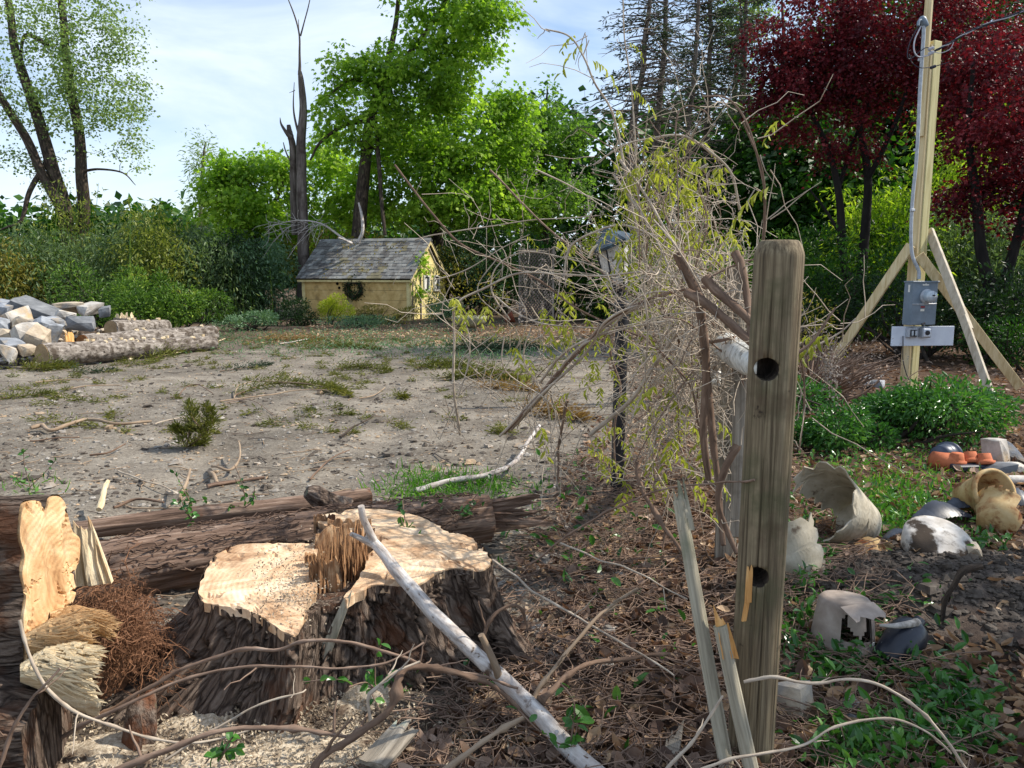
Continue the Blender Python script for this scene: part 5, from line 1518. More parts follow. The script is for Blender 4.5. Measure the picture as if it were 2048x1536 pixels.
leafmat('moss', [(86, 84, 26), (120, 108, 36), (146, 120, 44), (150, 140, 60)], transl=.1)
plain('dark_gap', (24, 20, 18), .9, .1)
plain('window_glass', (44, 50, 60), .08, .8, var=.2)
plain('white_paint', (226, 224, 216), .5, .3)
def build_shed():
    L, W, EH, RH = 3.95, 3.0, 1.47, 2.66
    o = at(820, 642, 26.0); z0 = gz(o[0], o[1])
    root = thing('garden_shed', 'small yellow shed with mossy grey shingle roof at the far side of the yard', 'shed', (o[0], o[1], z0), rotz=R(-17))
    rng = np.random.default_rng(2)
    P = lambda n, mb, m, under=None, smooth=False: part(n, mb, m, root, smooth, under, True)
    # core walls set behind the boards
    mb = MB()
    mb.box((-L / 2, W / 2, EH / 2 - .05), (L - .08, W - .08, EH + .10))
    y0, y1, zz = .04, W - .04, EH
    mb.polys(np.array([[-.04, .06, EH - .02], [-.04, W - .06, EH - .02], [-.04, W / 2, RH - .10], [-L + .04, .06, EH - .02], [-L + .04, W - .06, EH - .02], [-L + .04, W / 2, RH - .10]]), [(0, 1, 2), (3, 5, 4), (0, 2, 5, 3), (1, 4, 5, 2), (0, 3, 4, 1)])
    P('wall', mb, 'dark_gap')
    # wide boards on the front, joints left open
    zs = [0.0, .33, .66, .98, 1.30, EH]
    for k in range(5):
        cuts = [-L + .06, *sorted(rng.uniform(-L + .8, -.8, 1)), -.06] if k in (1, 3) else [-L + .06, -.06]
        for a, b in zip(cuts[:-1], cuts[1:]):
            h = zs[k + 1] - zs[k]
            P('board', MB().box(((a + b) / 2, -.012 + rng.normal() * .003, (zs[k] + zs[k + 1]) / 2), (b - a - .008, .04, h - .007), bev=.002), 'shed_paint_shaded')
    # gable boards
    for k in range(5):
        h = zs[k + 1] - zs[k]
        for a, b in ((.86, W - .06),):
            P('board', MB().box((.012, (a + b) / 2, (zs[k] + zs[k + 1]) / 2), (.04, b - a - .01, h - .012), bev=.004), 'shed_gable_lit')
    hz = RH - .14
    g = MB()
    def gy(z): return (W / 2 - .06) * (hz - z) / (hz - EH)
    for a, b in ((EH + .004, EH + .36), (EH + .372, EH + .72), (EH + .732, hz)):
        q = np.array([[W / 2 - gy(a), a], [W / 2 + gy(a), a], [W / 2 + max(gy(b), .01), b], [W / 2 - max(gy(b), .01), b]])
        V = np.array([[x, y, z] for x in (-.01, .032) for y, z in q])
        P('board', MB().polys(V, [(0, 3, 2, 1), (4, 5, 6, 7), (0, 1, 5, 4), (1, 2, 6, 5), (2, 3, 7, 6), (3, 0, 4, 7)]), 'shed_gable_lit')
    for x, y in ((-.03, -.02), (-L + .03, -.02), (.02, W - .03)):
        P('corner_trim', MB().box((x, y, EH / 2), (.12, .06, EH) if y < 1 else (.06, .12, EH), bev=.006), 'trim_paint')
    P('corner_trim', MB().box((.03, .03, EH / 2), (.06, .10, EH), bev=.006), 'trim_paint')
    # door at the near end of the gable
    d = P('door', MB().box((.01, .46, .80), (.04, .66, 1.56), bev=.005), 'shed_gable_lit')
    P('door_frame', MB().box((.03, .12, .82), (.07, .07, 1.66)).box((.03, .81, .82), (.07, .07, 1.66)).box((.03, .465, 1.64), (.07, .76, .07)), 'bark_grey')
    P('handle', MB().box((.05, .70, .82), (.04, .03, .12), bev=.008), 'bark_dark', d)
    # windows
    for yc in (1.30, 2.20):
        f = MB()
        w, h, zc = .44, .50, 1.20
        for dy, dz, sy, sz in ((-w / 2, 0, .06, h + .06), (w / 2, 0, .06, h + .06), (0, h / 2, w, .06), (0, -h / 2, w, .06)):
            f.box((.055, yc + dy, zc + dz), (.07, sy, sz), bev=.005)
        wdw = P('window', f, 'white_paint')
        P('pane', MB().box((.036, yc, zc), (.012, w - .05, h - .05)), 'window_glass', wdw)
        P('curtain', jag_slab(MB(), (.046, yc - .06, zc - .2), (0, 1, 0), (0, .12, 1), .16, .40, .004, n=6, jag=.1, seed=int(yc * 9)), 'white_paint', wdw)
    # roof deck and shingles, front slope
    ov = .16
    sl = math.atan2(RH - EH, W / 2)
    ey, ez = -ov, EH - ov * math.tan(sl)
    slope_len = math.hypot(W / 2 + ov, RH - ez)
    ud = np.array([0, math.cos(sl), math.sin(sl)]); nd = np.array([0, -math.sin(sl), math.cos(sl)])
    rot = np.stack([np.array([1, 0, 0]), ud, nd], 1)
    roof = P('roof', MB().box(np.array([-L / 2, ey, ez]) + ud * slope_len / 2 + nd * .0, (L + .30, slope_len, .05), rot), 'dark_gap')
    rows = 13; ex = slope_len / rows
    meshes = {}
    for r in range(rows):
        x = -L - .17 - (r % 2) * .09
        while x < .15:
            w = .165 + .02 * rng.random()
            a, b = max(x, -L - .17), min(x + w, .17)
            if b - a > .03:
                c = np.array([(a + b) / 2, ey, ez]) + ud * (r + .5) * ex + nd * (.036 + rng.normal() * .003)
                tilt = rot @ rotm('X', -.055 + rng.normal() * .012)
                u = ((a + b) / 2 + L) / L
                mossy = fbm(np.array([[a * 1.6, r * .35, 3.0]]), 3, 5)[0] > .12 and .25 < u < .85
                m = 'shingle_moss' if mossy and rng.random() < .3 else ('shingle_dark' if rng.random() < .28 + .25 * (u < .3) else 'shingle')  # extra dark shingles at the left end paint in tree shadow
                P('shingle', MB().box(c, (b - a - .008, ex * 1.10, .022), tilt), m, roof)
            x += w
    # back slope, ridge, eave and barge boards
    ud2 = np.array([0, -math.cos(sl), math.sin(sl)]); nd2 = np.array([0, math.sin(sl), math.cos(sl)])
    rot2 = np.stack([np.array([-1, 0, 0]), ud2, nd2], 1)
    P('roof_slope', MB().box(np.array([-L / 2, W + ov, ez]) + ud2 * slope_len / 2, (L + .30, slope_len, .07), rot2), 'shingle_dark')
    P('ridge_cap', MB().box((-L / 2, W / 2 - .05, RH + .03), (L + .32, .16, .03), rotm('X', sl), bev=.006).box((-L / 2, W / 2 + .06, RH + .03), (L + .32, .16, .03), rotm('X', -sl), bev=.006), 'shingle')
    P('eave_board', MB().box((-L / 2, ey + .03, ez - .02), (L + .28, .03, .14), bev=.004), 'trim_paint')
    for u_, ys in ((ud, ey), (ud2, W + ov)):
        rr = np.stack([np.array([1, 0, 0]), u_, np.cross(np.array([1, 0, 0]), u_)], 1)
        P('barge_board', MB().box(np.array([.135, ys, ez - .04]) + u_ * slope_len / 2, (.03, slope_len, .13), rr, bev=.004), 'trim_paint')
    # moss and leaf drift on the shingles
    mb = MB()
    n = 700
    u = rng.random(n); v = rng.random(n)
    k = (fbm(np.stack([u * 7, v * 3.5, u * 0], -1), 3, 8) > .10) & (u > .2) & (u < .82)
    u, v = u[k], v[k]
    pos = np.array([-L, ey, ez]) + u[:, None] * np.array([L, 0, 0]) + (v * slope_len)[:, None] * ud + nd * .06
    mb.leaves(pos, rnd_dirs(len(u), 0, rng), nd[None] + rng.normal(size=(len(u), 3)) * .5, .03 + .06 * rng.random(len(u)), .03 + .04 * rng.random(len(u)))
    mo = P('moss', mb, 'moss', roof); mo['kind'] = 'stuff'
    # vent and knot holes
    P('vent', MB().tube(np.array([[-2.62, -.02, 1.20], [-2.62, -.05, 1.20]]), .05, 12).tube(np.array([[-2.55, -.02, 1.06], [-2.55, -.05, 1.06]]), .045, 12), 'dark_gap')
    return root, o, z0
SHED, SO, SZ = build_shed()
def shed_pt(x, y, z):
    c, s = math.cos(R(-17)), math.sin(R(-17))
    return np.array([SO[0] + x * c - y * s, SO[1] + x * s + y * c, SZ + z])
# wreath hung on the wall
rng = np.random.default_rng(4)
wc = shed_pt(-1.98, -.10, 1.02)
root = thing('wreath', 'dark round wreath hung on the shed front wall', 'wreath', wc)
mb = MB(); lf = MB()
ax, az = nrm(shed_pt(-1, 0, 0) - shed_pt(-2, 0, 0)), np.array([0, 0, 1.0])
a = np.linspace(0, 2 * math.pi, 30)
for k in range(9):
    rr = .26 + rng.normal() * .05
    mb.tube(wc + np.cos(a)[:, None] * ax * rr + np.sin(a)[:, None] * az * rr + rng.normal(size=(30, 3)) * .02, .012, 4, cap=False)
part('hoop', mb, 'bark_dark', root)
a = rng.random(420) * 2 * math.pi; rr = .26 + rng.normal(size=420) * .09
pos = wc + np.cos(a)[:, None] * ax * rr[:, None] + np.sin(a)[:, None] * az * rr[:, None] + rng.normal(size=(420, 3)) * .03
lf.leaves(pos, rng.normal(size=(420, 3)), rng.normal(size=(420, 3)), .10, .04)
part('leaves', lf, 'leaf_dark', root, smooth=False)
# climbing vine on the gable
rng = np.random.default_rng(6)
root = thing('climbing_vine', 'leafy green vine climbing the shed gable around the door', 'vine', shed_pt(.1, .1, 0))
st, lf = MB(), MB()
for q in ([(.10, .05, 0), (.14, .10, .6), (.12, .2, 1.0), (.12, .35, 1.6), (.14, .9, 1.75), (.14, 1.4, 1.62)], [(.12, .15, .9), (.16, .5, .92), (.16, .8, .82)], [(.12, .35, 1.6), (.14, .6, 2.0), (.16, .9, 2.05)]):
    p = cr([shed_pt(*w) for w in q], 6); st.tube(p, .012, 5, cap=False)
    i = rng.integers(len(p) // 3, len(p), 44)
    pos = p[i] + rng.normal(size=(44, 3)) * .11
    lf.leaves(pos, rng.normal(size=(44, 3)) - np.array([0, 0, .6]), rng.normal(size=(44, 3)) + np.array([.6, -.6, .3]), .15, .13, 'maple')
part('stem', st, 'bark_grey', root); part('foliage', lf, 'leaf_maple', root, smooth=False)
# dead branch lying on the roof ridge
root = thing('dead_branch', 'bleached dead branch lying over the shed ridge', 'branch', at(715, 480, 27.4))
for pts in ([(704, 487, 27.2, .05), (680, 473, 27.2, .04), (640, 448, 27.2, .03), (600, 440, 27, .02), (560, 446, 27, .012), (535, 452, 26.8, .006)], [(716, 485, 27.4, .07), (724, 462, 27.4, .06), (722, 430, 27.5, .05), (716, 405, 27.6, .03)], [(704, 487, 27.2, .04), (690, 480, 27, .03), (676, 476, 26.8, .03)]):
    q = wob(cr(PX(pts), 5), .03, pts[0][0]); part('limb', MB().tube(q, q[:, 3], 7), 'white_branch', root)
tw = MB(); rng = np.random.default_rng(8)
for k in range(46):
    s = np.array(at(rng.uniform(535, 660), rng.uniform(440, 455), 27)); e = s + rng.normal(size=3) * np.array([.5, .3, .35]) + np.array([-.2, 0, -.25])
    tw.tube(cr([s, (s + e) / 2 + rng.normal(size=3) * .08, e], 3), [.012, .011, .01, .008, .007, .005, .004][:7] if False else .007, 3, cap=False)
part('twigs', tw, 'white_branch', root)

# ------------------------------------------------------------------ things round the shed
b = gp(938, 662); rng = np.random.default_rng(3)
root = thing('stone_planter', 'shallow round concrete planter bowl on a short foot near the shed', 'planter', b)
part('bowl', MB().lathe([(.0, .10), (.30, .12), (.44, .20), (.48, .34), (.49, .40), (.44, .40), (.40, .34), (.0, .31)], 28, loc=b), 'concrete', root)
part('foot', MB().lathe([(.0, -.02), (.26, -.02), (.22, .04), (.20, .13), (.0, .13)], 20, loc=b), 'concrete', root)
for k in range(12):
    s = b + np.array([rng.normal() * .2, rng.normal() * .2, .34]); e = s + np.array([rng.normal() * .25, rng.normal() * .2, .1 + .3 * rng.random()])
    part('dead_stem', MB().tube(cr([s, (s + e) / 2 + rng.normal(size=3) * .05, e], 4), .008, 4, cap=False), 'vine_brown', root)
# lattice panel
c0, c1 = at(1040, 640, 24.5), at(1105, 640, 23.6); zb = gz(c0[0], c0[1]); H = at(1070, 500, 24)[2] - zb
root = thing('lattice_panel', 'brown diagonal lattice panel standing among the vines near the planter', 'lattice', ((c0 + c1) / 2 * np.array([1, 1, 0]) + np.array([0, 0, zb])))
xd = nrm((c1 - c0) * np.array([1, 1, 0])); WL = np.linalg.norm((c1 - c0)[:2]); nd = np.cross(xd, (0, 0, 1))
o0 = np.array([c0[0], c0[1], zb])
for fam in (-1, 1):
    for k in np.arange(-H - .1, WL + H, .125):
        # line x = k + fam-direction * z clipped to the panel
        zs_ = np.array([0, H]); xs_ = k + zs_ if fam > 0 else k + H - zs_
        t0, t1 = 0.0, 1.0
        xa, xb = xs_[0], xs_[1]
        lo, hi = sorted([(0 - xa) / (xb - xa), (WL - xa) / (xb - xa)])
        t0, t1 = max(0, lo), min(1, hi)
        if t1 - t0 < .03: continue
        pa = o0 + xd * (xa + (xb - xa) * t0) + np.array([0, 0, H * t0 + .04]) + nd * .008 * fam
        pb = o0 + xd * (xa + (xb - xa) * t1) + np.array([0, 0, H * t1 + .04]) + nd * .008 * fam
        dd = nrm(pb - pa); sd = np.cross(nd, dd); rot = np.stack([sd, nd, dd], 1)
        part('slat', MB().box((pa + pb) / 2, (.038, .010, np.linalg.norm(pb - pa)), rot), 'bark_grey', root, smooth=False)
for x in (-.02, WL + .02):
    part('upright', MB().beam(o0 + xd * x - np.array([0, 0, .1]), o0 + xd * x + np.array([0, 0, H + .1]), .06, .06), 'dead_wood', root, smooth=False)
b = gp(1010, 650)
root = thing('clay_pot', 'broken clay pot lying beside the lattice panel', 'pot', b)
part('shell', MB().lathe([(.10, 0), (.15, .22), (.17, .22), (.17, .28), (.15, .28), (.13, .2)], 18, rotm('Y', R(70)), b + np.array([0, 0, .15])), plain('terracotta_far', (128, 70, 50), .8, .2), root)

shrub('rhododendron', 'dense rounded rhododendron with yellow-green leaf tips behind the logs', 340, 640, 18.5, 1.95, 1.25, 'leaf_shrub', 5200, .10, seed=101, shape='fold', wr=.34, up=.9, hollow=.75)
shrub('rhododendron', 'taller loose shrub with bare lower stems behind the rubble', 205, 600, 19.5, 2.1, 1.85, 'leaf_shrub', 3600, .11, seed=102, shape='fold', wr=.34, up=.8, stems=26, hollow=.6)
shrub('rhododendron', 'pointed upright shrub joined to the rounded rhododendron', 312, 600, 19.2, .95, 1.75, 'leaf_shrub', 2400, .10, seed=103, shape='fold', wr=.34, lobes=4)
shrub('gold_bush', 'small golden-green bush against the shed front wall', 662, 655, 24.0, 1.0, .86, 'leaf_gold', 3000, .06, seed=104)
shrub('low_shrub', 'low dark leafy shrub left of the golden bush', 590, 660, 23.5, 1.5, .7, 'leaf_dark', 3000, .07, seed=105)
shrub('low_shrub', 'blue-green weedy clump behind the log ends', 500, 665, 21.5, 1.7, .55, 'leaf_blue', 3200, .07, seed=106)
shrub('low_shrub', 'blue-green shrub beside the shed door', 880, 640, 25.5, 1.2, .8, 'leaf_blue', 2200, .07, seed=107)
shrub('low_shrub', 'tangled low shrub at the foot of the shed front wall', 760, 655, 24.6, 1.4, .45, 'leaf_olive', 1600, .07, seed=108, stems=40)
shrub('low_shrub', 'grey-green weeds growing along the shed front', 720, 668, 22.6, 2.2, .35, 'leaf_blue', 2600, .06, seed=109)

# ------------------------------------------------------------------ logs and rubble
def plain_log(label, a, b, r0, r1, bark, end, seed, n=70, knots=0, far='cut_dull'):
    root = thing('felled_log', label, 'log', ((a[0] + b[0]) / 2, (a[1] + b[1]) / 2, 0), 'felled spruce logs')
    p = np.array([[*(a * (1 - t) + b * t), r0 * (1 - t) + r1 * t] for t in np.linspace(0, 1, 6)])
    p[1:-1, :3] += np.random.default_rng(seed).normal(size=(4, 3)) * .01
    mb = MB()
    q = bark_log(mb, p, r0, 36, n, .10, 6.0, seed)
    part('bark', mb, bark, root)
    d = nrm(b - a)
    for c, s, r, m in ((a, -1, r0, end), (b, 1, r1, far)):
        t = np.linspace(0, 2 * math.pi, 30, endpoint=False)
        u = nrm(np.cross(d, (0, 0, 1))); v = np.cross(u, d)
        ring = c + d * s * .012 + (np.cos(t)[:, None] * u + np.sin(t)[:, None] * v) * r * .95
        mb = MB(); face_cap(mb, ring, d * s, 6, .003, seed, thick=.012)
        V = mb.V[-1]; mb.T[-1] = np.stack([(V - c) @ u, (V - c) @ v, (V - c) @ d], -1)
        part('sawn_end', mb, m, root, smooth=False)
    rng = np.random.default_rng(seed + 1)
    for k in range(knots):
        i = rng.integers(4, len(q) - 4); an = rng.uniform(-.2, 1.9)
        u = nrm(np.cross(d, (0, 0, 1))); w = np.array([0, -math.cos(an), math.sin(an)]) if abs(d[0]) > .2 else u
        c = q[i, :3] + w * q[i, 3] * .95
        part('knot', MB().tube(np.array([c, c + w * .045]), .028 + .02 * rng.random(), 9), 'pale_split', root, smooth=False)
    return root
plain_log('near spruce log with dull sawn end resting on cut greenery', np.array([*at(85, 716, 12.9)[:2], .21]), np.array([*at(425, 650, 16.0)[:2], .15]), .20, .14, 'bark_spruce', 'cut_dull', 1, 90, 26)
plain_log('second spruce log with reddish sawn end lying behind the near one', np.array([*at(165, 680, 14.0)[:2], .30]), np.array([*at(424, 640, 16.9)[:2], .26]), .175, .18, 'bark_spruce', 'end_red', 2, 80, 8)
plain_log('short round spruce log on top of the rubble edge', np.array([*at(222, 650, 15.6)[:2], .46]), np.array([*at(330, 640, 17.2)[:2], .40]), .17, .15, 'bark_spruce', 'cut_dull', 3, 50, 6)
root = thing('splintered_stump', 'small far stump with a torn pale splintered top behind the logs', 'stump', (*at(250, 640, 16.6)[:2], 0))
c = at(250, 640, 16.6); c[2] = .30
part('bark', MB().tube(np.array([[c[0], c[1], -.05], [c[0], c[1], .35], [c[0], c[1], .62]]), [.26, .23, .22], 18), 'bark_spruce', root)
mb = MB()
for k in range(9):
    a = k * .7; jag_slab(mb, (c[0] + math.cos(a) * .15, c[1] + math.sin(a) * .15, .60), (-math.sin(a), math.cos(a), 0), (0, 0, 1), .14, (.04 + .10 * (k % 3 == 0) + .07 * (k % 4 == 1)), .02, n=5, jag=.8, seed=k)
part('splinters', mb, 'pale_split', root, smooth=False)
mb = MB(); jag_slab(mb, at(140, 700, 13.4), (.2, .9, 0), (0, .05, 1), .18, .32, .05, n=6, jag=.3, seed=12)
single('split_block', mb, 'fresh_split', 'orange split block wedged at the reddish log end', 'wood block', at(140, 700, 13.4), smooth=False)

def rock(mb, c, size, rz, tilt, seed, sharp=.28):
    rng = np.random.default_rng(seed)
    # irregular broken block: hull of a roughly boxy scatter
    import bmesh
    bm = bmesh.new()
    pts = []
    for x in (-1, 1):
        for y in (-1, 1):
            for z in (-1, 1):
                if rng.random() < .16: continue
                v = np.array([x, y, z], float) * (1 - (sharp + .16) * rng.random(3))
                pts.append(v)
                w = v.copy(); w[rng.integers(3)] *= .55 + .3 * rng.random(); w *= 1.02; pts.append(w)
    for k in range(5):
        v = nrm(rng.normal(size=3)); pts.append(v * (.95 + .2 * rng.random()))
    bv = [bm.verts.new(p) for p in pts]
    r = bmesh.ops.convex_hull(bm, input=bv)
    bmesh.ops.delete(bm, geom=[v for v in bm.verts if not v.link_faces], context='VERTS')
    bmesh.ops.triangulate(bm, faces=bm.faces[:])
    bmesh.ops.subdivide_edges(bm, edges=bm.edges[:], cuts=2, use_grid_fill=True, smooth=.09)
    for v in bm.verts:
        c_ = np.array(v.co[:]); k_ = 1 + .09 * float(fbm((c_ * 2.6 + seed)[None], 4, seed)[0])
        v.co = tuple(c_ * k_)
    bm.verts.ensure_lookup_table(); bm.verts.index_update()
    keep = [v for v in bm.verts if v.link_faces]
    idx = {v: i for i, v in enumerate(keep)}
    P = np.array([v.co[:] for v in keep]) * np.asarray(size) / 2
    F = [tuple(idx[v] for v in f.verts) for f in bm.faces]
    bm.free()
    M = rotm('Z', rz) @ rotm('X', tilt[0]) @ rotm('Y', tilt[1])
    mb.polys(P @ M.T + np.asarray(c), F)
    return mb
ROCKS = [  # px, py, depth, (w, d, h), material, label
    (78, 622, 16.2, (.95, .55, .26), 'rock_slate', 'big tilted slab of slate-blue stone topping the rubble', (.15, .38)),
    (130, 612, 17.0, (.7, .5, .28), 'rock_tan', 'pale flat block behind the big blue slab', (0, .2)),
    (178, 618, 17.0, (.42, .4, .24), 'rock_pale', 'white angular stone near the splintered stump', (.1, .1)),
    (210, 622, 16.8, (.22, .3, .2), 'rock_slate', 'small blue-grey stone against the splintered stump', (.2, -.1)),
    (160, 645, 15.6, (.62, .4, .2), 'rock_slate', 'blue-grey slab just left of the round log', (.3, .1)),
    (30, 642, 14.8, (.55, .5, .34), 'rock_pale', 'large pale stone at the picture edge of the pile', (.3, -.2)),
    (58, 650, 14.4, (.5, .5, .26), 'rock_tan', 'tan block lying across the pale stone', (-.2, .3)),
    (8, 625, 16.0, (.5, .5, .4), 'rock_grey', 'grey stone cut by the picture edge', (.2, .2)),
    (20, 618, 17, (.3, .3, .22), 'rock_tan', 'round tan stone left of the big slab', (0, 0)),
    (86, 652, 14.3, (.3, .4, .3), 'rock_grey', 'upright dark grey stone between slab and tan block', (.4, .5)),
    (50, 674, 13.7, (.42, .36, .4), 'rock_pale', 'bright white block at the front of the pile', (.2, -.35)),
    (76, 678, 13.6, (.34, .4, .36), 'rock_tan', 'sandy block beside the bright white one', (.3, .4)),
    (14, 672, 13.8, (.3, .4, .3), 'rock_tan', 'tan stone low at the picture edge', (.4, -.3)),
    (26, 692, 13.2, (.26, .3, .22), 'rock_grey', 'small grey stone at the toe of the pile', (.1, .3)),
    (14, 708, 12.9, (.26, .3, .26), 'rock_pale', 'pale stone lowest at the picture edge', (-.2, .3)),
    (104, 668, 13.9, (.2, .3, .4), 'rock_grey', 'narrow leaning grey stone beside the sandy block', (.3, .6)),
    (112, 645, 14.6, (.3, .3, .2), 'rock_grey', 'half-hidden grey stone under the big slab', (.1, .1)),
    (5, 655, 14.2, (.3, .4, .3), 'rock_grey', 'grey boulder at the very edge', (.3, .2)),
    (55, 700, 13.1, (.22, .24, .16), 'rock_tan', 'flat tan stone before the white block', (0, .2)),
    (-30, 660, 14.2, (.5, .5, .5), 'rock_tan', 'tan stone mostly outside the picture', (.2, .2)),
    (130, 632, 15.9, (.36, .3, .2), 'rock_pale', 'small pale stone under the conifer sprigs', (.1, .2)),
    (42, 632, 15.4, (.3, .3, .24), 'rock_grey', 'grey wedge below the slate slab', (.5, .1)),
]
for k, (px, py, d, sz, m, lab, tl) in enumerate(ROCKS):
    c = at(px, py, d)
    c[2] = max(c[2], sz[2] * .3)
    mb = rock(MB(), c, np.array(sz) * 1.12, .6 * math.sin(k * 2.3), tl, 200 + k)
    tag(mb.build('rubble_stone', m, loc=c, smooth=False), lab, 'stone', 'stones of the rubble pile')
# inner heap under the stones
mb = MB(); heap_on(mb, at(50, 660, 14.8) * np.array([1, 1, 0]), 1.25, 1.5, .62, 4, 40, 12); heap_on(mb, at(165, 640, 16.2) * np.array([1, 1, 0]), .9, .9, .45, 5, 40, 12)
rng = np.random.default_rng(12)
for k in range(320):
    a, r = rng.random() * 6.28, rng.random() ** .6
    big = rng.random() < .75
    c = (at(50, 660, 14.8) if big else at(165, 640, 16.2)); rx, ry, h = (1.35, 1.6, .62) if big else (1.0, 1.0, .45)
    x, y = c[0] + math.cos(a) * r * rx, c[1] + math.sin(a) * r * ry
    z = gz(x, y) + h * (1 - r * r) ** 1.5
    s_ = np.exp(rng.normal(-2.9, .5))
    V0 = nrm(rng.normal(size=(12, 3))) * s_ * (.7 + .5 * rng.random((12, 1))) * np.array([1, 1, .7])
    import bmesh
    bm = bmesh.new(); bmesh.ops.convex_hull(bm, input=[bm.verts.new(v) for v in V0])
    kv = [v for v in bm.verts if v.link_faces]; ix = {v: i for i, v in enumerate(kv)}
    mb.polys(np.array([v.co[:] for v in kv]) + np.array([x, y, z]), [tuple(ix[v] for v in f.verts) for f in bm.faces], mi=1 + k % 2)
    bm.free()
stuff('rubble_heap', mb, ['soil_dark', 'rock_tan', 'rock_pale'], 'soil and small rubble under the pile of stones', 'rubble', smooth=False)

# ------------------------------------------------------------------ lantern post
mat('black_metal', [(0.3, (26, 26, 30)), (0.6, (40, 40, 46)), (0.8, (58, 58, 64))], 20, rough=.5, bump=.2, spec=.4)
mat('lantern_roof', [(0.3, (30, 40, 48)), (0.55, (52, 70, 82)), (0.75, (110, 134, 148))], 14, rough=.45, bump=.2, spec=.5)  # bluish sheen of the black roof put into its colour
mat('dirty_glass', [(0.3, (150, 146, 140)), (0.55, (196, 192, 188)), (0.75, (226, 224, 222))], 22, rough=.35, bump=.2, spec=.5, patches=[((92, 84, 76), 30, .56, .64)])
b = gp(1234, 985); d0 = b[1]
root = thing('lantern_post', 'black post with a grimy white lantern standing inside the vine tangle', 'lamp post', b)
zt = at(1236, 610, d0)[2]
part('pole', MB().tube(np.array([[b[0], b[1], -.1], [b[0] + .003, b[1], .5], [b[0] + .012, b[1], zt]]), [.047, .046, .045], 20), 'black_metal', root)
part('collar', MB().lathe([(.0, 0), (.055, 0), (.06, .02), (.05, .04), (.035, .09), (.05, .12), (.0, .12)], 18, loc=(b[0] + .012, b[1], zt - .02)), 'black_metal', root)
lc = np.array([b[0] - .02, b[1], zt + .09]); tl = rotm('Y', R(-8))
mb = MB(); S = 6
hz = at(1228, 492, d0)[2] - lc[2]
part('cap_base', MB().lathe([(.0, 0), (.06, 0), (.075, .03), (.085, .05), (.0, .05)], S, tl, lc), 'black_metal', root, smooth=False)
for k in range(S):
    a, a2 = k * math.pi / 3, (k + 1) * math.pi / 3
    r0, r1 = .075, .115
    V = np.array([[math.cos(a) * r0, math.sin(a) * r0, .05], [math.cos(a2) * r0, math.sin(a2) * r0, .05], [math.cos(a2) * r1, math.sin(a2) * r1, hz], [math.cos(a) * r1, math.sin(a) * r1, hz]]) @ tl.T + lc
    ce = V.mean(0); ax_ = np.array([lc[0], lc[1], ce[2]]); nn = nrm(ce - ax_)
    part('glass_pane', MB().polys(np.vstack([V, V - nn * .006]), [(0, 1, 2, 3), (7, 6, 5, 4), (0, 4, 5, 1), (1, 5, 6, 2), (2, 6, 7, 3), (3, 7, 4, 0)]), 'dirty_glass', root, smooth=False)
    part('glazing_bar', MB().beam(V[0], V[3], .012, .012), 'black_metal', root, smooth=False)
part('roof', MB().lathe([(.0, -.01), (.15, -.02), (.155, .0), (.09, .055), (.05, .075), (.03, .10), (.02, .12), (.0, .13)], S, rotm('Y', R(-24)), lc + np.array([-.045, 0, hz + .015])), 'lantern_roof', root, smooth=False)
part('arm', MB().tube(cr([lc + np.array([-.11, -.02, hz + .02]), lc + np.array([-.17, -.02, hz - .02]), lc + np.array([-.20, -.02, hz - .08])], 5), .014, 8), 'pale_split', root)

# ------------------------------------------------------------------ power pole
b = gp(1817, 786); b = np.array([b[0], b[1], gz(b[0], b[1])]); PD = b[1]
root = thing('power_pole', 'tall new timber power pole braced by three boards, with meter and conduit', 'power pole', b)
rz = R(28)
M = rotm('Z', rz)
def pp_(x, y, z): return b + M @ np.array([x, y, z])
ztop = at(1868, 84, PD)[2] - b[2]
part('post', MB().box(pp_(.0, 0, ztop / 2 - .15), (.14, .14, ztop + .3), M, bev=.006), 'lumber_treated', root, smooth=False)
part('side_plank', MB().box(pp_(-.092, 0, 2.2 - .1), (.04, .12, 4.4), M, bev=.004), 'lumber', root, smooth=False)
part('top_plank', MB().box(pp_(-.135, -.0, (at(1845, 275, PD)[2] - b[2] + 6.2) / 2), (.04, .09, 6.2 - (at(1845, 275, PD)[2] - b[2])), M, bev=.004), 'lumber', root, smooth=False)
zz = lambda px, py, d=PD: at(px, py, d)
part('brace', MB().beam(zz(1822, 490, PD - .1), gp(1630, 772, -.02) + np.array([0, 0, 0]), .04, .12, roll=.2), 'lumber', root, smooth=False)
part('brace', MB().beam(zz(1838, 510, PD - .16), at(2040, 775, PD - .2), .04, .12, roll=.3), 'lumber', root, smooth=False)
e1 = gp(1994, 826)
part('brace', MB().beam(zz(1858, 460, PD + .05), at(1937, 660, PD - .75), .06, .10, roll=-.4), 'lumber_grey', root, smooth=False)
part('brace', MB().beam(at(1925, 632, PD - .74), e1, .045, .09, roll=-.4), 'lumber_grey', root, smooth=False)
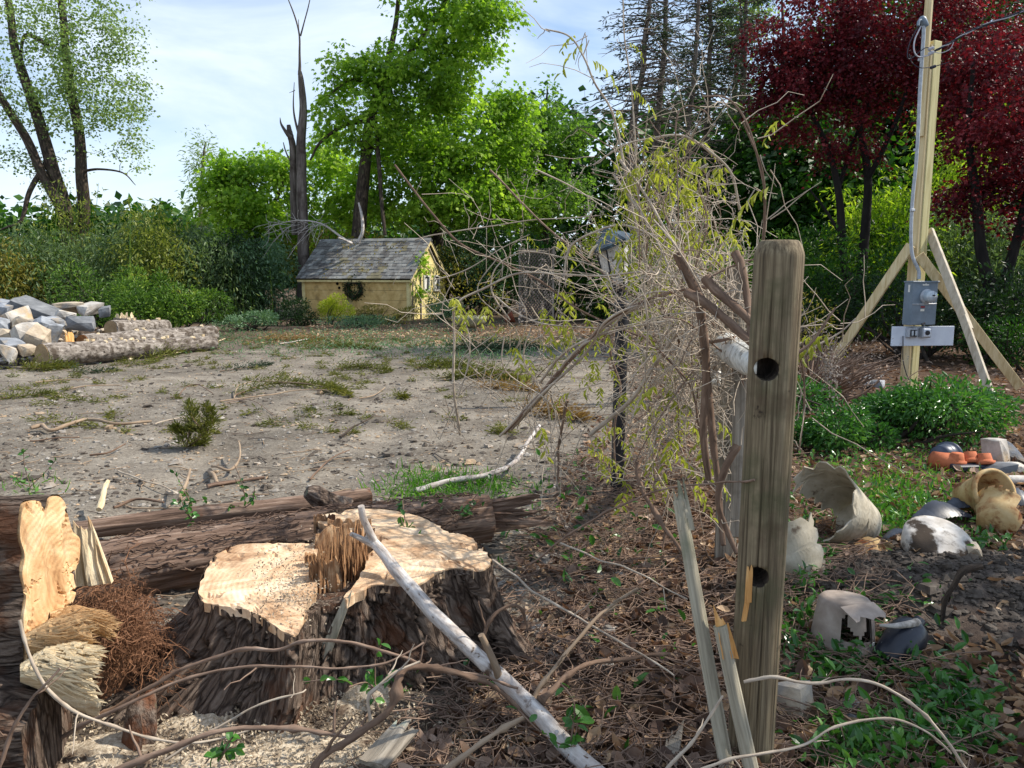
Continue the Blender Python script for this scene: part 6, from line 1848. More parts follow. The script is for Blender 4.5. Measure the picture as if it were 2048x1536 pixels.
# conduit
mat('conduit', [(0.3, (146, 152, 160)), (0.6, (176, 182, 190)), (0.8, (196, 202, 208))], 20, rough=.4, bump=.1, spec=.4, metal=.0)
mat('meter_grey', [(0.3, (98, 112, 126)), (0.6, (116, 130, 144)), (0.8, (128, 142, 156))], 8, rough=.45, bump=.1, spec=.4)
mat('meter_glass', [(0.3, (150, 162, 174)), (0.6, (176, 188, 198)), (0.8, (200, 210, 218))], 10, rough=.12, bump=.0, spec=.8)
mat('white_board', [(0.3, (200, 208, 222)), (0.6, (216, 224, 236)), (0.8, (226, 232, 242))], 5, rough=.5, bump=.1)
mat('wire_dark', [(0.3, (30, 32, 42)), (0.7, (52, 54, 66))], 10, rough=.5, bump=.1)
mat('wire_grey', [(0.3, (150, 150, 160)), (0.7, (190, 190, 198))], 10, rough=.5, bump=.1)
fd = PD - .17
cpts = [(1838, 558, fd), (1837, 540, fd), (1825, 512, fd), (1822, 470, fd), (1825, 400, fd), (1832, 330, fd - .02), (1836, 270, fd - .04), (1840, 180, fd - .06), (1846, 90, fd - .08), (1848, 52, fd - .08)]
part('conduit', MB().tube(cr([at(*q) for q in cpts], 8), .021, 12), 'conduit', root)
part('weatherhead', MB().lathe([(.0, -.05), (.03, -.05), (.04, 0), (.045, .05), (.03, .08), (.0, .09)], 14, rotm('Y', R(-35)), at(1849, 46, fd - .08)).tube(cr([at(1846, 40, fd - .1), at(1838, 42, fd - .12), at(1836, 52, fd - .14)], 4), .016, 8), 'meter_grey', root)
for z_py in (120, 300, 420):
    q = at(1841 if z_py < 200 else 1832 if z_py < 350 else 1825, z_py, fd - .02)
    part('conduit_strap', MB().box(q, (.07, .03, .03), M, bev=.004), 'conduit', root, smooth=False)
# meter box
mc = at(1840, 606, fd - .05); ms = m_per_px(fd)
bw, bh, bd = 57 * ms * 1.03, 86 * ms, .15
rm = rotm('Z', R(13))
mbx = lambda x, y, z: mc + rm @ np.array([x, y, z])
box = part('meter_box', MB().box(mc, (bw, bd, bh), rm, bev=.008), 'meter_grey', root, smooth=False)
part('cover_seam', MB().box(mbx(0, -bd / 2 - .004, -.01), (bw * .94, .010, .018), rm, bev=.003), 'conduit', root, smooth=False, under=box)
part('lid_lip', MB().box(mbx(0, -.006, bh / 2 - .008), (bw * 1.04, bd + .02, .02), rm, bev=.003), 'meter_grey', root, smooth=False, under=box)
rx = rm @ rotm('X', R(90))
part('meter_ring', MB().lathe([(.085, -.01), (.092, .0), (.092, .02), (.075, .03), (.0, .03)], 32, rx, mbx(.015, -bd / 2 - .004, .085)), 'conduit', root, under=box)
part('meter_dome', MB().lathe([(.072, .02), (.074, .09), (.068, .115), (.0, .12)], 32, rx, mbx(.015, -bd / 2 - .004, .085)), 'meter_glass', root, under=box)
part('meter_dial', MB().box(mbx(.022, -bd / 2 - .127, .10), (.035, .006, .016), rm), 'black_metal', root, smooth=False, under=box)
part('maker_label', MB().box(mbx(.0, -bd / 2 - .003, bh / 2 - .045), (.09, .004, .016), rm), 'white_paint', root, smooth=False, under=box)
part('maker_label', MB().tube(np.array([mbx(.0, -bd / 2 - .004, bh / 2 - .042), mbx(.0, -bd / 2 - .009, bh / 2 - .042)]), .014, 12), 'white_paint', root, smooth=False, under=box)
plain('red_print', (140, 44, 50), .6)
part('warning_label', MB().box(mbx(-.02, -bd / 2 - .003, -.045), (.06, .004, .022), rm), 'red_print', root, smooth=False, under=box)
part('warning_label', MB().box(mbx(-.025, -bd / 2 - .003, -.085), (.055, .004, .028), rm), 'white_paint', root, smooth=False, under=box)
part('side_label', MB().box(mbx(-bw / 2 - .003, -.02, bh / 2 - .09), (.004, .03, .09), rm), 'white_paint', root, smooth=False, under=box)
part('latch', MB().box(mbx(0, -bd / 2 - .01, -bh / 2 + .02), (.05, .02, .016), rm @ rotm('Y', R(-20)), bev=.003), 'black_metal', root, smooth=False, under=box)
# back board with two outlets
bc = at(1845, 672, fd - .02)
board = part('outlet_board', MB().box(bc, (131 * ms, .025, 39 * ms), rotm('Z', R(6)), bev=.003), 'white_board', root, smooth=False)
for px, nm in ((1822, 0), (1850, 1)):
    q = at(px, 665, fd - .075)
    ob = part('outlet_box', MB().box(q, (.125, .09, .13), rotm('Z', R(8)), bev=.012), 'conduit', root, smooth=False, under=board)
    if nm == 0:
        part('outlet_recess', MB().box(q + np.array([.01, -.05, -.005]), (.085, .02, .085), rotm('Z', R(8)), bev=.004), 'black_metal', root, smooth=False, under=board)
        for dx in (-.022, .022):
            part('socket', MB().box(q + np.array([.01 + dx, -.064, -.005]), (.026, .014, .06), rotm('Z', R(8)), bev=.003), 'meter_glass', root, smooth=False, under=board)
    else:
        part('socket_plate', MB().box(q + np.array([.0, -.05, 0]), (.095, .014, .10), rotm('Z', R(8)), bev=.006), 'white_board', root, smooth=False, under=board)
        part('socket', MB().lathe([(.03, 0), (.028, .016), (.0, .017)], 20, rotm('X', R(90)), q + np.array([.0, -.057, 0])), 'black_metal', root, smooth=False, under=board)
part('nipple', MB().tube(np.array([at(1848, 648, fd - .06), at(1848, 660, fd - .06)]), .012, 10), 'conduit', root, under=board)
part('ground_wire', MB().tube(cr([at(1806, 672, fd - .09), at(1806, 690, fd - .08), at(1806, 720, fd - .05), at(1812, 745, fd), at(1818, 760, fd - .02)], 5), .006, 6), 'wire_dark', root)
# service wires
for pts, r, m in (([(1838, 50, fd - .13), (1822, 80, fd - .16), (1815, 105, fd - .18), (1820, 118, fd - .18), (1850, 96, fd - .16), (1866, 98, fd - .14)], .006, 'wire_dark'),
                  ([(1842, 52, fd - .12), (1830, 78, fd - .16), (1828, 100, fd - .18), (1836, 113, fd - .18), (1852, 112, fd - .16), (1864, 108, fd - .14)], .008, 'wire_grey'),
                  ([(1818, 108, fd - .17), (1824, 125, fd - .18), (1838, 135, fd - .18), (1856, 135, fd - .16), (1868, 133, fd - .15), (1900, 124, fd - .2)], .0055, 'wire_dark'),
                  ([(1858, 101, fd - .15), (1880, 106, fd - .18), (1900, 98, fd - .2), (1908, 82, fd - .2)], .0045, 'wire_grey')):
    part('service_wire', MB().tube(cr([at(*q) for q in pts], 7), r, 8), m, root)
for px, py in ((1862, 97), (1862, 106), (1866, 134)):
    part('wire_clamp', MB().box(at(px, py, fd - .15), (.07, .035, .035), rotm('Y', R(-20)), bev=.008), 'wire_grey' if py < 120 else 'wire_dark', root, smooth=False)
# overhead cable to the neighbouring line
root = thing('overhead_cable', 'twisted overhead service cable leaving the pole top to the upper corner', 'cable', at(1870, 100, fd - .1))
ca = cr([at(1866, 104, fd - .12), at(1900, 86, fd - .25), at(1950, 58, fd - .6), at(2048, 22, fd - 1.3), at(2200, -40, fd - 2.4), at(2600, -230, fd - 4)], 14)
t = np.arange(len(ca))
for k in range(3):
    off = np.stack([np.zeros(len(ca)), np.cos(t * .5 + k * 2.1), np.sin(t * .5 + k * 2.1)], -1) * .010
    part('strand', MB().tube(ca + off, .0065, 6), ('wire_dark', 'wire_dark', 'wire_grey')[k], root)
mb = MB().tube(np.array([gp(1978, 815), gp(1978, 815) + np.array([0, 0, .28])]), .014, 8)
single('stake', mb, 'black_metal', 'thin dark stake beside the grey brace foot', 'stake', gp(1978, 815))
# ------------------------------------------------------------------ unseen tree beside the camera, added to dapple the fence corner
def pix(p):
    x, y, z = p[0], p[1], p[2] - CAMZ
    zc = y * _cp - z * _sp; v = y * _sp + z * _cp
    return (1024 + FPX * x / zc, 768 - FPX * v / zc, p[1])
def W4(x, y, z, r): return (*pix((x, y, z)), r)
tree('unseen_shade_tree', 'leafy tree added outside the picture beyond the pots to cast dappled shade', [[W4(8.4, 4.6, -.1, .2), W4(8.3, 4.6, 2.5, .16), W4(8.0, 4.7, 4.8, .12), W4(7.4, 4.8, 6.2, .07), W4(6.9, 4.9, 7.2, .03)], [W4(8.2, 4.6, 3.2, .1), W4(7.4, 4.0, 4.8, .07), W4(6.6, 3.7, 5.8, .03)]],
     [(*pix((6.9, 3.7, 6.0)), 1.7 / m_per_px(3.7), .8 / m_per_px(3.7), .75, 32), (*pix((8.3, 5.2, 5.8)), 1.3 / m_per_px(5.2), .9 / m_per_px(5.2), 1.0, 16)],
     'leaf_wood', 'bark_tree', L=.11, per=20, rad=.24, flat=.4, seed=88, base=(8.4, 4.6, 0))

# ------------------------------------------------------------------ broken pots and scraps by the soil mound
mat('pot_beige', [(0.3, (152, 142, 122)), (0.55, (182, 172, 152)), (0.75, (202, 194, 176))], 10, rough=.6, bump=.15, patches=[((110, 96, 80), 12, .62, .70)])
mat('pot_brown', [(0.3, (134, 120, 108)), (0.55, (158, 144, 132)), (0.75, (176, 164, 152))], 10, rough=.6, bump=.1, patches=[((104, 88, 74), 6, .62, .72)])
mat('pot_black', [(0.3, (22, 24, 30)), (0.6, (36, 40, 50)), (0.8, (52, 56, 66))], 8, rough=.35, bump=.1, spec=.5, patches=[((196, 194, 190), 20, .655, .69)])
mat('plastic_blueblack', [(0.3, (34, 38, 48)), (0.6, (54, 60, 72)), (0.8, (78, 84, 96))], 10, rough=.4, bump=.1, spec=.5)
mat('terracotta', [(0.3, (166, 92, 60)), (0.6, (192, 112, 76)), (0.8, (204, 128, 94))], 12, rough=.8, bump=.15)
mat('pot_blue', [(0.3, (52, 58, 74)), (0.6, (68, 76, 94)), (0.8, (86, 94, 110))], 12, rough=.4, bump=.05, spec=.5)
mat('pot_rust', [(0.3, (150, 100, 60)), (0.5, (190, 160, 112)), (0.75, (206, 184, 140))], 12, rough=.7, bump=.2, patches=[((122, 66, 36), 9, .54, .64)])
mat('plaster', [(0.3, (168, 160, 150)), (0.6, (206, 200, 192)), (0.8, (226, 222, 216))], 14, rough=.9, bump=.4, patches=[((66, 56, 47), 6, .46, .54)])
def wallpot(r0, r1, h, t=.008, rim=.012):
    return [(0, 0), (r0, 0), (r0 + (r1 - r0) * .5, h * .5), (r1, h - .03), (r1 + rim, h - .03), (r1 + rim, h), (r1 - t, h), (r0 + (r1 - r0) * .5 - t, h * .5), (r0 - t, t), (0, t)]
def jagcut(prof, sides, cut, seed):
    """broken wall: drop faces above a ragged line cut(theta) given in profile height"""
    rng = np.random.default_rng(seed)
    off = rng.normal(size=sides + 1) * .02
    def keep(th, i):
        z = (prof[i][1] + prof[min(i + 1, len(prof) - 1)][1]) / 2
        return z < cut(th) + off[int(th / (2 * math.pi) * sides) % sides]
    return keep
def fine(prof, n):
    P = np.array(prof); out = []
    for a, b in zip(P[:-1], P[1:]):
        L = max(1, int(np.linalg.norm(b - a) / n))
        for k in range(L):
            out.append(tuple(a + (b - a) * k / L))
    out.append(tuple(P[-1]))
    return out
def add_pot(name, label, cat, c, prof, rot, m, keep=None, sides=48, smooth=True, rim=None, group='broken pots and scraps beside the soil mound'):
    root = thing(name, label, cat, c, group)
    part('shell', MB().lathe(prof, sides, rot, c, keep=keep), m, root, smooth)
    return root
def torn_shell(prof, a0, a1, n, seed, t=.007, jag=.05):
    """thick curved sherd of a pot wall with ragged upper edge and ragged sides; prof: (r, z) from base to rim"""
    rg = np.random.default_rng(seed); P = np.array(fine(prof, .02)); k = len(P)
    e0 = a0 + rg.normal(size=k) * jag * 1.6; e1 = a1 + rg.normal(size=k) * jag * 1.6
    lim = 1 - np.abs(np.interp(np.arange(n + 1), np.arange(0, n + 2, 2), rg.normal(size=len(np.arange(0, n + 2, 2))))) * jag * 2
    V = np.zeros((2, k, n + 1, 3))
    zmax = P[:, 1].max()
    for i in range(k):
        a = np.linspace(e0[i], e1[i], n + 1)
        for s in (0, 1):
            f = np.minimum(1, lim)
            z = P[i, 1] * f; r = np.interp(z, P[:, 1], P[:, 0]) - s * t
            V[s, i] = np.stack([r * np.cos(a), r * np.sin(a), z], -1)
    F = []
    I = lambda s, i, j: (s * k + i) * (n + 1) + j
    for i in range(k - 1):
        for j in range(n):
            F += [(I(0, i, j), I(0, i, j + 1), I(0, i + 1, j + 1), I(0, i + 1, j)), (I(1, i, j), I(1, i + 1, j), I(1, i + 1, j + 1), I(1, i, j + 1))]
        F += [(I(0, i, 0), I(0, i + 1, 0), I(1, i + 1, 0), I(1, i, 0)), (I(0, i, n), I(1, i, n), I(1, i + 1, n), I(0, i + 1, n))]
    for j in range(n):
        F += [(I(0, k - 1, j), I(0, k - 1, j + 1), I(1, k - 1, j + 1), I(1, k - 1, j)), (I(0, 0, j), I(1, 0, j), I(1, 0, j + 1), I(0, 0, j + 1))]
    return V.reshape(-1, 3), F
def shell_part(root, V, F, rot, c, m, name='shell'):
    part(name, MB().polys(V @ np.asarray(rot).T + np.asarray(c), F), m, root, smooth=False)
GP = 'broken pots and scraps beside the soil mound'
c = gp(1690, 1095)
root = thing('broken_pot', 'big beige plastic pot lying torn open on its side', 'broken pot', c, GP)
V, F = torn_shell([(.13, 0), (.15, .10), (.175, .22), (.20, .34), (.212, .345), (.212, .375)], R(35), R(258), 26, 3, jag=.07)
V = (V - np.array([0, 0, .19])) * 1.15
rt = rotm('Z', R(28)) @ rotm('Y', R(-62)) @ rotm('Z', R(180))
shell_part(root, V, F, rt, c + np.array([-.02, .10, .17]), 'pot_beige')
V, F = torn_shell([(.02, .0), (.07, .002), (.13, .004)], 0, 6.2, 22, 4, jag=.03)
shell_part(root, V - np.array([0, 0, .19]), F, rt, c + np.array([-.02, .10, .17]), 'pot_beige', 'base')
c = gp(1650, 1165)
root = thing('pot_shard', 'curved beige pot shard standing in the soil before the big pot', 'pot shard', c, GP)
V, F = torn_shell([(.19, 0), (.21, .15), (.23, .29), (.24, .34)], R(205), R(295), 18, 7, jag=.05)
shell_part(root, V + np.array([0, .19, 0]), F, rotm('Z', R(20)) @ rotm('X', R(-22)) @ rotm('Y', R(-14)), c + np.array([.0, .04, -.03]), 'pot_beige')
c = gp(1742, 1105)
root = thing('pot_shard', 'flat sliver of tan pot lying beside the big torn pot', 'pot shard', c, GP)
V, F = torn_shell([(.19, 0), (.20, .08), (.205, .13)], R(240), R(300), 12, 9, jag=.12)
shell_part(root, V + np.array([0, .19, 0]), F, rotm('X', R(-78)), c + np.array([.05, .0, .01]), 'pot_rust')
c = gp(1700, 1312)
pr = fine([(0, .215), (.09, .215), (.105, .20), (.118, .12), (.128, .03), (.134, .03), (.136, 0), (.126, 0), (.110, .12), (.098, .19), (0, .205)], .014)
def hole(t, i):
    z = pr[i][1]
    dx = (t - R(268)); dx = (dx + math.pi) % (2 * math.pi) - math.pi
    in_ = abs(dx) < R(34) and .045 < z < .17 + .02 * math.sin(t * 9) and not (abs(dx + .05) < R(19) and z > .085 + abs(dx) * .12)
    return not in_
add_pot('broken_pot', 'grey-brown pot turned upside down with a ragged hole in its side', 'broken pot', c + np.array([0, .08, 0]), pr, rotm('Z', R(6)) @ rotm('X', R(-6)) @ rotm('Y', R(4)), 'pot_brown', hole, 64)
o = [x for x in bpy.data.objects if x.name.startswith('broken_pot') and 'upside' in x['label']][0]
part('price_sticker', MB().box(c + np.array([.082, -.022, .055]), (.014, .004, .028), rotm('Z', R(38))), 'white_paint', o, smooth=False)
jg = MB(); jag_slab(jg, c + np.array([.01, -.01, .225]), (1, .3, 0), (.3, -1, -.25), .16, .10, .006, n=8, jag=.4, seed=3)
part('torn_flap', jg, 'pot_brown', o, smooth=False)
# black jug
c = gp(1818, 1338)
root = thing('black_jug', 'rounded black plastic jug spattered with white lying in the leaves', 'jug', c + np.array([0, .06, 0]), 'broken pots and scraps beside the soil mound')
part('body', MB().lathe([(0, -.125), (.045, -.12), (.062, -.10), (.068, -.05), (.075, 0), (.076, .05), (.066, .085), (.04, .105), (.026, .112), (.024, .135), (0, .137)], 32, rotm('Z', R(30)) @ rotm('Y', R(58)), c + np.array([0, .07, .075])), 'pot_black', root)
mb = MB(); q = cr([c + np.array([-.10, .06, .155]), c + np.array([-.04, .04, .163]), c + np.array([.03, .05, .168]), c + np.array([.06, .08, .158])], 5)
mb.tube(q, np.interp(np.arange(len(q)), [0, len(q) * .4, len(q) - 1], [.005, .013, .018]), 9)
part('dried_drip', mb, 'plaster', root)
# terracotta and blue pots
c = gp(1868, 938)
add_pot('terracotta_pot', 'orange terracotta pot lying on its side at the edge of the green bush', 'flower pot', c + np.array([0, .05, .07]), wallpot(.065, .095, .18), rotm('Z', R(-10)) @ rotm('Y', R(105)), 'terracotta')
c = gp(1895, 930)
add_pot('blue_pot', 'dark blue-grey plastic pot tipped over behind the terracotta pot', 'flower pot', c + np.array([-.02, .10, .06]), wallpot(.075, .105, .20), rotm('Z', R(40)) @ rotm('Y', R(100)), 'pot_blue')
c = gp(1935, 938)
root = thing('pot_tray', 'flat tray holding small orange pots beside the terracotta pot', 'tray', c)
part('tray', MB().box(c + np.array([0, 0, .03]), (.34, .22, .05), rotm('Z', R(5)), bev=.01), 'plastic_blueblack', root, smooth=False)
for k, (dx, dy) in enumerate(((-.09, 0), (.03, .04), (.11, -.02))):
    part('small_pot', MB().lathe(wallpot(.045, .06, .09), 22, rotm('X', R(180 if k == 0 else 160)), c + np.array([dx, dy, .13])), 'terracotta', root)
for px, py, sz, m, lab, tl in ((1998, 930, (.16, .16, .24), 'rock_pale', 'upright pale concrete block beside the tray of pots', (.1, .15)), (2022, 925, (.24, .2, .16), 'rock_grey', 'grey stone leaning behind the concrete block', (.2, .4)), (2012, 950, (.2, .2, .12), 'rock_slate', 'blue-grey stone in front of the concrete block', (.1, .2)), (2040, 948, (.12, .12, .08), 'rock_pale', 'small white stone at the picture edge by the blocks', (0, 0)),
                               (1700, 775, (.62, .3, .18), 'rock_grey', 'flat grey stone at the foot of the far brace', (.05, .1)), (1725, 1448, (.20, .10, .05), 'rock_slate', 'flat blue-grey stone half hidden by the bottom plants', (.2, .1)), (1592, 1440, (.12, .10, .14), 'rock_tan', 'pitted pale stone at the foot of the nearest post', (.2, .2)), (1745, 777, (.3, .2, .12), 'rock_grey', 'small grey stone next to the flat one by the brace', (.1, .1)),
                               (1640, 1232, (.14, .10, .05), 'rock_pale', 'white tile scrap behind the upturned pot', (.3, .3)), (1945, 1118, (.12, .1, .06), 'rock_tan', 'dull tan stone on the soil mound', (.2, .1))):
    c = gp(px, py) + np.array([0, sz[1] * .4, sz[2] * .35])
    tag(rock(MB(), c, np.array(sz) * 1.15, px * .7, tl, px).build('loose_stone', m, loc=c, smooth=False), lab, 'stone', 'loose stones beside the pots and pole')
mb = MB(); c = gp(2010, 972); mb.tube(cr([c + np.array([-.16, 0, .03]), c + np.array([0, 0, .045]), c + np.array([.2, .02, .04])], 5), .035, 12)
single('white_pipe', mb, 'plaster', 'stained white length of pipe lying near the stones', 'pipe', c)
c = gp(1955, 1042)
add_pot('rusty_pot', 'tan pot with rust-stained mouth lying toward the camera', 'broken pot', c + np.array([0, .16, .11]), wallpot(.09, .135, .26), rotm('Z', R(12)) @ rotm('X', R(68)), 'pot_rust')
c = gp(2010, 1085)
add_pot('tan_pot', 'crumpled tan plastic pot cut by the picture edge', 'broken pot', c + np.array([0, .1, .06]), wallpot(.10, .14, .22), rotm('Z', R(-40)) @ rotm('X', R(-70)), 'pot_rust', jagcut(wallpot(.10, .14, .22), 48, lambda t: .22 - .12 * max(0, math.cos(t)), 5))
def ribbed(mb, c, w, h, rz, tilt, seed, n=26):
    """torn piece of ribbed plastic edging, gently arched"""
    M_ = rotm('Z', rz) @ rotm('X', tilt)
    u = np.linspace(0, 1, n); rng = np.random.default_rng(seed)
    top = h * (.55 + .45 * np.sin(u * math.pi)) * (1 + .1 * rng.random(n))
    V, F = [], []
    for k in range(n):
        z = .012 * (k % 2)
        for s in range(5):
            V.append(((u[k] - .5) * w, top[k] * s / 4, z + .05 * math.sin(u[k] * math.pi) - .06 * (s / 4) ** 2))
        for s in range(5):
            V.append(((u[k] - .5) * w, top[k] * s / 4, z + .05 * math.sin(u[k] * math.pi) - .06 * (s / 4) ** 2 - .005))
    for k in range(n - 1):
        for s in range(4):
            a, b_ = k * 10 + s, (k + 1) * 10 + s
            F += [(a, b_, b_ + 1, a + 1), (a + 5, a + 6, b_ + 6, b_ + 5)]
    mb.polys(np.array(V) @ M_.T + np.asarray(c), F)
    return mb
for px, py, w, h, rz, tl, lab in ((1895, 1062, .36, .14, .3, .75, 'ribbed blue-black plastic edging arched beside the rusty pot'), (1945, 1040, .26, .12, -.2, .9, 'torn black plastic flap across the rusty pot'), (2030, 1035, .3, .14, -.3, .9, 'black plastic flap at the picture edge'), (1798, 1100, .16, .07, .1, .5, 'small ribbed grey plastic scrap in the soil')):
    c = gp(px, py) + np.array([0, 0, .06])
    single('plastic_scrap', ribbed(MB(), c, w, h, rz, tl, px), 'plastic_blueblack', lab, 'plastic scrap', c, 'torn plastic scraps by the mound')
mb = MB(); c = gp(1895, 1115)
mb.lathe(fine([(.155, .0), (.165, .05), (.17, .10), (.14, .125), (.05, .135), (0, .135)], .02), 40, rotm('X', R(28)), c + np.array([0, .14, -.04]))
single('plaster_bowl', mb, 'plaster', 'soil-smeared white plaster bowl half buried in the mound', 'bowl', c)

# ------------------------------------------------------------------ wisteria thicket over the fence
def wisteria():
    rng = np.random.default_rng(15)
    root = thing('wisteria_thicket', 'huge tangle of bare arching wisteria vines swallowing the fence and lantern', 'vine thicket', gp(1330, 960))
    CAN = [
        ([(1335, 640, 4.0), (1283, 480, 4.0), (1252, 330, 4.0), (1228, 228, 4.0), (1188, 165, 4.0), (1166, 112, 4.0), (1140, 74, 4.0), (1092, 58, 4.0)], .006, 'vine_grey'),
        ([(1166, 112, 4.0), (1172, 88, 4.0), (1168, 66, 4.0)], .003, 'vine_grey'),
        ([(1294, 560, 4.3), (1272, 330, 4.3), (1262, 180, 4.3), (1250, 80, 4.3), (1242, -20, 4.3)], .005, 'vine_grey'),
        ([(1480, 420, 4.2), (1462, 352, 4.2), (1420, 308, 4.2), (1362, 274, 4.2), (1300, 276, 4.2), (1250, 288, 4.2), (1190, 330, 4.2)], .007, 'vine_grey'),
        ([(1352, 290, 3.9), (1358, 226, 3.9), (1380, 208, 3.9), (1410, 218, 3.9), (1425, 240, 3.9)], .004, 'vine_bark'),
        ([(1526, 482, 3.1), (1530, 380, 3.1), (1512, 300, 3.1), (1485, 235, 3.1), (1450, 197, 3.1), (1405, 192, 3.1)], .005, 'vine_bark'),
        ([(790, 330, 5.2), (850, 408, 5.0), (920, 482, 4.8), (1000, 522, 4.6), (1080, 562, 4.4), (1150, 612, 4.2), (1230, 652, 4.0), (1330, 690, 3.8)], .007, 'vine_brown'),
        ([(980, 340, 4.8), (1060, 420, 4.7), (1150, 500, 4.5), (1250, 580, 4.2), (1350, 640, 3.9)], .006, 'vine_bark'),
        ([(920, 870, 4.4), (905, 760, 4.3), (908, 650, 4.3), (917, 606, 4.2), (967, 578, 4.2), (1037, 548, 4.1), (1123, 548, 4.0), (1210, 552, 3.9), (1300, 544, 3.8), (1400, 570, 3.6)], .007, 'vine_grey'),
        ([(1020, 640, 4.5), (985, 585, 4.5), (992, 540, 4.5), (1030, 510, 4.5), (1090, 505, 4.4), (1180, 530, 4.2), (1280, 590, 4.0)], .005, 'vine_grey'),
        ([(990, 592, 4.3), (1030, 622, 4.2), (1100, 650, 4.1), (1200, 656, 4.0), (1300, 640, 3.8)], .005, 'vine_grey'),
        ([(1127, 560, 4.1), (1132, 520, 4.1), (1145, 490, 4.1), (1182, 468, 4.0), (1240, 453, 3.9), (1320, 470, 3.7)], .007, 'vine_grey'),
        ([(1010, 865, 3.9), (1084, 778, 3.8), (1162, 702, 3.7), (1221, 642, 3.6), (1300, 596, 3.5), (1397, 575, 3.3), (1460, 590, 3.1)], .0085, 'vine_bark'), ([(1022, 860, 3.92), (1078, 792, 3.78), (1170, 706, 3.72), (1214, 640, 3.58), (1305, 604, 3.5), (1390, 580, 3.32)], .0075, 'vine_grey'), ([(1000, 872, 3.88), (1090, 782, 3.82), (1156, 696, 3.68), (1226, 650, 3.62), (1296, 590, 3.5), (1400, 584, 3.3)], .0065, 'vine_grey'),
        ([(1030, 850, 3.92), (1100, 770, 3.82), (1170, 690, 3.72), (1235, 632, 3.62), (1320, 600, 3.5)], .010, 'vine_grey'),
        ([(1180, 870, 3.8), (1260, 805, 3.7), (1311, 738, 3.6), (1358, 662, 3.5), (1392, 600, 3.4), (1430, 560, 3.3)], .010, 'vine_grey'),
        ([(1080, 765, 4.0), (1123, 711, 3.9), (1182, 676, 3.8), (1260, 655, 3.6), (1350, 640, 3.4)], .007, 'vine_grey'),
        ([(1526, 488, 2.7), (1531, 420, 2.7), (1532, 366, 2.7), (1521, 318, 2.7), (1488, 248, 2.7)], .005, 'vine_brown'),
        ([(1240, 320, 4.0), (1320, 438, 3.8), (1385, 540, 3.5), (1445, 640, 3.2)], .007, 'vine_grey'),
        ([(1228, 350, 4.0), (1300, 460, 3.8), (1350, 560, 3.6), (1400, 660, 3.4)], .006, 'vine_grey'),
        ([(1073, 340, 4.8), (1150, 380, 4.7), (1222, 422, 4.6)], .005, 'vine_grey'),
        ([(1416, 328, 4.0), (1358, 372, 4.0), (1330, 470, 3.9), (1300, 600, 3.8)], .006, 'vine_grey'),
        ([(1355, 505, 3.0), (1375, 545, 3.0), (1398, 590, 3.0), (1408, 650, 3.0), (1415, 740, 3.0), (1412, 860, 3.0), (1420, 960, 3.0)], .020, 'vine_brown'),
        ([(1410, 555, 2.9), (1440, 590, 2.85), (1490, 642, 2.75), (1530, 690, 2.65)], .019, 'vine_brown'),
        ([(1375, 586, 2.95), (1420, 620, 2.85), (1488, 682, 2.7), (1530, 720, 2.6)], .018, 'vine_brown'),
        ([(1470, 506, 2.9), (1482, 548, 2.85), (1492, 600, 2.8), (1500, 680, 2.7)], .016, 'vine_brown'),
        ([(1400, 650, 3.1), (1412, 680, 3.1), (1440, 680, 3.05), (1470, 672, 3.0)], .009, 'vine_bark'),
        ([(1475, 890, 2.85), (1450, 930, 2.85), (1440, 1000, 2.85), (1455, 1060, 2.85), (1470, 1110, 2.8)], .014, 'vine_brown'),
        ([(1405, 700, 3.3), (1420, 800, 3.3), (1430, 900, 3.25), (1440, 980, 3.2), (1450, 1090, 3.1)], .017, 'vine_brown'),
        ([(1232, 640, 5.3), (1222, 700, 5.3), (1240, 780, 5.3), (1228, 860, 5.3), (1236, 960, 5.3)], .010, 'vine_bark'),
        ([(1135, 800, 5.2), (1118, 880, 5.35), (1118, 930, 5.4), (1112, 985, 5.4)], .010, 'vine_bark'), ([(1100, 780, 5.2), (1122, 870, 5.35), (1110, 920, 5.4), (1120, 988, 5.4)], .007, 'vine_grey'),
        ([(1620, 700, 3.0), (1640, 690, 3.0), (1680, 668, 3.0), (1712, 640, 3.0)], .004, 'vine_grey') , ([(1585, 690, 2.6), (1602, 730, 2.6), (1606, 800, 2.6), (1598, 900, 2.6)], .004, 'vine_bark'),
        ([(1590, 712, 2.55), (1625, 690, 2.55), (1650, 655, 2.55), (1676, 616, 2.55)], .005, 'vine_bark'),
        ([(830, 480, 5.0), (900, 462, 4.9), (1000, 448, 4.8), (1100, 436, 4.7), (1200, 430, 4.6)], .004, 'vine_grey'), ([(870, 560, 4.8), (930, 540, 4.8), (1000, 500, 4.7), (1060, 470, 4.7)], .004, 'vine_grey'),
    ]
    for k in range(130):                                   # arching canes out of the fence line
        d = rng.uniform(3.2, 5.3) if k % 3 else rng.uniform(5.6, 6.6)
        bx = rng.uniform(1280, 1480); by = rng.uniform(640, 900)
        ex = bx - rng.gamma(2.2, 105) + 40; ey = by - rng.uniform(-150, 380)
        ex = max(ex, 890 + rng.random() * 110)
        my = (by + ey) / 2 - rng.uniform(10, 110)
        mx = bx * .55 + ex * .45 + rng.normal() * 40
        CAN.append(([(bx, by, d), (bx * .8 + mx * .2, by * .45 + my * .55, d - .1), (mx, my, d - .15), (ex * .75 + mx * .25, my * .6 + ey * .4, d - .1), (ex, ey, d)], rng.uniform(.0018, .0048), ('vine_grey', 'vine_bark', 'vine_grey', 'vine_bark')[k % 4]))
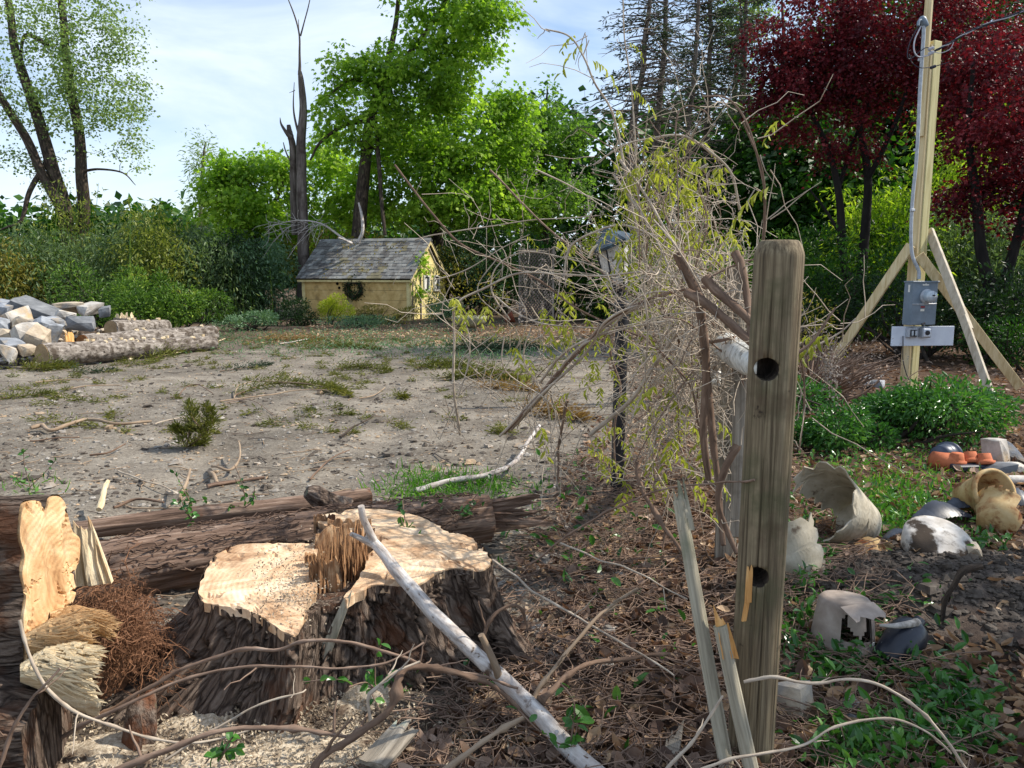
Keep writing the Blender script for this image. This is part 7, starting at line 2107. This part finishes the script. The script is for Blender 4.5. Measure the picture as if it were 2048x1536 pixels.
    for k in range(30):                                    # hanging and drooping whips
        d = rng.uniform(3.4, 5.2); x = rng.uniform(900, 1400); y = rng.uniform(480, 720)
        CAN.append(([(x, y, d), (x + rng.normal() * 25, y + 70, d), (x + rng.normal() * 40, y + 150, d), (x + rng.normal() * 60, y + rng.uniform(180, 330), d)], rng.uniform(.002, .0045), 'vine_grey'))
    for k in range(26):                                    # upright whips above
        d = rng.uniform(3.4, 5.0); x = rng.uniform(1230, 1480); y = rng.uniform(480, 640)
        CAN.append(([(x, y, d), (x + rng.normal() * 22, y - 90, d), (x + rng.normal() * 40 - 15, y - 170, d), (x + rng.normal() * 60 - 30, y - rng.uniform(180, 330), d)], rng.uniform(.002, .0045), 'vine_bark'))
    for k in range(90):                                    # fine grey canes matted against the fence
        d = rng.uniform(2.95, 4.6); x = rng.uniform(1290, 1490); y = rng.uniform(500, 800)
        a = rng.normal() * .9; ln = rng.uniform(70, 260); sg = -1 if rng.random() < .8 else 1
        CAN.append(([(x, y, d), (x + sg * ln * .35 * math.cos(a), y - ln * .35 * math.sin(a) - 8, d), (x + sg * ln * .7 * math.cos(a), y - ln * .7 * math.sin(a) - 4, d - .05), (x + sg * ln * math.cos(a), y - ln * math.sin(a) + 16, d)], rng.uniform(.002, .0042), ('vine_grey', 'vine_bark')[k % 2]))
    nodes = []
    for k, (pts, r, m) in enumerate(CAN):
        if k > 36 and pts[0][2] < 5.5:                     # little of the tangle hangs right before the lantern
            pc = cr([(a_, b_) for a_, b_, c_ in pts], 6)
            if np.any((pc[:, 0] > 1172) & (pc[:, 0] < 1272) & (pc[:, 1] > 455) & (pc[:, 1] < 900)) and rng.random() < .86:
                continue
        p = wob(cr([at(*q) for q in pts], 7), .008 + .3 * r, k * 3.1, 4)
        p[:, 2] = np.maximum(p[:, 2], .02)
        rr = r * np.linspace(1.1, .65, len(p)) * (1 + .08 * vn(np.stack([np.arange(len(p)) * .9, np.zeros(len(p)) + k, np.zeros(len(p))], -1)))
        part('cane', MB().tube(p, rr, 8 if r > .008 else 5), m, root)
        nodes.append(p)
    N = np.vstack(nodes)
    tw = MB()
    for k in range(2300):
        s = N[rng.integers(len(N))]
        if rng.random() < .35:
            s = at(rng.uniform(1240, 1470), rng.uniform(520, 980), rng.uniform(3.3, 6.0))
        pc = pix(s)
        if s[2] < .05 or (1175 < pc[0] < 1270 and 450 < pc[1] < 960 and s[1] < 5.4 and rng.random() < .8): continue
        ln = rng.uniform(.06, .42)
        q = s + np.cumsum(np.vstack([np.zeros(3), nrm(rng.normal(size=3)) * ln / 4 + rng.normal(size=(4, 3)) * ln * .07]), axis=0)
        q = np.vstack([s, s + (q[1:] - s)])
        dv = nrm(rng.normal(size=3)); q = s + dv * np.linspace(0, ln, 5)[:, None] + np.cumsum(rng.normal(size=(5, 3)) * ln * .06, axis=0)
        tw.tube(q, np.linspace(.0026, .0012, 5), 3, cap=False)
    t = part('twigs', tw, 'vine_grey', root); t['kind'] = 'stuff'
    # hanging compound leaves, young and yellow-green
    lf = MB()
    cl = []
    for (px, py, sx, sy, n, d) in [(1310, 450, 45, 90, 64, 4.4), (1325, 330, 45, 40, 36, 4.2), (1320, 600, 50, 60, 22, 4.3), (1310, 800, 60, 70, 34, 4.3), (1130, 620, 50, 60, 12, 4.3), (1150, 720, 60, 60, 12, 4.2), (1390, 420, 60, 60, 24, 4.2), (1235, 880, 60, 50, 14, 4.4), (1100, 560, 90, 60, 12, 4.4), (960, 610, 40, 30, 6, 4.2), (1370, 880, 40, 60, 16, 3.6)]:
        for k in range(n):
            cl.append(at(px + rng.normal() * sx, py + rng.normal() * sy, d + rng.normal() * .25))
    for q in [(1545, 372, 2.7), (1565, 240, 2.9), (1625, 690, 2.6), (1660, 668, 2.6), (1612, 672, 2.6), (1172, 85, 4.0), (1180, 120, 4.0), (1150, 72, 4.0), (1255, 85, 4.3), (1260, 180, 4.3), (1390, 480, 3.6)]:
        cl.append(at(*q))
    for c in cl:
        if c[2] < .12: continue
        a = rng.random() * 6.28
        out = np.array([math.cos(a), math.sin(a), 0])
        m = 9; u = np.linspace(.1, 1, m); ln = rng.uniform(.08, .17)
        st = c + out * (u * ln * .8)[:, None] + np.array([0, 0, -1]) * (u ** 2 * ln * .8)[:, None]
        sd = np.cross(out, (0, 0, 1)) * np.where(np.arange(m) % 2, 1, -1)[:, None]
        lf.leaves(st, sd * .7 + np.array([0, 0, -1.0]) + out * .3 + rng.normal(size=(m, 3)) * .2, out + rng.normal(size=(m, 3)) * .4 + np.array([0, 0, .5]), ln * .36, ln * .11, 'fold')
    part('leaves', lf, 'leaf_wisteria', root, smooth=False)
    bd = MB()
    for k in range(150):                                   # grey hanging flower tassels
        c = at(rng.uniform(1040, 1500), rng.uniform(300, 700), rng.uniform(3.6, 5.2)) if k > 12 else at(1660 + rng.normal() * 12, 680 + k * 5, 2.6)
        m = 26; u = rng.random(m); ln = rng.uniform(.05, .14)
        pos = c + np.stack([rng.normal(size=m) * .012 * (1 - u * .6), rng.normal(size=m) * .012 * (1 - u * .6), -u * ln], -1)
        bd.leaves(pos, rng.normal(size=(m, 3)) - np.array([0, 0, .3]), rng.normal(size=(m, 3)), .012, .006)
    part('flower_buds', bd, 'dry_bud', root, smooth=False)
wisteria()

# ------------------------------------------------------------------ bush and ground cover at the right
shrub('honeysuckle_bush', 'low spreading bright green bush in front of the power pole', 1805, 880, 7.4, 1.7, .60, 'leaf_vinca', 8200, .055, seed=117, up=.5, shape='fold', wr=.42, stems=40, lobes=8, hollow=.45)
shrub('honeysuckle_bush', 'smaller green bush spreading below the pole toward the nearest post', 1660, 880, 6.9, .8, .32, 'leaf_vinca', 2600, .05, seed=112, up=1.0, shape='fold', wr=.42, lobes=6)
shrub('brush_pile', 'grey leafless brush heaped behind the nearest post', 1620, 660, 9.5, 1.5, 1.05, 'dry_bud', 600, .03, seed=113, stems=220, bark='vine_bark')
shrub('brush_pile', 'twiggy grey-green brush under the red maple', 1560, 620, 12, 2.2, 1.5, 'leaf_olive', 2400, .05, seed=114, stems=200, bark='bark_grey')
def cover(mb, areas, L, wr, shape, rng, up=.8, h=.08, lift=.9):
    for (px, py, rx, ry, n) in areas:
        for k in range(n):
            q = gp(px + rng.normal() * rx, py + rng.normal() * ry) if n < 0 else None
        a = np.column_stack([px + rng.normal(size=n) * rx, py + rng.normal(size=n) * ry])
        a[:, 1] = np.clip(a[:, 1], 620, 1640)
        P = np.array([onz(x, y, 0) for x, y in a])
        P[:, 2] = gh(P[:, 0], P[:, 1]) + h * rng.random(n) ** 1.5
        d = rng.normal(size=(n, 3)); d[:, 2] = np.abs(d[:, 2]) * lift
        nr_ = rng.normal(size=(n, 3)) * .6; nr_[:, 2] += up
        Ls = L * (.5 + .9 * rng.random(n))
        mb.leaves(P, d, nr_, Ls, Ls * wr, shape)
rng = np.random.default_rng(19)
mb = MB()
cover(mb, [(1780, 1490, 70, 30, 420), (1890, 1415, 50, 34, 380), (1700, 1515, 50, 26, 240), (1650, 1340, 70, 30, 150), (1740, 1330, 90, 20, 200), (1760, 1260, 60, 30, 120), (1930, 1470, 40, 40, 200), (1600, 1240, 30, 50, 160), (1610, 1120, 30, 40, 200), (1650, 1000, 60, 40, 260), (1800, 1010, 70, 36, 420), (1720, 915, 90, 20, 420), (1900, 900, 60, 16, 160), (1830, 1055, 50, 20, 200), (1960, 1100, 40, 20, 120)], .048, .42, 'oval', rng)
cover(mb, [(1230, 1090, 90, 40, 70), (1290, 1250, 60, 60, 24), (1130, 1130, 60, 50, 30), (1180, 1480, 60, 30, 12), (790, 1390, 30, 30, 14), (1100, 1000, 80, 40, 90)], .06, .45, 'oval', rng)
stuff('periwinkle_cover', mb, 'leaf_vinca', 'glossy green periwinkle leaves covering the ground around the pots', 'ground cover', smooth=False)
mb = MB()
cover(mb, [(1780, 1000, 50, 30, 700), (1840, 1050, 40, 18, 260), (1660, 960, 40, 26, 120), (870, 968, 46, 13, 520), (965, 972, 40, 12, 360), (800, 985, 40, 8, 120), (930, 985, 60, 10, 140), (40, 975, 40, 12, 60), (1880, 960, 60, 30, 300)], .075, .10, 'blade', rng, h=.01, lift=1.8)
stuff('grass_tufts', mb, 'leaf_grass', 'bright green grass tufts beside the fallen trunk and the pots', 'grass', smooth=False)
mb = MB()
cover(mb, [(560, 690, 160, 14, 1500), (760, 690, 120, 12, 1400), (960, 690, 120, 12, 900), (880, 655, 100, 10, 700), (700, 672, 120, 8, 1000), (470, 672, 70, 8, 500), (1010, 705, 50, 10, 600), (940, 712, 60, 8, 400)], .07, .3, 'dia', rng, h=.10)
stuff('weed_cover', mb, 'leaf_blue', 'low grey-green weeds covering the ground before the shed', 'weeds', smooth=False)

# ------------------------------------------------------------------ leaf litter
rng = np.random.default_rng(23)
def litter_field(n, xr, yr, dens_pow, L, mats, names):
    y = yr[0] + (yr[1] - yr[0]) * rng.random(n) ** dens_pow
    x = fence_x(y) - .15 + (xr - fence_x(y)) * rng.random(n) * (1 + .0 * y)
    z = gh(x, y)
    return x, y, z
mb, mb2 = MB(), MB()
y = 1.9 + 6.5 * rng.random(14000) ** 1.7
x = fence_x(y) - .35 + rng.random(14000) * (1.2 + .75 * y)
dens = fb2(x, y, 1.6, 3, 5)
mx_ = ((x - MOUND[0] - .15) / 1.1) ** 2 + ((y - MOUND[1]) / .6) ** 2
k = (dens > -.45) & ((mx_ > 1) | (rng.random(14000) < .12))
x, y = x[k], y[k]
P = np.stack([x, y, gh(x, y) + .004 + .035 * rng.random(len(x)) ** 2], -1)
n = len(P)
d = rng.normal(size=(n, 3)); d[:, 2] *= .35
nr_ = rng.normal(size=(n, 3)) * .55; nr_[:, 2] += 1
Ls = .028 + .060 * rng.random(n) ** 1.5
half = rng.random(n) < .72
half &= ~((x > .95) & (rng.random(n) < .35))
mb.leaves(P[half], d[half], nr_[half], Ls[half], Ls[half] * .62, 'curl')
mb2.leaves(P[~half], d[~half], nr_[~half], Ls[~half] * .9, Ls[~half] * .5, 'curl')
# farther litter under the trees
y = 8 + 13 * rng.random(6500); x = fence_x(8) + .4 + rng.random(6500) * (.8 * y)
P = np.stack([x, y, gh(x, y) + .01], -1); n = len(P)
mb.leaves(P, rng.normal(size=(n, 3)) * np.array([1, 1, .3]), rng.normal(size=(n, 3)) * .5 + np.array([0, 0, 1]), .10, .07, 'dia')
# dry litter at the far side of the clearing
y = 17 + 7 * rng.random(4200); x = -6 + 10 * rng.random(4200)
P = np.stack([x, y, gh(x, y) + .01], -1); n = len(P)
mb2.leaves(P, rng.normal(size=(n, 3)) * np.array([1, 1, .3]), rng.normal(size=(n, 3)) * .5 + np.array([0, 0, 1]), .10, .06, 'dia')
stuff('leaf_litter', mb, 'litter', 'brown dead leaves covering the ground along the fence', 'leaf litter', smooth=False)
stuff('pale_litter', mb2, 'litter_tan', 'pale dry leaves scattered around the nearest post and pots', 'leaf litter', smooth=False)

# ------------------------------------------------------------------ clearing: stones, clods, twigs, chips
rng = np.random.default_rng(29)
def field(n, y0, y1, pw=1.0, xl=None):
    y = y0 * (y1 / y0) ** (rng.random(n) ** pw)
    x = -.74 * y + rng.random(n) * (fence_x(y) + .74 * y + .2)
    return x, y
OCT = np.array([[1, 0, 0], [-1, 0, 0], [0, 1, 0], [0, -1, 0], [0, 0, 1], [0, 0, -1], [.62, .62, .5], [-.62, .62, .45], [-.62, -.62, .5], [.62, -.62, .45]])
def blobs(mb, x, y, size, flat=.6, sink=.3):
    n = len(x)
    V0 = np.array([[math.cos(a) * r, math.sin(a) * r, z] for (z, r) in ((-.6, .6), (.1, 1.0), (.65, .62)) for a in np.arange(6) * math.pi / 3] + [[0, 0, .95]])
    F = [(i, (i + 1) % 6, 6 + (i + 1) % 6, 6 + i) for i in range(6)] + [(6 + i, 6 + (i + 1) % 6, 12 + (i + 1) % 6, 12 + i) for i in range(6)]
    F3 = [(12 + i, 12 + (i + 1) % 6, 18) for i in range(6)]
    J = V0[None] * (1 + .28 * rng.normal(size=(n, 19, 1))) * size[:, None, None] * np.array([1, 1, flat])
    a = rng.random(n) * 6.28; st = .7 + .6 * rng.random(n)
    X = J[..., 0] * st[:, None]
    J2 = np.stack([X * np.cos(a)[:, None] - J[..., 1] * np.sin(a)[:, None], X * np.sin(a)[:, None] + J[..., 1] * np.cos(a)[:, None], J[..., 2]], -1)
    V = J2 + np.stack([x, y, gh(x, y) + size * flat * (.5 - sink)], -1)[:, None]
    b = np.arange(n)[:, None, None] * 19
    mb.raw(V.reshape(-1, 3), [(b + np.array(F)[None]).reshape(-1, 4), (b + np.array(F3)[None]).reshape(-1, 3)])
x, y = field(9000, 2.9, 19, .9)
sz = np.clip(np.exp(rng.normal(-4.75, .6, len(x))), .003, .06)
mb = MB(); blobs(mb, x, y, sz)
stuff('gravel', mb, 'pebble', 'small stones scattered over the bare yard soil', 'gravel', smooth=False)
x, y = field(6500, 2.9, 19, .9)
k = fb2(x, y, .9, 3, 31) > -.1; x, y = x[k], y[k]
mb = MB(); blobs(mb, x, y, np.clip(np.exp(rng.normal(-4.5, .6, len(x))), .004, .06), .5)
xm = MOUND[0] + rng.normal(size=2600) * .6; ym = MOUND[1] + rng.normal(size=2600) * .34
blobs(mb, xm, ym, np.clip(np.exp(rng.normal(-4.5, .5, 2600)), .004, .05), .7)
stuff('soil_clods', mb, 'clod', 'dark crumbs of soil on the yard and the mound', 'soil', smooth=False)
mb, mbd = MB(), MB()
x, y = field(1500, 2.9, 20, .85)
for k in range(len(x)):
    ln = np.exp(rng.normal(-2.4, .65)); ln = min(ln, .7); a = rng.normal() * 1.0 + (math.pi if rng.random() < .5 else 0)
    u = np.linspace(-.5, .5, 4)
    px_ = x[k] + u * ln * math.cos(a) + rng.normal(size=4) * ln * .05; py_ = y[k] + u * ln * math.sin(a) + rng.normal(size=4) * ln * .05
    zz_ = gh(px_, py_) + .006 + rng.random(4) * .02 * min(1, ln * 3)
    (mb if rng.random() < .5 else mbd).tube(np.stack([px_, py_, zz_], -1), rng.uniform(.0018, .0045) * (1 + ln), 3, cap=False)
stuff('pale_twigs', mb, 'stick', 'pale dry twigs strewn over the bare yard', 'twigs')
stuff('dark_twigs', mbd, 'bark_grey', 'dark twigs strewn over the bare yard', 'twigs')
mb = MB()
y = 1.9 + 4.5 * rng.random(3000) ** 1.4; x = fence_x(y) - .4 + rng.random(3000) * 1.9
for k in range(3000):
    ln = rng.uniform(.06, .38); a = rng.random() * 6.28; u = np.linspace(-.5, .5, 5)
    px_ = x[k] + u * ln * math.cos(a) + rng.normal(size=5) * ln * .06; py_ = y[k] + u * ln * math.sin(a) + rng.normal(size=5) * ln * .06
    mb.tube(np.stack([px_, py_, gh(px_, py_) + .012 + rng.random() * .05 + rng.random(5) * .03], -1), rng.uniform(.0012, .0032), 3, cap=False)
stuff('litter_twigs', mb, 'vine_bark', 'fine dead twigs lying through the leaf litter', 'twigs')
x, y = field(2600, 2.9, 18, .9); P = np.stack([x, y, gh(x, y) + .006], -1); n = len(P)
mb = MB().leaves(P, rng.normal(size=(n, 3)) * np.array([1, 1, .1]), rng.normal(size=(n, 3)) * .3 + np.array([0, 0, 1]), .015 + .035 * rng.random(n), .008 + .010 * rng.random(n))
stuff('wood_chips', mb, 'litter_tan', 'pale wood chips scattered on the bare soil', 'wood chips', smooth=False)

# ------------------------------------------------------------------ cut conifer greenery
def sprig(st, lf, path, r, n, L, spread, rng, up=.3):
    st.tube(path, np.linspace(r, r * .35, len(path)), 5, cap=False)
    u = np.linspace(0, 1, len(path))
    t = rng.random(n) ** .8
    pos = np.stack([np.interp(t, u, path[:, k]) for k in range(3)], -1)
    ax = nrm(path[-1] - path[0])
    sd = rng.normal(size=(n, 3)); sd[:, 2] = sd[:, 2] * .5 + up
    off = sd * spread * (1.1 - .8 * t)[:, None] * rng.random((n, 1))
    pos = pos + off
    pos[:, 2] = np.maximum(pos[:, 2], gh(pos[:, 0], pos[:, 1]) + .004)
    Ls = L * (.5 + .8 * rng.random(n))
    lf.leaves(pos, sd + ax * .9, rng.normal(size=(n, 3)), Ls, Ls * .22)
def conifer_bough(label, pts, r, n, L, spread, leaf='needle_cut', seed=1, up=.3, stem='vine_brown'):
    rng = np.random.default_rng(seed)
    p = np.array([gp(q[0], q[1], q[2]) for q in pts])
    root = thing('conifer_bough', label, 'conifer bough', p[0], 'cut conifer boughs on the bare soil')
    st, lf = MB(), MB()
    sprig(st, lf, cr(p, 6), r, n, L, spread, rng, up)
    part('stem', st, stem, root); part('needles', lf, leaf, root, smooth=False)
# the upright sprig
rng = np.random.default_rng(3)
b0 = gp(372, 896)
root = thing('conifer_sprig', 'upright olive conifer sprig stuck in the bare soil', 'conifer sprig', b0)
st, lf = MB(), MB()
PT = [[(372, 896), (398, 876), (412, 845), (410, 805)], [(405, 860), (385, 835), (380, 802)], [(372, 896), (382, 850), (392, 815)], [(360, 862), (375, 858), (395, 862)], [(368, 890), (362, 866), (348, 850)], [(408, 870), (424, 845), (420, 815)], [(372, 896), (400, 890), (412, 870)]]
for q in PT:
    pth = cr([at(a, b_, b0[1] + rng.normal() * .05) for a, b_ in q], 5); pth[:, 2] = np.maximum(pth[:, 2], b0[2])
    sprig(st, lf, pth, .006, 420, .045, .07, rng, .2)
part('stem', st, 'vine_brown', root); part('needles', lf, 'needle_cut', root, smooth=False)
BG = [('flat bough with a long bare loop across the middle of the yard', [(470, 795, .03), (540, 775, .05), (620, 775, .04), (690, 790, .03)], .012, 1500, .06, .16, 'needle_cut'),
      ('green bough end beside the bare loop', [(640, 778, .03), (670, 786, .04), (700, 796, .02)], .008, 700, .06, .14, 'needle_cut'),
      ('bough with a bent stick in the upper yard', [(672, 742, .03), (720, 738, .04), (780, 745, .03)], .012, 900, .06, .16, 'needle_cut'),
      ('small green tuft in the middle of the bare soil', [(790, 795, .02), (812, 800, .03)], .006, 420, .05, .10, 'needle_cut'),
      ('broad bough below the planter', [(830, 740, .03), (880, 735, .04), (940, 738, .03)], .012, 1500, .07, .22, 'needle_cut'),
      ('long spread of boughs before the lattice', [(880, 760, .03), (960, 755, .04), (1050, 765, .03)], .012, 2400, .07, .26, 'needle_cut'),
      ('dry golden bough lying beside the vines', [(960, 775, .02), (1020, 780, .03), (1080, 785, .02)], .010, 900, .06, .2, 'needle_dry'),
      ('shaded dark bough heap at the far side', [(900, 700, .04), (980, 705, .06), (1070, 700, .04)], .014, 2400, .08, .3, 'needle'),
      ('boughs lying along the near spruce log', [(300, 722, .03), (360, 708, .05), (430, 690, .03)], .012, 1500, .07, .22, 'needle_cut'),
      ('bough under the sawn end of the near log', [(40, 740, .03), (90, 742, .04), (150, 735, .03)], .012, 1200, .07, .2, 'needle_cut'),
      ('thin bough trailing from the log toward the yard', [(250, 735, .02), (290, 730, .03), (320, 722, .02)], .008, 500, .06, .12, 'needle_cut'),
      ('brown dried bough left of the weeds', [(520, 680, .03), (580, 684, .05), (640, 680, .03)], .012, 1100, .07, .22, 'needle_dry'),
      ('low bough across the far yard edge', [(600, 700, .02), (680, 696, .03), (760, 700, .02)], .010, 1300, .07, .2, 'needle_cut'),
      ('grey-green bough in the upper yard', [(440, 745, .02), (500, 738, .03), (540, 730, .02)], .008, 500, .06, .12, 'needle'),
      ('flat faded bough at the picture edge', [(0, 800, .02), (60, 795, .03), (110, 790, .02)], .008, 600, .05, .12, 'needle_cut'),
      ('bough crushed flat near the picture edge', [(140, 745, .02), (180, 748, .03), (230, 742, .02)], .008, 400, .06, .12, 'needle'),
      ('pile of brown boughs at the near edge of the vines', [(1060, 830, .04), (1110, 835, .06), (1170, 845, .04)], .012, 1600, .06, .2, 'needle_dry')]
for k, (lab, pts, r, n, L, s, lf_) in enumerate(BG):
    conifer_bough(lab, pts, r, n, L, s, lf_, 300 + k)

rng = np.random.default_rng(71)
st, lf = MB(), MB()
for k in range(260):                                       # crushed scraps of greenery all over the far yard
    px, py = rng.uniform(20, 1180), 682 + 190 * rng.random() ** 2.6
    if px > 1100 and py > 760: continue
    c = gp(px, py, .015); ln = rng.uniform(.08, .38); a = rng.random() * 6.28
    p = np.stack([c[0] + np.linspace(-.5, .5, 6) * ln * math.cos(a), c[1] + np.linspace(-.5, .5, 6) * ln * math.sin(a), np.full(6, c[2])], -1) + rng.normal(size=(6, 3)) * .008
    sprig(st, lf, p, .004, int(60 + 200 * ln), .05, .06 + .12 * ln, rng, .15)
stuff('bough_scraps', lf, 'needle_cut', 'crushed scraps of conifer greenery strewn over the far yard', 'greenery', smooth=False)
stuff('bough_stems', st, 'vine_brown', 'thin broken stems among the crushed greenery', 'twigs')

# ------------------------------------------------------------------ sticks on the bare soil
SK = [('long crooked pale stick with a knobbed end lying in the yard', [(62, 866, .05), (85, 862, .06), (105, 868, .04), (140, 858, .05), (175, 850, .06), (230, 856, .05), (305, 850, .04)], .018, 'stick'),
      ('thin straight stick left of the upright sprig', [(310, 852, .02), (350, 842, .02), (395, 838, .03)], .006, 'vine_grey'),
      ('dark forked twig below the crooked stick', [(60, 886, .02), (110, 884, .03), (160, 880, .02)], .007, 'vine_brown'),
      ('curved dark stick in the lower yard', [(180, 915, .02), (220, 912, .03), (252, 898, .05)], .008, 'vine_brown'),
      ('bare arched twig behind the upright sprig', [(355, 798, .02), (372, 786, .08), (395, 784, .09), (425, 792, .04)], .007, 'vine_brown'),
      ('looping pale stem lying over the flat bough', [(468, 800, .02), (480, 782, .08), (520, 776, .10), (600, 778, .08), (670, 784, .04)], .008, 'stick'),
      ('pale stem under the flat bough', [(440, 806, .02), (520, 796, .03), (600, 786, .04), (680, 786, .03)], .008, 'stick'),
      ('wriggling thin root in the middle yard', [(455, 808, .02), (490, 806, .05), (520, 815, .04), (545, 832, .02)], .005, 'vine_bark'),
      ('stick lying level in the upper yard', [(70, 768, .02), (120, 764, .03), (170, 762, .02)], .010, 'stick'),
      ('pale stick slanting in the upper yard', [(130, 782, .02), (180, 776, .03), (240, 772, .02)], .008, 'stick'),
      ('split pale stick beside the near log', [(258, 722, .03), (285, 712, .04)], .02, 'pale_split'),
      ('long yellow sapling stem by the log ends', [(350, 712, .05), (400, 700, .07), (450, 682, .05)], .014, 'pale_split'),
      ('pale bent stick before the weeds', [(560, 690, .03), (600, 685, .04), (645, 676, .03)], .012, 'white_branch'),
      ('short stick in the middle of the bare yard', [(718, 800, .02), (750, 795, .03), (770, 780, .03)], .008, 'stick'),
      ('bleached branch lying by the grass patch', [(830, 990, .03), (900, 978, .06), (970, 968, .07), (1020, 958, .10), (1050, 935, .16), (1078, 908, .24)], .020, 'white_branch'),
      ('curled root standing up in the lower yard', [(425, 940, .03), (432, 952, .08), (460, 955, .05), (478, 945, .08), (482, 925, .12), (476, 914, .13)], .010, 'stick'),
      ('stub of pale wood beside the curled root', [(420, 945, .02), (428, 962, .05), (435, 972, .02)], .018, 'stick'),
      ('red-brown bark strip in the lower yard', [(415, 978, .02), (470, 968, .02), (530, 958, .02)], .014, 'bark_red'),
      ('long thin rod lying across the lower yard', [(235, 946, .02), (290, 968, .03), (350, 992, .02)], .006, 'vine_grey'),
      ('dark stick near the picture middle', [(620, 965, .02), (660, 930, .05), (700, 912, .06)], .007, 'vine_brown'),
      ('dark root lump lying in the right of the yard', [(680, 880, .03), (705, 868, .06), (745, 842, .05)], .010, 'bark_dark'),
      ('pale peeled stick by the fallen trunk', [(200, 1050, .10), (215, 1030, .18), (222, 1022, .20)], .018, 'pale_split'),
      ('thick forked stick leaning on the fallen trunk', [(360, 1030, .10), (375, 1005, .16), (382, 985, .18)], .012, 'stick'),
      ('low branch lying along the thin log', [(230, 1052, .12), (275, 1040, .14), (330, 1042, .12)], .010, 'vine_brown')]
for k, (lab, pts, r, m) in enumerate(SK):
    p = wob(cr([gp(q[0], q[1], q[2]) for q in pts], 6), .012, k * 2.7, 4)
    rr = r * np.linspace(1.15, .75, len(p)) * (1 + .15 * vn(np.stack([np.arange(len(p)) * .7, np.zeros(len(p)) + k, np.zeros(len(p))], -1)))
    single('fallen_stick', MB().tube(p, rr, 9), m, lab, 'stick', p[0], 'sticks lying on the bare soil')
# weeds and ivy sprigs at the fallen trunk
for k, (px, py, d, h, lab) in enumerate([(490, 1005, 4.5, .16, 'small leafy sprig at the far side of the fallen trunk'), (378, 992, 4.9, .10, 'dark leaf clump on the bare soil behind the trunk'), (385, 1040, 4.3, .12, 'leafy sprig lying on the thin log'), (820, 1065, 3.5, .14, 'green ivy sprig lying on the sawn back of the stump'), (60, 965, 5.0, .16, 'green weed clump with pale stems at the picture edge'), (915, 1030, 4.0, .14, 'upright leafy sprig beside the torn trunk end'), (750, 1360, 2.4, .16, 'glossy green sprig at the foot of the stump'), (1140, 1480, 2.25, .12, 'dark glossy seedling in the litter'), (440, 1500, 2.1, .06, 'yellow-green seedling in the sawdust'), (990, 1370, 2.7, .10, 'small dark sprig beside the white branch')]):
    rng = np.random.default_rng(500 + k)
    c = at(px, py, d); 
    root = thing('leaf_sprig', lab, 'sprig', c, 'green sprigs around the felled trunks')
    st, lf = MB(), MB()
    for q in range(5):
        e = c + rng.normal(size=3) * np.array([.6, .4, .5]) * h + np.array([0, 0, h * .5])
        p = cr([c - np.array([0, 0, .03]), (c + e) / 2 + rng.normal(size=3) * h * .1, e], 4); st.tube(p, .0025, 4, cap=False)
        i = rng.integers(2, len(p), 5)
        lf.leaves(p[i], rng.normal(size=(5, 3)), rng.normal(size=(5, 3)) * .6 + np.array([0, -.3, .8]), .038, .022, 'oval')
    part('stem', st, 'vine_bark', root); part('leaves', lf, 'leaf_vinca', root, smooth=False)
